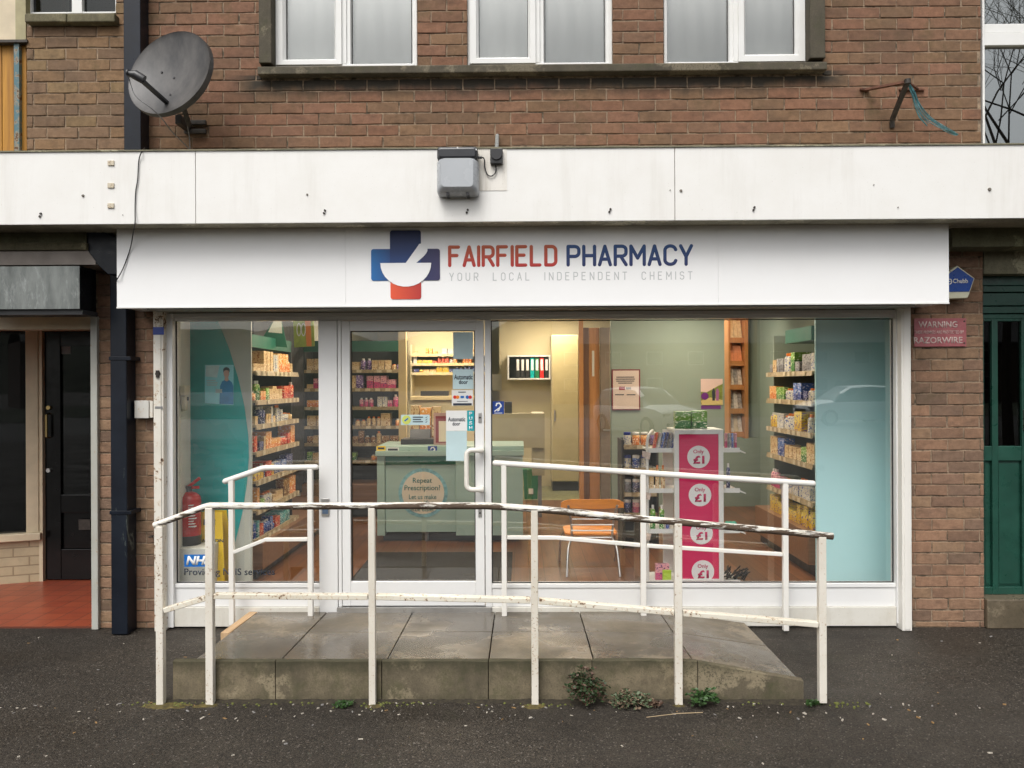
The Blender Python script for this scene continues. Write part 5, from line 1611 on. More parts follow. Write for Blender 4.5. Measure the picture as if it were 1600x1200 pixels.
def scatter_stuff():
    rnd = random.Random(9)
    m = MB(); n = 150
    for i in range(n + 1):                      # ragged line of soil washed against the kerb
        x = -1.92 + 3.6 * i / n
        wv = .012 + .03 * abs(math.sin(x * 5.3) * math.sin(x * 2.1 + 1)) + rnd.uniform(0, .018)
        y1 = -1.02 - wv - .004
        m.v += [(x, -1.024, gz(0, -1.02) + .010 + rnd.uniform(0, .006)), (x, -1.02 - wv * .5, gz(0, -1.04) + .006 + rnd.uniform(0, .004)), (x, y1, gz(0, y1) - .003)]
    for i in range(n):
        for j in (0, 1): m.f.append([i*3+j, i*3+j+1, (i+1)*3+j+1, (i+1)*3+j]); m.m.append(0); m.sm.append(True)
    for px, rx_, ry_ in ((262, .17, .05), (325, .10, .04), (835, .07, .035), (585, .05, .03), (1060, .05, .025)):
        c = at(px, 1100, -1.06); b = len(m.v); k = 26; cy = -1.075
        m.v.append((c.x, cy, gz(0, cy) + .007))
        for i in range(k):
            a = 2 * math.pi * i / k; q = rnd.uniform(.7, 1.15); y = cy + ry_ * q * math.sin(a)
            m.v.append((c.x + rx_ * q * math.cos(a), y, gz(0, y) + .0005))
        for i in range(k): m.f.append([b, b + 1 + i, b + 1 + (i + 1) % k]); m.m.append(1); m.sm.append(True)
    m.build('soil_and_stains', [P('dark_soil', (.028, .022, .013), .95, .5, 60, bs=.6), P('rusty_moss_stain', (.085, .065, .018), .8, .6, 30, bs=.5)], kind='stuff')
    m = MB()
    spots = [(270, 30, 60), (600, 26, 40), (860, 20, 26), (1320, 26, 26), (400, 40, 30), (1200, 20, 12), (700, 60, 20)]
    for px, wd_, n in spots:
        for i in range(n):
            c = at(px + rnd.gauss(0, wd_), 1100, -1.06); y = -1.035 - abs(rnd.gauss(0, .025)); r = rnd.uniform(.003, .009)
            z = gz(0, y)
            m.lathe([(r, -.002), (r * .9, r * .5), (r * .3, r * .9)], c.x, y, 6, cz=z)
    m.build('moss', P('yellow_green_moss', (.10, .11, .025), .95, .4, 50), kind='stuff')
    m = MB()
    for i in range(360):
        y = -rnd.uniform(.15, 3.0) if rnd.random() < .4 else -1.035 - abs(rnd.gauss(0, .11)); x = rnd.uniform(-4, 4)
        if -1.9 < x < 1.6 and y > -1.03: continue
        r = rnd.uniform(.002, .0065) * (1 if rnd.random() < .93 else 1.6); a = rnd.uniform(0, 3.14); z = gz(0, y) + .001
        dx, dy = Vector((math.cos(a), math.sin(a))) * r * rnd.uniform(1, 2.2); ex, ey = -math.sin(a) * r * .6, math.cos(a) * r * .6
        h = rnd.uniform(.001, .004)
        p = [(x-dx-ex, y-dy-ey), (x+dx-ex, y+dy-ey), (x+dx*.8+ex, y+dy*.8+ey), (x-dx*.7+ex, y-dy*.7+ey)]
        m.hexa([(a_, b_, z - .003) for a_, b_ in p] + [(a_, b_, z + h) for a_, b_ in p], rnd.choice([0, 0, 0, 1, 2]))
    m.build('litter_and_grit', [P('pale_grit', (.42, .38, .32), .8, .3, 100), P('dry_leaf_bits', (.25, .15, .06), .8, .3, 50), P('grey_grit', (.22, .21, .2), .8)], kind='stuff')
    m = MB()
    m.tube([at(1010, 1105, -1.20), at(1060, 1123, -1.16), at(1098, 1118, -1.15)], .0007, 4)
    for v in range(len(m.v)): m.v[v] = (m.v[v][0], m.v[v][1], gz(0, m.v[v][1]) + .003 + (v % 4 > 1) * .003)
    setp(m.build('dry_straw', P('dry_straw', (.4, .3, .18), .8)), 'thin dry straw lying on the tarmac in front of the kerb', 'straw')
scatter_stuff()

# ================================================================== INSIDE THE PHARMACY
FZ = 0.13                       # shop floor level
def DY(d): return d - 5.1       # depth from the camera -> Y
XLW, XRW = -2.42, 2.95
def wallpart(name, x0, x1, y0, y1, z0, z1, mt):
    m = MB(); m.box(x0, x1, y0, y1, z0, z1); return m.build(name, mt, BLD)
wallpart('shop_floor', XLW, XRW, .0765, 4.75, .0, FZ, M['floorwood'])
wallpart('back_room_floor', XLW, XRW, 4.752, 8.2, .0, FZ, M['lino'])
wallpart('shop_ceiling', XLW, XRW, .21, 8.2, 2.62, 2.66, M['ceil'])
wallpart('interior_wall', XLW - .08, XLW, .08, 8.2, 0, 2.62, M['iwall_white'])
wallpart('interior_wall', XRW, XRW + .08, .21, 8.2, 0, 2.62, M['iwall_teal'])
wallpart('interior_wall', XLW, XRW, 8.2, 8.3, 0, 2.62, M['iwall_cream'])
TW = DY(9.3)
xt0 = at(955, 600, TW).x
wallpart('interior_wall', xt0, XRW, TW, TW + .1, FZ, 2.62, M['iwall_teal'])
# window reveals inside
wallpart('window_side_wall', XLW, at(274, 700, .1).x, .08, .34, FZ, 2.62, M['iwall_white'])
wallpart('window_side_wall', at(1402, 700, .1).x, XRW, .08, .2, FZ, 2.62, M['iwall_white'])
# pharmacy wall at the back with the cream door, opening and beyond
BW = DY(11.2)
xa, xb = at(768, 600, DY(9.0)).x, at(905, 600, BW).x
wallpart('back_wall', -.25, at(955, 600, TW).x + .3, BW, BW + .1, FZ, 2.62, M['iwall_cream'])
def box_thing(name, label, cat, x0, x1, y0, y1, z0, z1, mt, part='body', bev=.004, group=None):
    t = thing(name, label, cat, ((x0+x1)/2, (y0+y1)/2, z0), group)
    m = MB(); m.box(x0, x1, y0, y1, z0, z1); o = m.build(part, mt, t, bev=bev)
    return t, o
def dbox(px0, py0, px1, py1, d0, d1):
    q = rc(px0, py0, px1, py1, DY(d0)); return q[0], q[1], DY(d0), DY(d1), q[2], q[3]

# ceiling lights: lit panels
LW_ = (1.0, 0.86, 0.67)
M['lamp'] = emit('lit_lamp_diffuser', LW_, 24.0)
for i, (x, y, lab) in enumerate(((-1.35, 1.3, 'lit ceiling light over the left wall shelves'), (1.5, 1.5, 'lit ceiling light over the price stand'), (-.6, 3.4, 'lit ceiling light over the counter'),
                  (2.0, 3.3, 'lit ceiling light by the leaflet rack'), (-1.1, 4.6, 'lit ceiling light over the dispensary'), (.5, 5.2, 'lit ceiling light over the back room'))):
    t = thing('ceiling_light', lab, 'light', (x, y, 2.6), 'ceiling lights in the pharmacy')
    m = MB(); m.box(x - .32, x + .32, y - .32, y + .32, 2.585, 2.619); m.build('frame', M['white'], t)
    m = MB(); m.box(x - .29, x + .29, y - .29, y + .29, 2.575, 2.584); m.build('diffuser', M['lamp'], t)

t = thing('spot_lamp', 'small warm lit lamp above the leaflet rack', 'light', (2.15, 2.55, 2.5))
m = MB(); m.lathe([(.05, .0), (.06, .10)], 2.15, 2.55, 16, cz=2.515); m.build('housing', M['white'], t)
m = MB(); m.lathe([(.045, -.008), (.045, -.001)], 2.15, 2.55, 16, cz=2.515); m.build('bulb', emit('warm_bulb', (1, .55, .2), 90), t)
# ---- product makers
COLR = {'white': ('#d9d5c8', '#c9c4b4', '#3b5aa0'), 'cream': ('#e0c9a0', '#d4b888', '#a06a3a'), 'orange': ('#d9782e', '#e8a04c', '#fff0d0'), 'red': ('#b8201c', '#d84a2a', '#f0d8b0'),
        'blue': ('#27418f', '#4a70b8', '#e0e0e8'), 'navy': ('#1c2550', '#303c78', '#c0c0d0'), 'green': ('#3d7a38', '#78a840', '#f0f0d0'), 'teal': ('#1f8088', '#54b0b4', '#e8f0f0'),
        'yellow': ('#d8b020', '#e8d060', '#5a3a90'), 'pink': ('#c84878', '#e0a0a8', '#60306a'), 'purple': ('#5a3a78', '#8a70a8', '#e8d8e8'), 'grey': ('#85858a', '#a8a8a8', '#404048'), 'brown': ('#6a4028', '#96683c', '#e8d8b0')}
CM_ = {}
def cmesh(c):
    if c not in CM_:
        a, b, k = COLR[c]
        m = MB(); m.box(-.5, .5, -.5, .5, 0, 1)
        CM_[c] = m.mesh('carton_' + c, carton(c + '_carton_print', lin(a), lin(b), lin(k)))
    return CM_[c]
def bmesh_(c, kind):
    k = (c, kind)
    if k not in CM_:
        a, b, kk = COLR[c]
        m = MB(); m.lathe([(.47, 0), (.5, .03), (.5, .72), (.40, .80), (.24, .84)] if kind == 'bottle' else [(.47, 0), (.5, .04), (.5, .74), (.44, .78)], 0, 0, 14, 0)
        if kind == 'bottle': m.lathe([(.25, .83), (.25, .99), (.2, 1.0)], 0, 0, 12, 1)
        else: m.lathe([(.48, .78), (.48, .98), (.44, 1.0)], 0, 0, 14, 1)
        cap = M['white'] if c not in ('white', 'cream') else (P('blue_cap', lin('#2a3c8a'), .35) if kind == 'jar' else P('orange_cap', lin('#e07820'), .35))
        CM_[k] = m.mesh(kind + '_' + c, [carton(c + '_label_print', lin(a), lin(b), lin(kk)), cap])
    return CM_[k]
ORD = ['', 'first', 'second', 'third', 'fourth', 'fifth', 'sixth', 'seventh', 'eighth', 'ninth', 'tenth', 'eleventh', 'twelfth', 'thirteenth', 'fourteenth', 'fifteenth']
prnd = random.Random(21)
def product(kind, c, x, y, z, sx, sy_, sz_, label, group):
    me = cmesh(c) if kind in ('carton',) else bmesh_(c, kind)
    o = bpy.data.objects.new(kind, me); COL.objects.link(o)
    o.location = (x, y, z + .0008); o.scale = (sx, sy_, sz_)
    o.rotation_euler.z = prnd.uniform(-.06, .06)
    return setp(o, label, kind, group)
def fill(shelfdesc, unit, p0, p1, z, depth_dir, dep, pal, hmax, kinds=('carton',), wr=(.035, .09), group=None, gapp=.17, hmin=.3):
    """stand products side by side from p0 to p1 (the order in which the photo shows them, left to right)"""
    p0, p1 = Vector((*p0, 0)), Vector((*p1, 0)); L_ = (p1 - p0).length; u = (p1 - p0) / L_
    dd = Vector((*depth_dir, 0)); s = .01; k = 0
    while s < L_ - .04 and k < 14:
        wv = min(prnd.uniform(*wr), L_ - s); kind = prnd.choice(kinds)
        if prnd.random() < gapp: s += prnd.uniform(.02, .07); continue
        c = prnd.choice(pal); h = hmax * prnd.uniform(hmin, 1)
        if kind != 'carton': wv = min(wv, .065); dv = wv
        else: dv = min(dep, prnd.uniform(.05, .14))
        rep = 1 if prnd.random() < .55 else prnd.choice((2, 3))
        for r in range(rep):
            if s + wv > L_ or k >= 14: break
            k += 1
            ctr = p0 + u * (s + wv / 2) + dd * (.012 + dv / 2)
            sx, sy_ = (wv * .94, dv) if abs(u.x) > .5 else (dv, wv * .94)
            product(kind, c, ctr.x, ctr.y, z, sx, sy_, h, f'{c} {kind}, {ORD[k]} from left on the {shelfdesc} shelf of the {unit}', group)
            s += wv + .002

def shelf_unit(name, label, x0, x1, y0, y1, z0, ztop, shelves, face, header=None, base=None, bays=1, backmat=None, shelfmat=None, topmat=None, stripmat=None):
    """face: '+x', '-x' or '-y' = the open side"""
    t = thing(name, label, 'shelving unit', ((x0+x1)/2, (y0+y1)/2, z0))
    bm_ = backmat or M['shelfback']; sm_ = shelfmat or M['shelf']
    m = MB()
    if face == '+x': m.box(x0, x0 + .02, y0, y1, z0, ztop)
    elif face == '-x': m.box(x1 - .02, x1, y0, y1, z0, ztop)
    else: m.box(x0, x1, y1 - .02, y1, z0, ztop)
    m.build('back_panel', bm_, t)
    for e in (0, 1):
        m = MB()
        if face in ('+x', '-x'):
            yy = (y0, y0 + .018) if e == 0 else (y1 - .018, y1)
            m.box(x0 + .021, x1 - (.06 if face == '+x' else .021), yy[0], yy[1], z0, ztop) if face == '+x' else m.box(x0 + .06, x1 - .021, yy[0], yy[1], z0, ztop)
        else:
            xx = (x0, x0 + .018) if e == 0 else (x1 - .018, x1)
            m.box(xx[0], xx[1], y0 + .03, y1 - .021, z0, ztop)
        m.build('side_panel', bm_, t)
    for z in shelves:
        m = MB()
        if face == '+x': m.box(x0 + .021, x1, y0 + .019, y1 - .019, z - .018, z)
        elif face == '-x': m.box(x0, x1 - .021, y0 + .019, y1 - .019, z - .018, z)
        else: m.box(x0 + .019, x1 - .019, y0, y1 - .021, z - .018, z)
        s = m.build('shelf', sm_, t)
        m = MB()
        if face == '+x': m.prism([(x1 + .001, z - .034), (x1 + .014, z - .036), (x1 + .004, z + .004), (x1 + .001, z + .004)], y0 + .019, y1 - .019)
        elif face == '-x': m.prism([(x0 - .014, z - .036), (x0 - .001, z - .034), (x0 - .001, z + .004), (x0 - .004, z + .004)], y0 + .019, y1 - .019)
        else: m.box(x0 + .019, x1 - .019, y0 - .006, y0 - .001, z - .034, z + .004)
        m.build('price_strip', stripmat or M['strip'], s)
        # price tickets standing proud of the strip
        tk = MB(); n = max(3, int((y1 - y0 if face != '-y' else x1 - x0) / .11)); q = prnd.random()
        for i in range(n):
            if prnd.random() < .35: continue
            a = (i + .2 + .2 * q) / n; b = a + .055 / (y1 - y0 if face != '-y' else x1 - x0)
            if face == '-y': tk.box(x0 + (x1-x0)*a, x0 + (x1-x0)*b, y0 - .0085, y0 - .0062, z - .030, z + .001)
            else:
                ya, yb_ = y0 + (y1-y0)*a, min(y0 + (y1-y0)*b, y1 - .03)
                xx = (x1 + .0142, x1 + .0165) if face == '+x' else (x0 - .0165, x0 - .0142)
                tk.box(xx[0], xx[1], ya, yb_, z - .034, z + .002)
        if tk.v: tk.build('price_tickets', M['ticket'], s)
    if base:
        m = MB(); m.box(*base); m.build('wooden_base', M['plinthwood'], t, bev=.003)
        m = MB(); b = base
        if face == '+x': m.box(b[0], b[1] - .05, b[2], b[3], FZ + .001, b[4] - .001)
        elif face == '-x': m.box(b[0] + .05, b[1], b[2], b[3], FZ + .001, b[4] - .001)
        else: m.box(b[0], b[1], b[2] + .05, b[3], FZ + .001, b[4] - .001)
        m.build('kick_board', M['black'], t)
    if header:
        m = MB(); m.box(*header); m.build('header_board', M['hdr'], t)
    return t
M['ticket'] = P('pale_price_ticket', (.6, .52, .36), .5, .15, 30)

# ---- left wall shelving (faces right)
LX = -1.99; LY0, LY1 = DY(5.88), DY(7.05)
LS = [1.73, 1.50, 1.31, 1.10, .875, .65]
shelf_unit('wall_shelving', 'dark shelving on the left shop wall behind the aqua screen, full of small goods', XLW + .003, LX, LY0, LY1, FZ, 1.98, LS + [.425], '+x',
           base=(XLW + .01, LX + .06, LY0, DY(8.4), FZ + .07, .40), header=(XLW + .02, LX - .06, LY0, LY1, 1.92, 2.02))
pals = [['cream', 'cream', 'blue', 'white', 'orange'], ['green', 'orange', 'cream', 'red', 'cream'], ['cream', 'white', 'cream', 'navy'], ['red', 'red', 'green', 'orange', 'cream', 'navy'],
        ['blue', 'navy', 'red', 'cream', 'yellow'], ['brown', 'cream', 'orange', 'green', 'white'], ['blue', 'blue', 'teal', 'red']]
for i, z in enumerate(LS + [.425]):
    gap = ((LS + [.425])[i-1] - z) if i else .26
    fill(['top', 'second', 'third', 'fourth', 'fifth', 'sixth', 'lowest'][i], 'left wall shelving', (LX - .005, LY0 + .03), (LX - .005, LY1 - .03), z, (-1, 0), .2, pals[i], min(gap - .05, .17), kinds=('carton', 'carton', 'carton', 'bottle'), wr=(.04, .10), group='goods on the left wall shelving')

wallpart('dark_wall_lining', XLW + .001, XLW + .02, LY1 + .004, DY(8.68), .42, 2.3, M['shelfback'])
# ---- unit beside the counter, facing the window
GX0, GX1 = XLW + .003, at(630, 650, DY(8.7)).x; GY0 = DY(8.7)
GS = [1.787, 1.576, 1.366, 1.15, .955, .76]
shelf_unit('display_shelving', 'tall dark shelving with green header board left of the counter', GX0, GX1, GY0, GY0 + .40, FZ, 2.14, GS, '-y',
           base=(GX0, GX1, GY0 - .10, GY0 + .38, FZ + .09, .50), header=(GX0 + .02, GX1 - .02, GY0 - .03, GY0 + .02, 1.995, 2.115))
gp = [['cream', 'purple', 'cream', 'orange', 'cream'], ['teal', 'pink', 'pink', 'purple', 'cream'], ['cream', 'orange', 'pink', 'white'], ['orange', 'cream', 'cream', 'orange'], ['brown', 'cream', 'brown', 'orange'], ['orange', 'red', 'green', 'cream', 'white']]
for i, z in enumerate(GS):
    fill(['top', 'second', 'third', 'fourth', 'fifth', 'lowest'][i], 'shelving beside the counter', (GX0 + .03, GY0 + .01), (GX1 - .03, GY0 + .01), z, (0, 1), .2, gp[i], .15, kinds=('carton', 'carton', 'carton', 'bottle'), wr=(.05, .12), group='goods on the shelving by the counter')
m = MB(); m.box(GX1 + .004, GX1 + .085, DY(8.35), DY(8.35) + .1, FZ, 2.62); m.build('door_frame', P('cream_gloss_post', (.62, .48, .24), .4, .05), BLD)

# ---- dispensary shelves behind
DSY = DY(10.2)
dq = rc(641, 530, 762, 650, DSY)
shelf_unit('dispensary_shelving', 'cream open dispensary shelving packed with small medicine boxes behind the counter', dq[0], dq[1], DSY, DSY + .34, 1.62 - (678-600)*10.2/1200, at(700, 538, DSY).z,
           [at(700, p, DSY).z for p in (553, 567.5, 582)], '-y', backmat=M['iwall_cream'], shelfmat=P('buttermilk_laminate', (.66, .53, .28), .4, .04), stripmat=P('buttermilk_laminate', 0))
for i, p in enumerate((553, 567.5, 582)):
    z = at(700, p, DSY).z
    fill(['top', 'middle', 'lower'][i], 'dispensary shelving', (dq[0] + .03, DSY + .01), (dq[1] - .03, DSY + .01), z, (0, 1), .2, [['white', 'cream', 'orange', 'white'], ['cream', 'red', 'yellow', 'white', 'orange'], ['cream', 'yellow', 'orange', 'navy']][i], .105, wr=(.04, .085), kinds=('carton', 'carton', 'bottle'), group='medicines on the dispensary shelves')
b = dbox(641, 619, 764, 625, 9.9, 10.5); box_thing('dispensary_bench', 'buttermilk coloured dispensary bench top under the medicine shelves', 'bench', *b, P('buttermilk_laminate', 0), 'worktop')
b = dbox(657, 611, 700, 618.5, 10.0, 10.2); t, o = box_thing('label_printer', 'low black printer on the dispensary bench', 'printer', *b, M['black'], 'case')
wallpart('dispensary_wall', dq[0] - .1, dq[1] + .02, DSY + .345, DSY + .42, FZ, 2.62, M['iwall_cream'])
wallpart('bench_front', dq[0] - .02, dq[1] + .02, DY(9.95), DY(10.0), FZ, at(700, 626, DY(9.95)).z, M['iwall_cream'])

# ---- counter
CY = DY(7.25)
def counter():
    x0, x1 = at(590, 760, CY).x, at(817, 760, CY).x
    zb, zt = at(670, 831, CY).z, at(670, 712, CY).z
    t = thing('shop_counter', 'pale sage pharmacy counter with dark green band and round notice on its front', 'counter', (0, CY + .3, FZ))
    a, b_ = at(602.5, 760, CY).x, at(712, 760, CY).x
    m = MB(); m.box(x0, a - .004, CY - .03, CY + .55, zb - .03, zt); m.box(b_ + .004, x1, CY - .03, CY + .55, zb - .03, zt); m.build('side_panel', M['counter'], t, bev=.003)
    z2 = at(670, 725.5, CY).z
    m = MB(); m.box(a, b_, CY, CY + .5, zb, z2 - .002); m.build('front_panel', M['counter'], t)
    m = MB(); m.box(a, b_, CY - .004, CY + .5, z2, zt); m.build('green_band', M['dteal'], t)
    m = MB(); m.box(x0 - .01, x1 + .01, CY - .06, CY + .62, zt + .001, zt + .05); m.box(x0 - .01, x1 + .01, CY - .02, CY + .62, zt + .0505, at(670, 697, CY).z); m.build('worktop', M['counter'], t, bev=.004)
    m = MB(); m.box(x0 + .04, x1 - .04, CY + .08, CY + .5, FZ, zb - .031); m.build('kick_board', M['black'], t)
    m = MB(); xx = at(665, 840, CY).x; m.box(xx - .01, xx + .02, CY + .04, CY + .079, FZ, zb - .001); m.build('leg', M['grey'], t)
    c = at(661, 770, CY - .004); rad = 38.5 * 7.25 / 1200
    n = thing('round_notice', 'round cream repeat prescription notice with blue ring on the counter front', 'notice', (c.x, CY, c.z - rad))
    m = MB(); m.prism(disc(c.x, c.z, rad), CY - .0035, CY - .0005); m.build('blue_ring', P('dusty_blue_print', (.22, .46, .50), .5, .35, 30), n)
    m = MB(); m.prism(disc(c.x, c.z, rad * .86), CY - .005, CY - .0036); dd = m.build('cream_disc', P('cream_print', (.74, .65, .50), .5, .03), n)
    Y = CY - .0058; gk = P('sea_green_ink', (.04, .17, .15), .5, 0)
    for s, x_, y_, X_, Y_ in (('Repeat', 645, 746.5, 675, 757), ('Prescription?', 632, 758, 688, 768.5), ('Let us make', 639, 772.5, 682, 780), ('your life a', 643, 782, 678, 790), ('little easier', 642, 792, 679, 799)):
        txp(s, x_, y_, X_, Y_, Y, gk, n, bold=.012)
    for px, mt, lab in (((588.5, 697, 602.5, 711.5), M['yellow'], 'yellow caution sticker on the counter edge'), ((604, 699, 623.5, 708), M['paper'], 'white sticker with dark bar on the counter edge')):
        f = flat('counter_sticker', px, CY - .0215 if True else CY, mt, lab, 'sticker')
        x0_, y0_, x1_, y1_ = px; stick(f, (x0_ + 2, y0_ + 2, x1_ - 2, y0_ + 5), CY - .0235, M['ink'])
    loop_sticker((668.5, 697, 683, 711.5), CY - .0215, 'blue hearing loop sticker on the counter edge')
    # things on the counter
    zt2 = at(670, 697, CY).z
    def on(px0, py0, px1, d, dy, mt, name, label, cat, part='body', bev=.004):
        q = rc(px0, py0, px1, 700, DY(d)); return box_thing(name, label, cat, q[0], q[1], DY(d), DY(d) + dy, zt2 + .001, q[3], mt, part, bev)
    t1, o1 = on(626, 686, 682, 7.45, .25, M['black'], 'till', 'low black cash till behind the counter edge', 'till', 'drawer')
    q = rc(640, 671, 672, 686, DY(7.52)); m = MB(); m.prismx([(DY(7.52), q[2]), (DY(7.52) + .04, q[3]), (DY(7.52) + .07, q[3]), (DY(7.52) + .06, q[2])][::-1], q[0], q[1]); m.build('screen', M['black'], t1, bev=.003)
    for px0, py0, px1, d, c_, nm in ((642, 634, 655, 7.72, 'cream', 'tall'), (656, 638, 673, 7.72, 'orange', 'wide'), (674, 636, 688, 7.72, 'cream', 'square')):
        q = rc(px0, py0, px1, 672, DY(d))
        product('carton', c_, (q[0]+q[1])/2, DY(d) + .08, zt2 + .001, q[1]-q[0], .14, q[3]-zt2, f'{nm} {c_} box standing at the back of the counter behind the till', 'boxes on the counter')
    q = rc(677.5, 645, 715, 695, DY(7.4))
    n = thing('framed_notice', 'pink framed notice standing on the counter behind the door papers', 'notice', ((q[0]+q[1])/2, DY(7.4), q[2]))
    m = MB(); m.box(q[0], q[1], DY(7.4), DY(7.4)+.012, q[2], q[3]); m.build('frame', P('dusty_rose_plastic', (.45,.28,.24), .5), n)
    m = MB(); m.box(q[0]+.02, q[1]-.02, DY(7.4)-.001, DY(7.4)-.0001, q[2]+.02, q[3]-.03); m.build('maroon_panel', P('maroon_print', (.25,.03,.04), .5), n)
    m = MB(); m.box(q[0]+.05, q[1]-.03, DY(7.4)-.002, DY(7.4)-.0011, q[2]+.03, q[3]-.08); m.build('card', P('cream_print', 0), n)
    # beige desk behind the right end of the counter
    b0 = rc(768, 646, 851, 694, DY(8.1))
    d = thing('back_desk', 'beige desk with high modesty panel behind the right end of the counter', 'desk', ((b0[0]+b0[1])/2, DY(8.3), FZ))
    m = MB(); m.box(b0[0], b0[1], DY(8.1), DY(8.15), at(800, 700, DY(8.1)).z, b0[3]); m.box(b0[1] - .13, b0[1], DY(8.15)+.001, DY(8.7), at(840, 744, DY(8.1)).z, b0[3] - .003)
    m.build('modesty_panel', P('beige_laminate', (.44, .38, .24), .5, .04), d)
    m = MB(); m.box(b0[0], b0[1]-.14, DY(8.16), DY(8.75), b0[3]-.05, b0[3]-.02); m.build('worktop', P('beige_laminate', 0), d)
    for xx in (b0[0] + .02, b0[1] - .06):
        m = MB(); m.box(xx, xx + .04, DY(8.6), DY(8.64), FZ, b0[3]-.051 if xx < b0[1]-.1 else at(840,744,DY(8.1)).z - .001); m.build('leg', M['grey'], d)
    b1 = rc(784, 628, 800, 645, DY(8.4)); box_thing('card_terminal', 'small black device on the beige desk', 'device', b1[0]+.03, b1[1], DY(8.4), DY(8.55), b0[3]-.019, b1[3], M['black'])
counter()

# ---- entrance mat
m = MB(); m.box(-1.24, -.02, .22, 1.66, FZ + .0005, FZ + .012)
t = thing('entrance_mat', 'large dark brown entrance mat inside the shop door', 'mat', (-.6, 1, FZ)); m.build('mat_pile', M['mat'], t)

# ---- back room: binder shelf, tall cupboard, green crate
BQ = rc(793, 555, 860, 593, BW - .30)
t = thing('binder_shelf', 'white wall shelf box holding office binders in the back room', 'shelf', ((BQ[0]+BQ[1])/2, BW, BQ[2]))
m = MB(); e = .02; x0, x1, z0, z1 = BQ
m.box(x0, x1, BW - .30, BW - .002, z0, z0 + e); m.box(x0, x1, BW - .30, BW - .002, z1 - e, z1); m.box(x0, x0 + e, BW - .30, BW - .002, z0 + e, z1 - e); m.box(x1 - e, x1, BW - .30, BW - .002, z0 + e, z1 - e)
m.build('carcass', M['white'], t)
m = MB(); m.box(x0 + e, x1 - e, BW - .02, BW - .003, z0 + e, z1 - e); m.build('back_panel', M['shelfback'], t)
bx = x0 + .12
for i, c_ in enumerate(('black', 'black', 'black', 'teal', 'green', 'red', 'black')):
    mt = {'black': M['black'], 'teal': M['teal'], 'green': M['greenpl'], 'red': M['redp']}[c_]
    bt = thing('binder', f'{c_} lever arch binder, {ORD[i+1]} from the left on the back room shelf', 'binder', (bx + .03, BW - .2, z0 + e), 'binders on the back room shelf')
    m = MB(); m.box(bx, bx + .055, BW - .28, BW - .04, z0 + e + .001, z1 - e - .02); bo = m.build('cover', mt, bt)
    m = MB(); m.box(bx + .010, bx + .045, BW - .282, BW - .2803, z0 + e + .11, z1 - e - .04); m.build('spine_label', M['paper'], bt)
    bx += .068
b = (at(862, 600, BW - .5).x, at(904, 600, BW - .5).x, BW - .5, BW - .003, FZ + .13, 2.30)
t, o = box_thing('tall_cupboard', 'tall cream cupboard with black plinth in the back room', 'cupboard', *b, M['iwall_cream'], 'carcass')
m = MB(); m.box(b[0] + .01, b[1] - .01, BW - .49, BW - .02, FZ, FZ + .129); m.build('plinth', M['black'], t)
m = MB(); m.box(b[0] + .006, b[1] - .006, BW - .516, BW - .5005, FZ + .14, 2.29); dr = m.build('door', P('cream_door_laminate', (.50, .42, .22), .5, .05), t, bev=.002)
m = MB(); m.box(b[0] + .03, b[0] + .05, BW - .53, BW - .5165, 1.1, 1.25); m.build('handle', M['steel'], dr)
b = dbox(817, 733, 842, 771, 9.9, 10.3); t = thing('storage_crate', 'green plastic crate on the back room floor', 'crate', ((b[0]+b[1])/2, b[2], FZ))
m = MB(); x0, x1, y0, y1, z0, z1 = b; z0 = FZ + .001
m.hexa([(x0+.02,y0+.02,z0),(x1-.02,y0+.02,z0),(x1-.02,y1-.02,z0),(x0+.02,y1-.02,z0),(x0,y0,z1-.03),(x1,y0,z1-.03),(x1,y1,z1-.03),(x0,y1,z1-.03)]); m.build('tub', M['greenpl'], t, bev=.004)
m = MB(); m.box(x0-.01, x1+.01, y0-.01, y1+.01, z1-.029, z1); m.build('lid', M['greenpl'], t, bev=.004)
m = MB(); m.box((x0+x1)/2-.03, (x0+x1)/2+.03, y0+.0, y0+.008, z0+.07, z0+.14); m.build('label', M['paper'], t)
q = rc(769, 585, 784, 610, BW); 
t = thing('wall_notice', 'pale paper on the yellow back wall left of the binder shelf', 'notice', (q[0], BW, q[2])); m = MB(); m.box(q[0], q[1], BW-.004, BW-.001, q[2], q[3]); m.build('sheet', M['iwall_white'], t)

# ---- open brown door between back room and sales area
Y0 = TW - .02
t = thing('interior_door', 'brown varnished interior door and frame left of the sage wall', 'door', (at(930, 700, TW).x, TW, FZ))
for a, b_, mt, dy in ((905, 912, M['rackwood'], 0), (912.5, 921, M['doorwood'], .04), (921.5, 938, M['rackwood'], .07), (938.5, 953.5, P('taupe_door_paint', (.19, .15, .11), .5), .02)):
    xa_, xb_ = at(a, 650, Y0).x, at(b_, 650, Y0).x
    m = MB(); m.box(xa_, xb_, Y0 + dy, Y0 + dy + .06, FZ, 2.3 if a != 905 else 2.5); o = m.build('leaf' if a == 938.5 else 'frame_post', mt, t, bev=.004)
q = rc(925, 548, 928.5, 588, Y0 + .07); m = MB(); m.box(q[0], q[1], Y0 + .064, Y0 + .0695, q[2], q[3]); m.build('vision_panel', M['iwall_white'], t)
c = at(946, 672, Y0); m = MB(); m.bar((c.x - .03, Y0 - .02, c.z), (c.x + .05, Y0 - .02, c.z), .02, .02); m.build('handle', M['steel'], t)

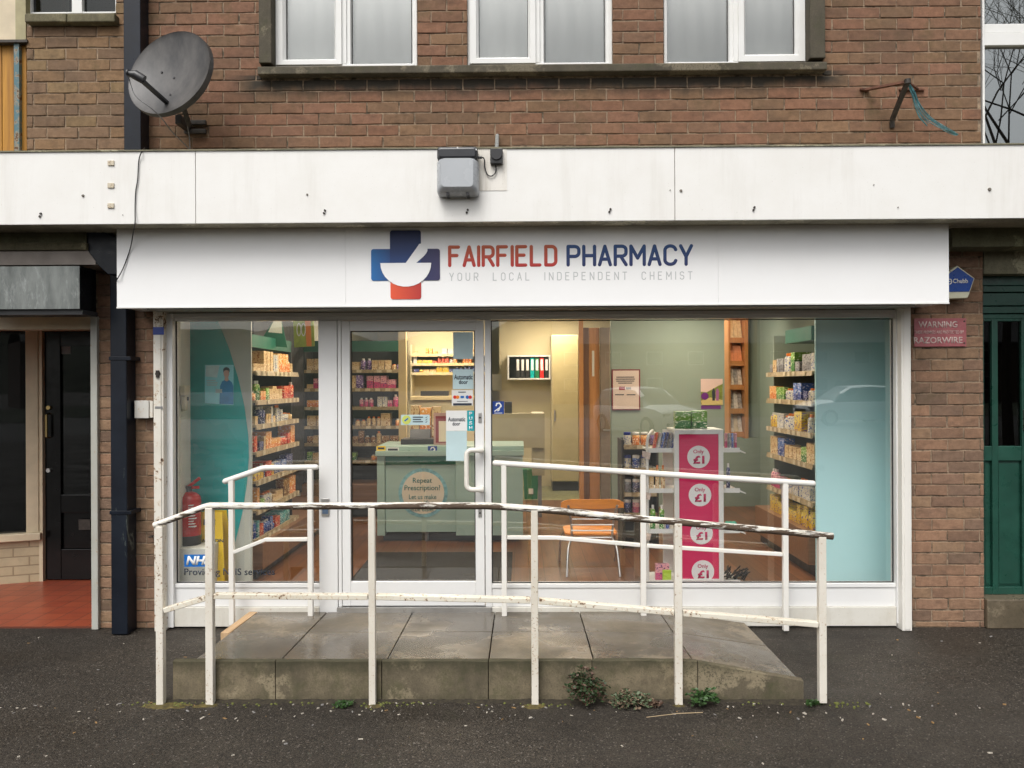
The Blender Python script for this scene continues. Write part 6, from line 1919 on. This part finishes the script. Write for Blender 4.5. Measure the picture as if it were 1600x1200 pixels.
# ---- posters on the sage wall
Yp = TW - .003
q = rc(955.5, 577, 1000, 641, Yp)
t = thing('framed_poster', 'cream notice in a dark maroon frame on the sage wall', 'poster', ((q[0]+q[1])/2, Yp, q[2]))
m = MB(); m.box(q[0], q[1], Yp - .02, Yp, q[2], q[3]); m.build('frame', P('maroon_frame', (.16, .02, .03), .4), t, bev=.002)
m = MB(); m.box(q[0] + .016, q[1] - .016, Yp - .0215, Yp - .0203, q[2] + .016, q[3] - .016); m.build('sheet', P('rosy_cream_paper', (.60, .50, .44), .5, .03), t)
for i, (a, b_) in enumerate(((963, 991), (962, 992), (963, 991), (966, 988))):
    stick(t, (a, 588.5 + i * 3.1, b_, 590 + i * 3.1), Yp - .0217, M['ink'], 'text_line')
stick(t, (967, 604, 976.5, 609.5), Yp - .0217, P('maroon_print', 0), 'logo'); stick(t, (978, 605, 986, 608.5), Yp - .0217, M['grey'], 'logo')
stick(t, (961, 616, 975, 617.6), Yp - .0217, M['ink'], 'text_line'); stick(t, (979, 616, 993, 617.6), Yp - .0217, M['ink'], 'text_line')
Yq = TW - .003
q = rc(1095, 592, 1129, 633, Yq)
t = thing('wall_calendar', 'small pink topped poster with purple roundel and two figures on the sage wall', 'poster', ((q[0]+q[1])/2, Yq, q[2]))
m = MB(); m.box(q[0], q[1], Yq - .006, Yq, q[2], q[3]); m.build('sheet', P('pale_pink_paper', (.68, .50, .45), .5, .05), t)
def poly_px(t, pts, Y, mt, name, dd=.001):
    m = MB(); pp = [at(x, y, Y) for x, y in pts]; pp = [(p.x, p.z) for p in pp]
    a = sum(pp[i][0] * pp[(i+1) % len(pp)][1] - pp[(i+1) % len(pp)][0] * pp[i][1] for i in range(len(pp)))
    if a < 0: pp = pp[::-1]
    m.prism(pp, Y - dd, Y); return m.build(name, mt, t)
poly_px(t, [(1095, 612), (1104, 613), (1122, 603), (1129, 600), (1129, 632), (1095, 632)], Yq - .0065, P('olive_print', (.20, .24, .05), .5, .3, 40), 'picture')
poly_px(t, [(1097, 633), (1095, 626), (1110, 621), (1129, 625), (1129, 632.8)], Yq - .0077, P('straw_print', (.6, .48, .2), .5, .1), 'path_print')
for a, c_ in ((1115, M['ink']), (1121, P('lilac_print', (.35, .12, .3), .5))):
    poly_px(t, [(a-2, 626), (a-2.6, 612), (a-1.4, 608), (a, 606.5), (a+1.4, 608), (a+2.4, 612), (a+2, 626)], Yq - .0089, c_, 'figure_print')
c = at(1101, 619, Yq); m = MB(); m.prism(disc(c.x, c.z, .045, 20), Yq - .0095, Yq - .008); m.build('purple_roundel', P('purple_print', (.14, .02, .2), .5), t)
stick(t, (1095.5, 633.5, 1126, 639), Yq - .001, P('purple_print', 0), 'purple_strip')

# ---- wall cabinet with leaflet rack
RY_ = DY(8.0)
q = rc(1165.5, 470, 1184, 684, RY_)
t, o = box_thing('wall_cabinet', 'tall grey green wall cabinet beside the leaflet rack', 'cabinet', q[0], q[1], RY_, RY_ + .4, q[2], 2.6, M['iwall_teal'], 'carcass')
q = rc(1136, 488, 1165, 684, RY_)
t = thing('leaflet_rack', 'golden wooden leaflet rack lit by a warm lamp near the price stand', 'rack', ((q[0]+q[1])/2, RY_, q[2]))
m = MB(); m.box(q[0], q[0] + .02, RY_ - .06, RY_ + .1, q[2], 2.5); m.build('side_board', M['rackwood'], t)
m = MB(); m.box(q[1] - .035, q[1] - .002, RY_ - .10, RY_ + .1, q[2], 2.5); m.build('side_board', M['rackwood'], t)
m = MB(); m.box(q[0] + .021, q[1] - .036, RY_ + .08, RY_ + .1, q[2], 2.5); m.build('back_board', M['rackwood'], t)
cols = ['cream', 'orange', 'white', 'grey', 'white']
lc = {'cream': P('cream_leaflet', (.62, .52, .36), .5, .2, 30), 'orange': P('salmon_leaflet', (.72, .30, .16), .5, .1, 20), 'white': P('white_leaflet', (.6, .56, .5), .5, .3, 40), 'grey': P('grey_leaflet', (.34, .32, .30), .5, .5, 40)}
for i, (pa, pb) in enumerate(((498, 534), (537, 570), (573, 607), (610, 644), (647, 680))):
    za, zb = at(1150, pb, RY_).z, at(1150, pa, RY_).z
    m = MB(); m.box(q[0] + .021, q[1] - .036, RY_ - .05, RY_ + .07, za - .012, za); m.box(q[0] + .021, q[1] - .036, RY_ - .056, RY_ - .0505, za - .012, za + .04); m.build('pocket', M['rackwood'], t)
    for k in range(3):
        w0 = q[0] + .024 + k * (q[1] - q[0] - .065) / 3; w1 = w0 + (q[1] - q[0] - .065) / 3 - .004
        lt = setp((lambda mm: mm)(MB().hexa([(w0, RY_ - .045, za + .001), (w1, RY_ - .045, za + .001), (w1, RY_ - .035, za + .001), (w0, RY_ - .035, za + .001), (w0, RY_ + .02, zb - .01 * k), (w1, RY_ + .02, zb - .01 * k), (w1, RY_ + .03, zb - .01 * k), (w0, RY_ + .03, zb - .01 * k)]).build('leaflet', lc[cols[(i + (k == 1 and i > 1)) % 5]])), f'{cols[(i + (k == 1 and i > 1)) % 5]} leaflet, {["left", "middle", "right"][k]} of its pocket on the {["top", "second", "third", "fourth", "lowest"][i]} row of the leaflet rack', 'leaflet', 'leaflets in the wooden rack')

# ---- right wall shelving (faces left)
RX = 2.31; RY0, RY1 = DY(5.92), DY(7.05)
RS = [1.71, 1.475, 1.225, .985, .69]
shelf_unit('wall_shelving', 'sage backed shelving on the right shop wall beside the aqua panel', RX, XRW - .003, RY0, RY1, FZ, 2.05, RS, '-x', backmat=M['iwall_teal'],
           base=(RX - .05, XRW - .01, RY0, DY(7.25), FZ + .09, .47), header=(RX - .012, XRW - .3, RY0 + .02, RY0 + .6, 1.95, 2.06))
rp_ = [['white', 'cream', 'grey', 'green', 'white'], ['green', 'orange', 'white', 'navy', 'purple', 'blue'], ['yellow', 'white', 'teal', 'white', 'green', 'orange'], ['green', 'cream', 'white', 'cream', 'blue'], ['white', 'grey', 'white', 'pink'], ['yellow', 'yellow', 'white']]
for i, z in enumerate(RS + [.47]):
    fill(['top', 'second', 'third', 'fourth', 'fifth', 'lowest'][i], 'right wall shelving', (RX + .0, RY1 - .03), (RX + .0, RY0 + .03), z, (1, 0), .2, rp_[i], .165, kinds=('carton', 'carton', 'bottle'), wr=(.05, .10), group='goods on the right wall shelving', hmin=.45)

# ---- aqua board at the right, teal swoosh board at the left
q = rc(1275, 500, 1391, 912, DY(5.55))
t = thing('aqua_screen', 'tall plain pale aqua board filling the right end of the window', 'screen', ((q[0]+q[1])/2, DY(5.55), FZ))
m = MB(); m.box(q[0], q[1], DY(5.55), DY(5.55) + .02, FZ, 2.55); m.build('board', M['aqua'], t, bev=.002)
m = MB(); m.box(q[1] + .001, q[1] + .018, .09, DY(5.55) + .02, FZ, 2.55); m.build('side_return', M['aqua'], t)
LYB = DY(5.62)
q = rc(291, 480, 393, 912, LYB)
t = thing('teal_swoosh_screen', 'pale board with a large curved teal shape behind the left window', 'screen', ((q[0]+q[1])/2, LYB, FZ))
m = MB(); m.box(XLW, q[1], LYB, LYB + .02, FZ, 2.55); m.build('board', P('pale_grey_board', (.50, .53, .47), .5, .03), t, bev=.002)
pts = [(291, 470), (322, 470), (340, 500), (358, 545), (372, 590), (382, 635), (388, 680), (389, 715), (386, 755), (379, 800), (367, 850), (352, 890), (343, 912), (291, 912)]
poly_px(t, pts, LYB - .001, M['teal'], 'teal_shape', .002)
q = rc(318, 570, 365.5, 633, LYB - .006)
t = thing('window_poster', 'turquoise poster of a dark haired man in blue scrubs on the teal board', 'poster', ((q[0]+q[1])/2, LYB, q[2]))
Yv = LYB - .0035
poly_px(t, [(320, 570), (365, 570), (365, 633), (320, 630)], Yv, P('turquoise_print', (.32, .82, .92), .4, .12, 8), 'sheet')
poly_px(t, [(322, 571), (343, 571), (339, 590), (321, 588)], Yv - .0012, P('pale_sky_print', (.62, .85, .9), .4, .15, 14), 'pale_print')
poly_px(t, [(343, 631), (344, 603), (347, 596), (352, 593), (357, 593), (362, 597), (364.5, 603), (364.5, 632)], Yv - .0024, P('scrubs_blue_print', (.02, .26, .55), .5, .15, 20), 'scrubs_print')
poly_px(t, [(350.5, 594), (351.5, 590), (349.5, 585), (349.5, 580), (352, 577), (356, 577), (358, 580), (358, 585), (356.5, 590), (357.5, 594), (354, 596)], Yv - .0036, P('skin_print', (.6, .4, .32), .5, .04), 'face_print')
poly_px(t, [(349, 582), (348.8, 577), (351, 574.3), (354, 573.6), (357.5, 575), (359, 578), (358.3, 582), (357, 579), (353, 578.2), (350.3, 579.5)], Yv - .0048, M['ink'], 'hair_print')
for i, (a, b_) in enumerate(((323, 337), (323, 340), (323, 339))): stick(t, (a, 594 + i * 3.4, b_, 595.6 + i * 3.4), Yv - .002, M['palepaper'], 'text_line')
stick(t, (337, 608, 347, 614), Yv - .004, M['palepaper'], 'label_print')
q = rc(280, 603, 291, 640, .22)
t = thing('entry_phone', 'pale wall handset on the side wall behind the left window', 'intercom', (q[0], .2, q[2]))
xs_ = at(274, 700, .1).x
m = MB(); m.box(xs_ + .001, xs_ + .04, .16, .24, at(285, 618, .2).z, at(285, 602, .2).z); m.build('base', M['beige'], t, bev=.006)
m = MB(); m.box(xs_ + .002, xs_ + .035, .18, .225, at(285, 642, .2).z, at(285, 618.5, .2).z); m.build('handset', M['beige'], t, bev=.010)
m = MB(); m.box(xs_ + .036, xs_ + .042, .205, .222, at(285, 626, .2).z, at(285, 620, .2).z); m.build('button', M['black'], t)
# the white ledge, fire extinguisher and wet floor sign behind the left window
q = rc(277, 857, 320, 914, DY(5.24))
t, o = box_thing('white_plinth', 'low white boxed plinth under the fire extinguisher', 'plinth', q[0], q[1] + .01, DY(5.24), DY(5.5), FZ, q[3], M['iwall_white'])
def extinguisher():
    zb = q[3] + .001; Y = DY(5.38); c = at(296, 800, Y); cx = c.x
    zt = at(296, 768, Y).z; r = 17.5 * 5.38 / 1200
    t = thing('fire_extinguisher', 'red fire extinguisher with black hose behind the left window', 'fire extinguisher', (cx, Y, zb))
    h = zt - zb
    m = MB(); m.lathe([(r * .96, 0), (r, .01), (r, h * .18)], cx, Y, 28, cz=zb); m.build('base_band', M['black'], t)
    m = MB(); m.lathe([(r, h * .181), (r, h * .84), (r * .9, h * .92), (r * .6, h * .97), (r * .3, h)], cx, Y, 28, cz=zb); cyl = m.build('cylinder', M['red'], t)
    m = MB()
    for i in range(9): m.box(cx + r * .35, cx + r * (.9 - .1 * (i % 3)), Y - r * 1.02, Y - r * .55, zb + h * (.36 + .05 * i), zb + h * (.375 + .05 * i))
    m.build('label_lines', M['paper'], cyl)
    m = MB(); m.tube([(cx, Y, zt - .005), (cx, Y, zt + .04)], .02, 12); m.build('valve', M['black'], t)
    m = MB(); m.bar((cx - .01, Y, zt + .03), (cx + .075, Y, zt + .095), .022, .014); m.bar((cx - .02, Y, zt + .025), (cx + .07, Y, zt + .03), .02, .012); m.build('lever', M['red'], t, bev=.002)
    m = MB(); m.tube(smooth([(cx, Y - .01, zt + .03), (cx - .05, Y - .03, zt + .02), (cx - r * .9, Y - r * .6, zt - .10), (cx - r * .75, Y - r * .85, zt - .22), (cx - r * .7, Y - r * .86, zt - .34)]), .010, 10); m.build('hose', M['black'], t)
extinguisher()
def floor_sign():
    Y = DY(5.48)
    t = thing('wet_floor_sign', 'yellow folding wet floor warning sign behind the left window', 'floor sign', (at(332, 900, Y).x, Y, FZ))
    for k, (y0, y1) in enumerate(((Y - .06, Y), (Y + .14, Y + .08))):
        pts = [(311, 800), (347, 800), (356, 918), (303, 918)]
        pz = [at(x, y, Y) for x, y in pts]
        m = MB(); p = []
        for off in (0, .012):
            for P3, top in zip(pz, (1, 1, 0, 0)):
                z = max(P3.z, FZ + .001) if not top else P3.z
                p.append((P3.x, (y1 if top else y0) + off, z))
        m.add(p, [(0, 3, 2, 1), (4, 5, 6, 7), (0, 1, 5, 4), (1, 2, 6, 5), (2, 3, 7, 6), (3, 0, 4, 7)])
        pn = m.build('panel', M['yellow'], t, bev=.002)
    def f(px, py, dd=0):          # a point on the front sheet
        a = at(px, py, Y); s = (at(330, 800, Y).z - a.z) / (at(330, 800, Y).z - at(330, 918, Y).z)
        return Vector((a.x, Y - .06 * s - .003 - dd, a.z))
    m = MB(); m.hexa([f(319, 820), f(337, 820), f(337, 820) + Vector((0, .002, 0)), f(319, 820) + Vector((0, .002, 0)), f(319, 811), f(337, 811), f(337, 811) + Vector((0, .002, 0)), f(319, 811) + Vector((0, .002, 0))]); m.build('hand_slot', M['black'], t)
    o = txp('CAUTION', 309, 842, 349, 847.5, Y - .026, M['ink'], t, bold=.02)
    m = MB(); a = [f(328, 852, .02), f(340, 874, .02), f(313, 874, .02)]
    m.tube([a[0], a[1], a[2], a[0]], .006, 6, sy=.4); m.tube([f(328, 858, .02), f(327, 864, .02), f(323, 870, .02)], .006, 6, sy=.4); m.tube([f(327, 863, .02), f(333, 870, .02)], .006, 6, sy=.4); m.build('slipping_symbol', M['ink'], t)
floor_sign()

# ---- hanging cards in the left window
def hanging(px, d, mt, label, name='hanging_card'):
    Y = DY(d); t = thing(name, label, 'hanging card', at((px[0][0]+px[1][0])/2, px[0][1], Y))
    poly_px(t, px, Y, mt, 'card', .004)
    a = at(px[0][0] + 3, px[0][1], Y); m = MB(); m.tube([(a.x, Y, a.z - .01), (a.x, Y, 2.61)], .0015, 4); m.build('string', M['grey'], t); return t
t = hanging([(428, 500), (440, 500), (449, 543), (403, 539)], 6.6, M['hdr'], 'green and cream sloping pelmet card over the left wall shelving')
poly_px(t, [(428, 500), (440, 500), (441, 521), (419, 519)], DY(6.6) - .005, M['iwall_white'], 'cream_print')
t = hanging([(458, 497), (490, 495), (492, 541), (460, 543)], 6.2, P('leaf_green_print', (.35, .45, .06), .5, .3, 12), 'bright green and orange hanging poster at the top of the left window')
poly_px(t, [(476, 497), (485, 497), (487, 541), (479, 541)], DY(6.2) - .005, M['orangev'], 'orange_print')
m = MB(); Yh = DY(6.2) - .006
for cx_, cy_ in ((467, 515), (474, 515)):
    c = at(cx_, cy_, Yh); m.tube([(c.x + .016 * math.cos(R(a)), Yh, c.z + .05 * math.sin(R(a))) for a in range(0, 361, 30)], .004, 6, sy=.3)
m.build('loop_print', M['paper'], t)

# ---- chair
def chair():
    d0 = 5.95; Y = DY(d0)
    zs = at(922, 830, DY(6.25)).z
    xl_, xr_ = at(877, 790, Y).x, at(976, 790, Y).x; cx = (xl_ + xr_) / 2
    t = thing('cafe_chair', 'orange plywood cafe chair with chrome legs seen from behind in the window', 'chair', (cx, Y + .2, FZ))
    def curved(z0, z1, wd, bow, y, th):
        m = MB(); n = 16
        for i in range(n + 1):
            u = -1 + 2 * i / n; x = cx + u * wd / 2; yy = y - bow * (1 - u * u); zt_ = z1 - (z1 - z0) * .45 * u ** 6
            m.v += [(x, yy, z0), (x, yy + th, z0), (x, yy + th, zt_), (x, yy, zt_)]
        for i in range(n):
            for j in range(4): m.f.append([i*4+j, (i+1)*4+j, (i+1)*4+(j+1) % 4, i*4+(j+1) % 4]); m.m.append(0); m.sm.append(False)
        m.f.append([3, 2, 1, 0]); m.f.append([n*4, n*4+1, n*4+2, n*4+3]); m.m += [0, 0]; m.sm += [False, False]
        return m
    zt = at(925, 780, Y).z
    curved(zt - .075, zt, (xr_ - xl_), .06, Y + .05, .014).build('backrest', M['orangew'], t, bev=.004)
    m = MB(); sp = rr(cx - .21, cx + .21, Y + .12, Y + .50, .08)
    b = len(m.v); m.v += [(x, y, zs) for x, y in sp] + [(x, y, zs + .016) for x, y in sp]; n = len(sp)
    m.f.append(list(reversed(range(n)))); m.f.append([n + i for i in range(n)]); m.m += [0, 0]; m.sm += [False, False]
    for i in range(n): m.f.append([i, (i+1) % n, n + (i+1) % n, n + i]); m.m.append(0); m.sm.append(False)
    m.build('seat', M['orangew'], t, bev=.003)
    for s in (-1, 1):
        m = MB(); m.tube(smooth([(cx + s * .205, Y - .02, FZ), (cx + s * .19, Y + .05, FZ + .2), (cx + s * .16, Y + .10, zs - .01), (cx + s * .165, Y + .06, zs + .12), (cx + s * .19, Y + .02, zt - .05)]), .0095, 10); m.build('leg', M['steel'], t)
        m = MB(); m.tube(smooth([(cx + s * .235, Y + .52, FZ), (cx + s * .225, Y + .47, FZ + .2), (cx + s * .19, Y + .40, zs - .012)]), .0095, 10); m.build('leg', M['steel'], t)
    m = MB(); m.tube([(cx - .16, Y + .10, zs - .012), (cx + .16, Y + .10, zs - .012)], .008, 8)
    for k in range(3): m.tube([(cx - .168, Y + .062, zs + .05 + k * .045), (cx + .168, Y + .062, zs + .05 + k * .045)], .006, 8)
    m.build('stretcher', M['steel'], t)
chair()

# ---- small dark shelf with vitamin tubs
q = rc(972, 692, 1030, 800, DY(6.9)); Yg = DY(6.9)
gx0, gx1 = q[0], q[1]
gs = [at(990, p, Yg).z for p in (696, 732, 770, 802)]
shelf_unit('tub_shelving', 'low dark shelving with vitamin tubs behind the price stand', gx0, gx1, Yg, Yg + .32, FZ, gs[0] + .05, gs, '-y')
names = [['white', 'orange', 'orange', 'purple'], ['white', 'blue', 'white'], ['grey', 'navy', 'purple'], ['navy', 'pink', 'blue']]
for i, z in enumerate(gs):
    for k, c_ in enumerate(names[i]):
        product('jar', c_, gx0 + .055 + k * .078, Yg + .06, z, .068, .068, .115, f'{c_} vitamin tub, {ORD[k+1]} from the left on the {["top", "second", "third", "lowest"][i]} shelf behind the price stand', 'vitamin tubs')

# ---- price stand
def price_stand():
    Y = DY(5.72)
    q = rc(1054, 671, 1131, 913, Y); x0, x1, _, z1 = q; z0 = FZ + .004
    t = thing('price_stand', 'white wire shelf stand with a tall pink one pound price board', 'display stand', ((x0+x1)/2, Y + .2, FZ))
    fw = .036
    m = MB(); m.box(x0, x0 + fw, Y, Y + .035, z0, z1); m.box(x1 - fw, x1, Y, Y + .035, z0, z1); m.box(x0 + fw, x1 - fw, Y, Y + .035, z1 - fw, z1); m.box(x0 + fw, x1 - fw, Y, Y + .035, z0, z0 + .03)
    m.build('sign_frame', M['whitemetal'], t, bev=.004)
    m = MB(); m.box(x0 + fw, x1 - fw, Y + .012, Y + .02, z0 + .03, z1 - fw); bd = m.build('price_board', M['pink'], t)
    rad = 17.6 * 5.72 / 1200
    for cy_ in (714, 773.5, 833, 893):
        c = at(1091.5 + (cy_ - 714) * .038, cy_, Y + .010)
        m = MB(); m.prism(disc(c.x, c.z, rad), Y + .0095, Y + .0115); m.build('white_disc', M['paper'], bd)
        txt('Only', c.x - rad * .47, c.x + rad * .47, c.z + rad * .22, c.z + rad * .66, Y + .0088, P('magenta_ink', (.5, .008, .09), .4, 0), bd, bold=.02)
        txt('£1', c.x - rad * .48, c.x + rad * .52, c.z - rad * .62, c.z + rad * .12, Y + .0088, P('magenta_ink', 0), bd, bold=.045)
    # shelving behind and to both sides of the board
    sx0, sx1 = at(1010, 800, Y + .05).x, at(1156, 800, Y + .05).x
    yb = Y + .36
    zs_ = [at(1030, p, Y + .05).z for p in (703, 766, 829, 909)]
    for i, z in enumerate(zs_):
        m = MB(); m.box(sx0 + .02, sx1, Y + .05, yb - .005, z - .012, z); m.box(sx0 + .02, sx1, Y + .046, Y + .0495, z - .02, z + .014); s = m.build('shelf', M['whitemetal'], t)
        m = MB(); m.prism([(sx1 + .0005, z - .012), (sx1 + .045, z - .03), (sx1 + .045, z - .022), (sx1 + .0005, z)], Y + .05, yb); m.build('end_lip', M['whitemetal'], s)
        m = MB(); m.hexa([(sx0 - .03, Y + .04, z - .05), (sx0 + .02, Y + .02, z - .07), (sx0 + .02, Y + .024, z - .07), (sx0 - .03, Y + .044, z - .05), (sx0 - .03, Y + .04, z - .005), (sx0 + .03, Y + .02, z - .02), (sx0 + .03, Y + .024, z - .02), (sx0 - .03, Y + .044, z - .005)]); m.build('price_ticket', P('faded_price_card', (.55, .45, .38), .5, .3, 40), s)
    for xx in (sx0 + .012, sx1 - .05):
        m = MB(); m.tube([(xx, yb, FZ), (xx, yb, z1 - .05)] if xx > 1.3 else smooth([(xx, Y + .07, FZ), (xx, Y + .07, 1.0), (xx, Y + .07, z1 - .10), (xx + .02, Y + .09, z1 - .04), (xx + .06, Y + .2, z1 - .02), (xx + .09, yb, z1 - .04)], 6), .011, 8); m.build('upright', M['whitemetal'], t)
    m = MB(); m.box(x0 - .02, x0 + .06, yb - .01, yb + .01, FZ, z1 - .02); m.box(x1 - .06, x1 + .03, yb - .01, yb + .01, FZ, z1 - .02); m.build('back_panel', M['whitemetal'], t)
    # goods on the stand
    def pr(kind, c_, px, ztop_px, base, w_, lab, yy=.12, d_=None, grp='goods on the price stand'):
        x = at(px, 800, Y + yy).x
        product(kind, c_, x, Y + yy, base, w_, d_ or w_, at(px, ztop_px, Y + yy).z - base, lab, grp)
    pr('carton', 'green', 1066.5, 643, z1, .115, 'green carton on top of the price stand, the left one of two', .16, .09)
    pr('carton', 'green', 1091.5, 642, z1, .115, 'green carton on top of the price stand, the right one of two', .16, .09)
    m = MB(); m.box(x0, x1, Y + .0352, Y + .30, z1 - .012, z1); m.build('top_shelf', M['whitemetal'], t)
    rnd = random.Random(3)
    cs = ['red', 'white', 'blue', 'navy', 'grey', 'blue']
    for i in range(6):
        o_ = product('carton', cs[i], at(1021 + i * 5.6, 700, Y + .09).x, Y + .09, zs_[0], .016, .05, .13, f'{cs[i]} slim packet, {ORD[i+1]} of six leaning on the top shelf left of the pink board', 'packets on the price stand')
        o_.rotation_euler = (-.1, .22, 0)
    for i, c_ in enumerate(('pink', 'grey', 'blue', 'pink')):
        o_ = product('carton', c_, at(1134 + i * 5, 700, Y + .1).x, Y + .1, zs_[0], .014, .03, .12, f'{c_} slim tube, {ORD[i+1]} of four on the top shelf right of the pink board', 'packets on the price stand')
    pr('bottle', 'cream', 1027, 727, zs_[1], .032, 'orange capped bottle on the second shelf of the price stand, nearer the wire upright')
    pr('bottle', 'cream', 1036, 727, zs_[1], .032, 'orange capped bottle on the second shelf of the price stand, nearer the pink board')
    pr('carton', 'cream', 1018, 733, zs_[1], .03, 'tall cream packet beside the orange capped bottles on the price stand')
    pr('bottle', 'navy', 1138, 724, zs_[1], .03, 'tall navy and white tin on the second shelf right of the pink board')
    pr('bottle', 'green', 1020, 789, zs_[2], .04, 'green bottle on the third shelf of the price stand, first of two')
    pr('bottle', 'green', 1034, 789, zs_[2], .04, 'green bottle on the third shelf of the price stand, second of two')
    pr('bottle', 'blue', 1043, 812, zs_[2], .03, 'short blue bottle on the third shelf by the pink board')
    pr('carton', 'pink', 1034, 881, zs_[3], .10, 'pink striped packet at the bottom of the price stand', .1, .05)
    o_ = None
    x = at(1042, 900, Y + .06).x; m = MB(); m.box(x - .032, x + .032, Y + .052, Y + .075, zs_[3] + .001, zs_[3] + .085)
    setp(m.build('packet', P('lime_packet', (.42, .62, .04), .4, .1), bev=.004), 'lime green packet at the bottom of the price stand', 'packet')
    m = MB()
    for i in range(3): 
        c = at(1136 + i * 5.5, 810 - (i % 2), Y + .12); m.lathe([(.006, -.03), (.02, -.02), (.022, 0), (.018, .018), (.006, .026)], c.x, c.y, 10, cz=zs_[2] + .032)
    setp(m.build('mint_bath_puff', P('mint_plastic', (.12, .5, .33), .5)), 'mint green lumpy bath puff on the third shelf right of the pink board', 'bath puff')
    m = MB()
    for i in range(26):
        c = at(1132 + rnd.uniform(0, 28), 905 - rnd.uniform(0, 16), Y + .1)
        a = rnd.uniform(.4, 1.1); m.bar((c.x, Y + .06 + rnd.uniform(0, .12), max(c.z - .04, FZ + .01)), (c.x + .07 * math.cos(a), Y + .06 + rnd.uniform(0, .12), max(c.z - .04, FZ + .01) + .07 * math.sin(a)), .006, .012)
    setp(m.build('comb_bundle', M['black']), 'heap of black combs at the foot of the price stand', 'combs')
price_stand()
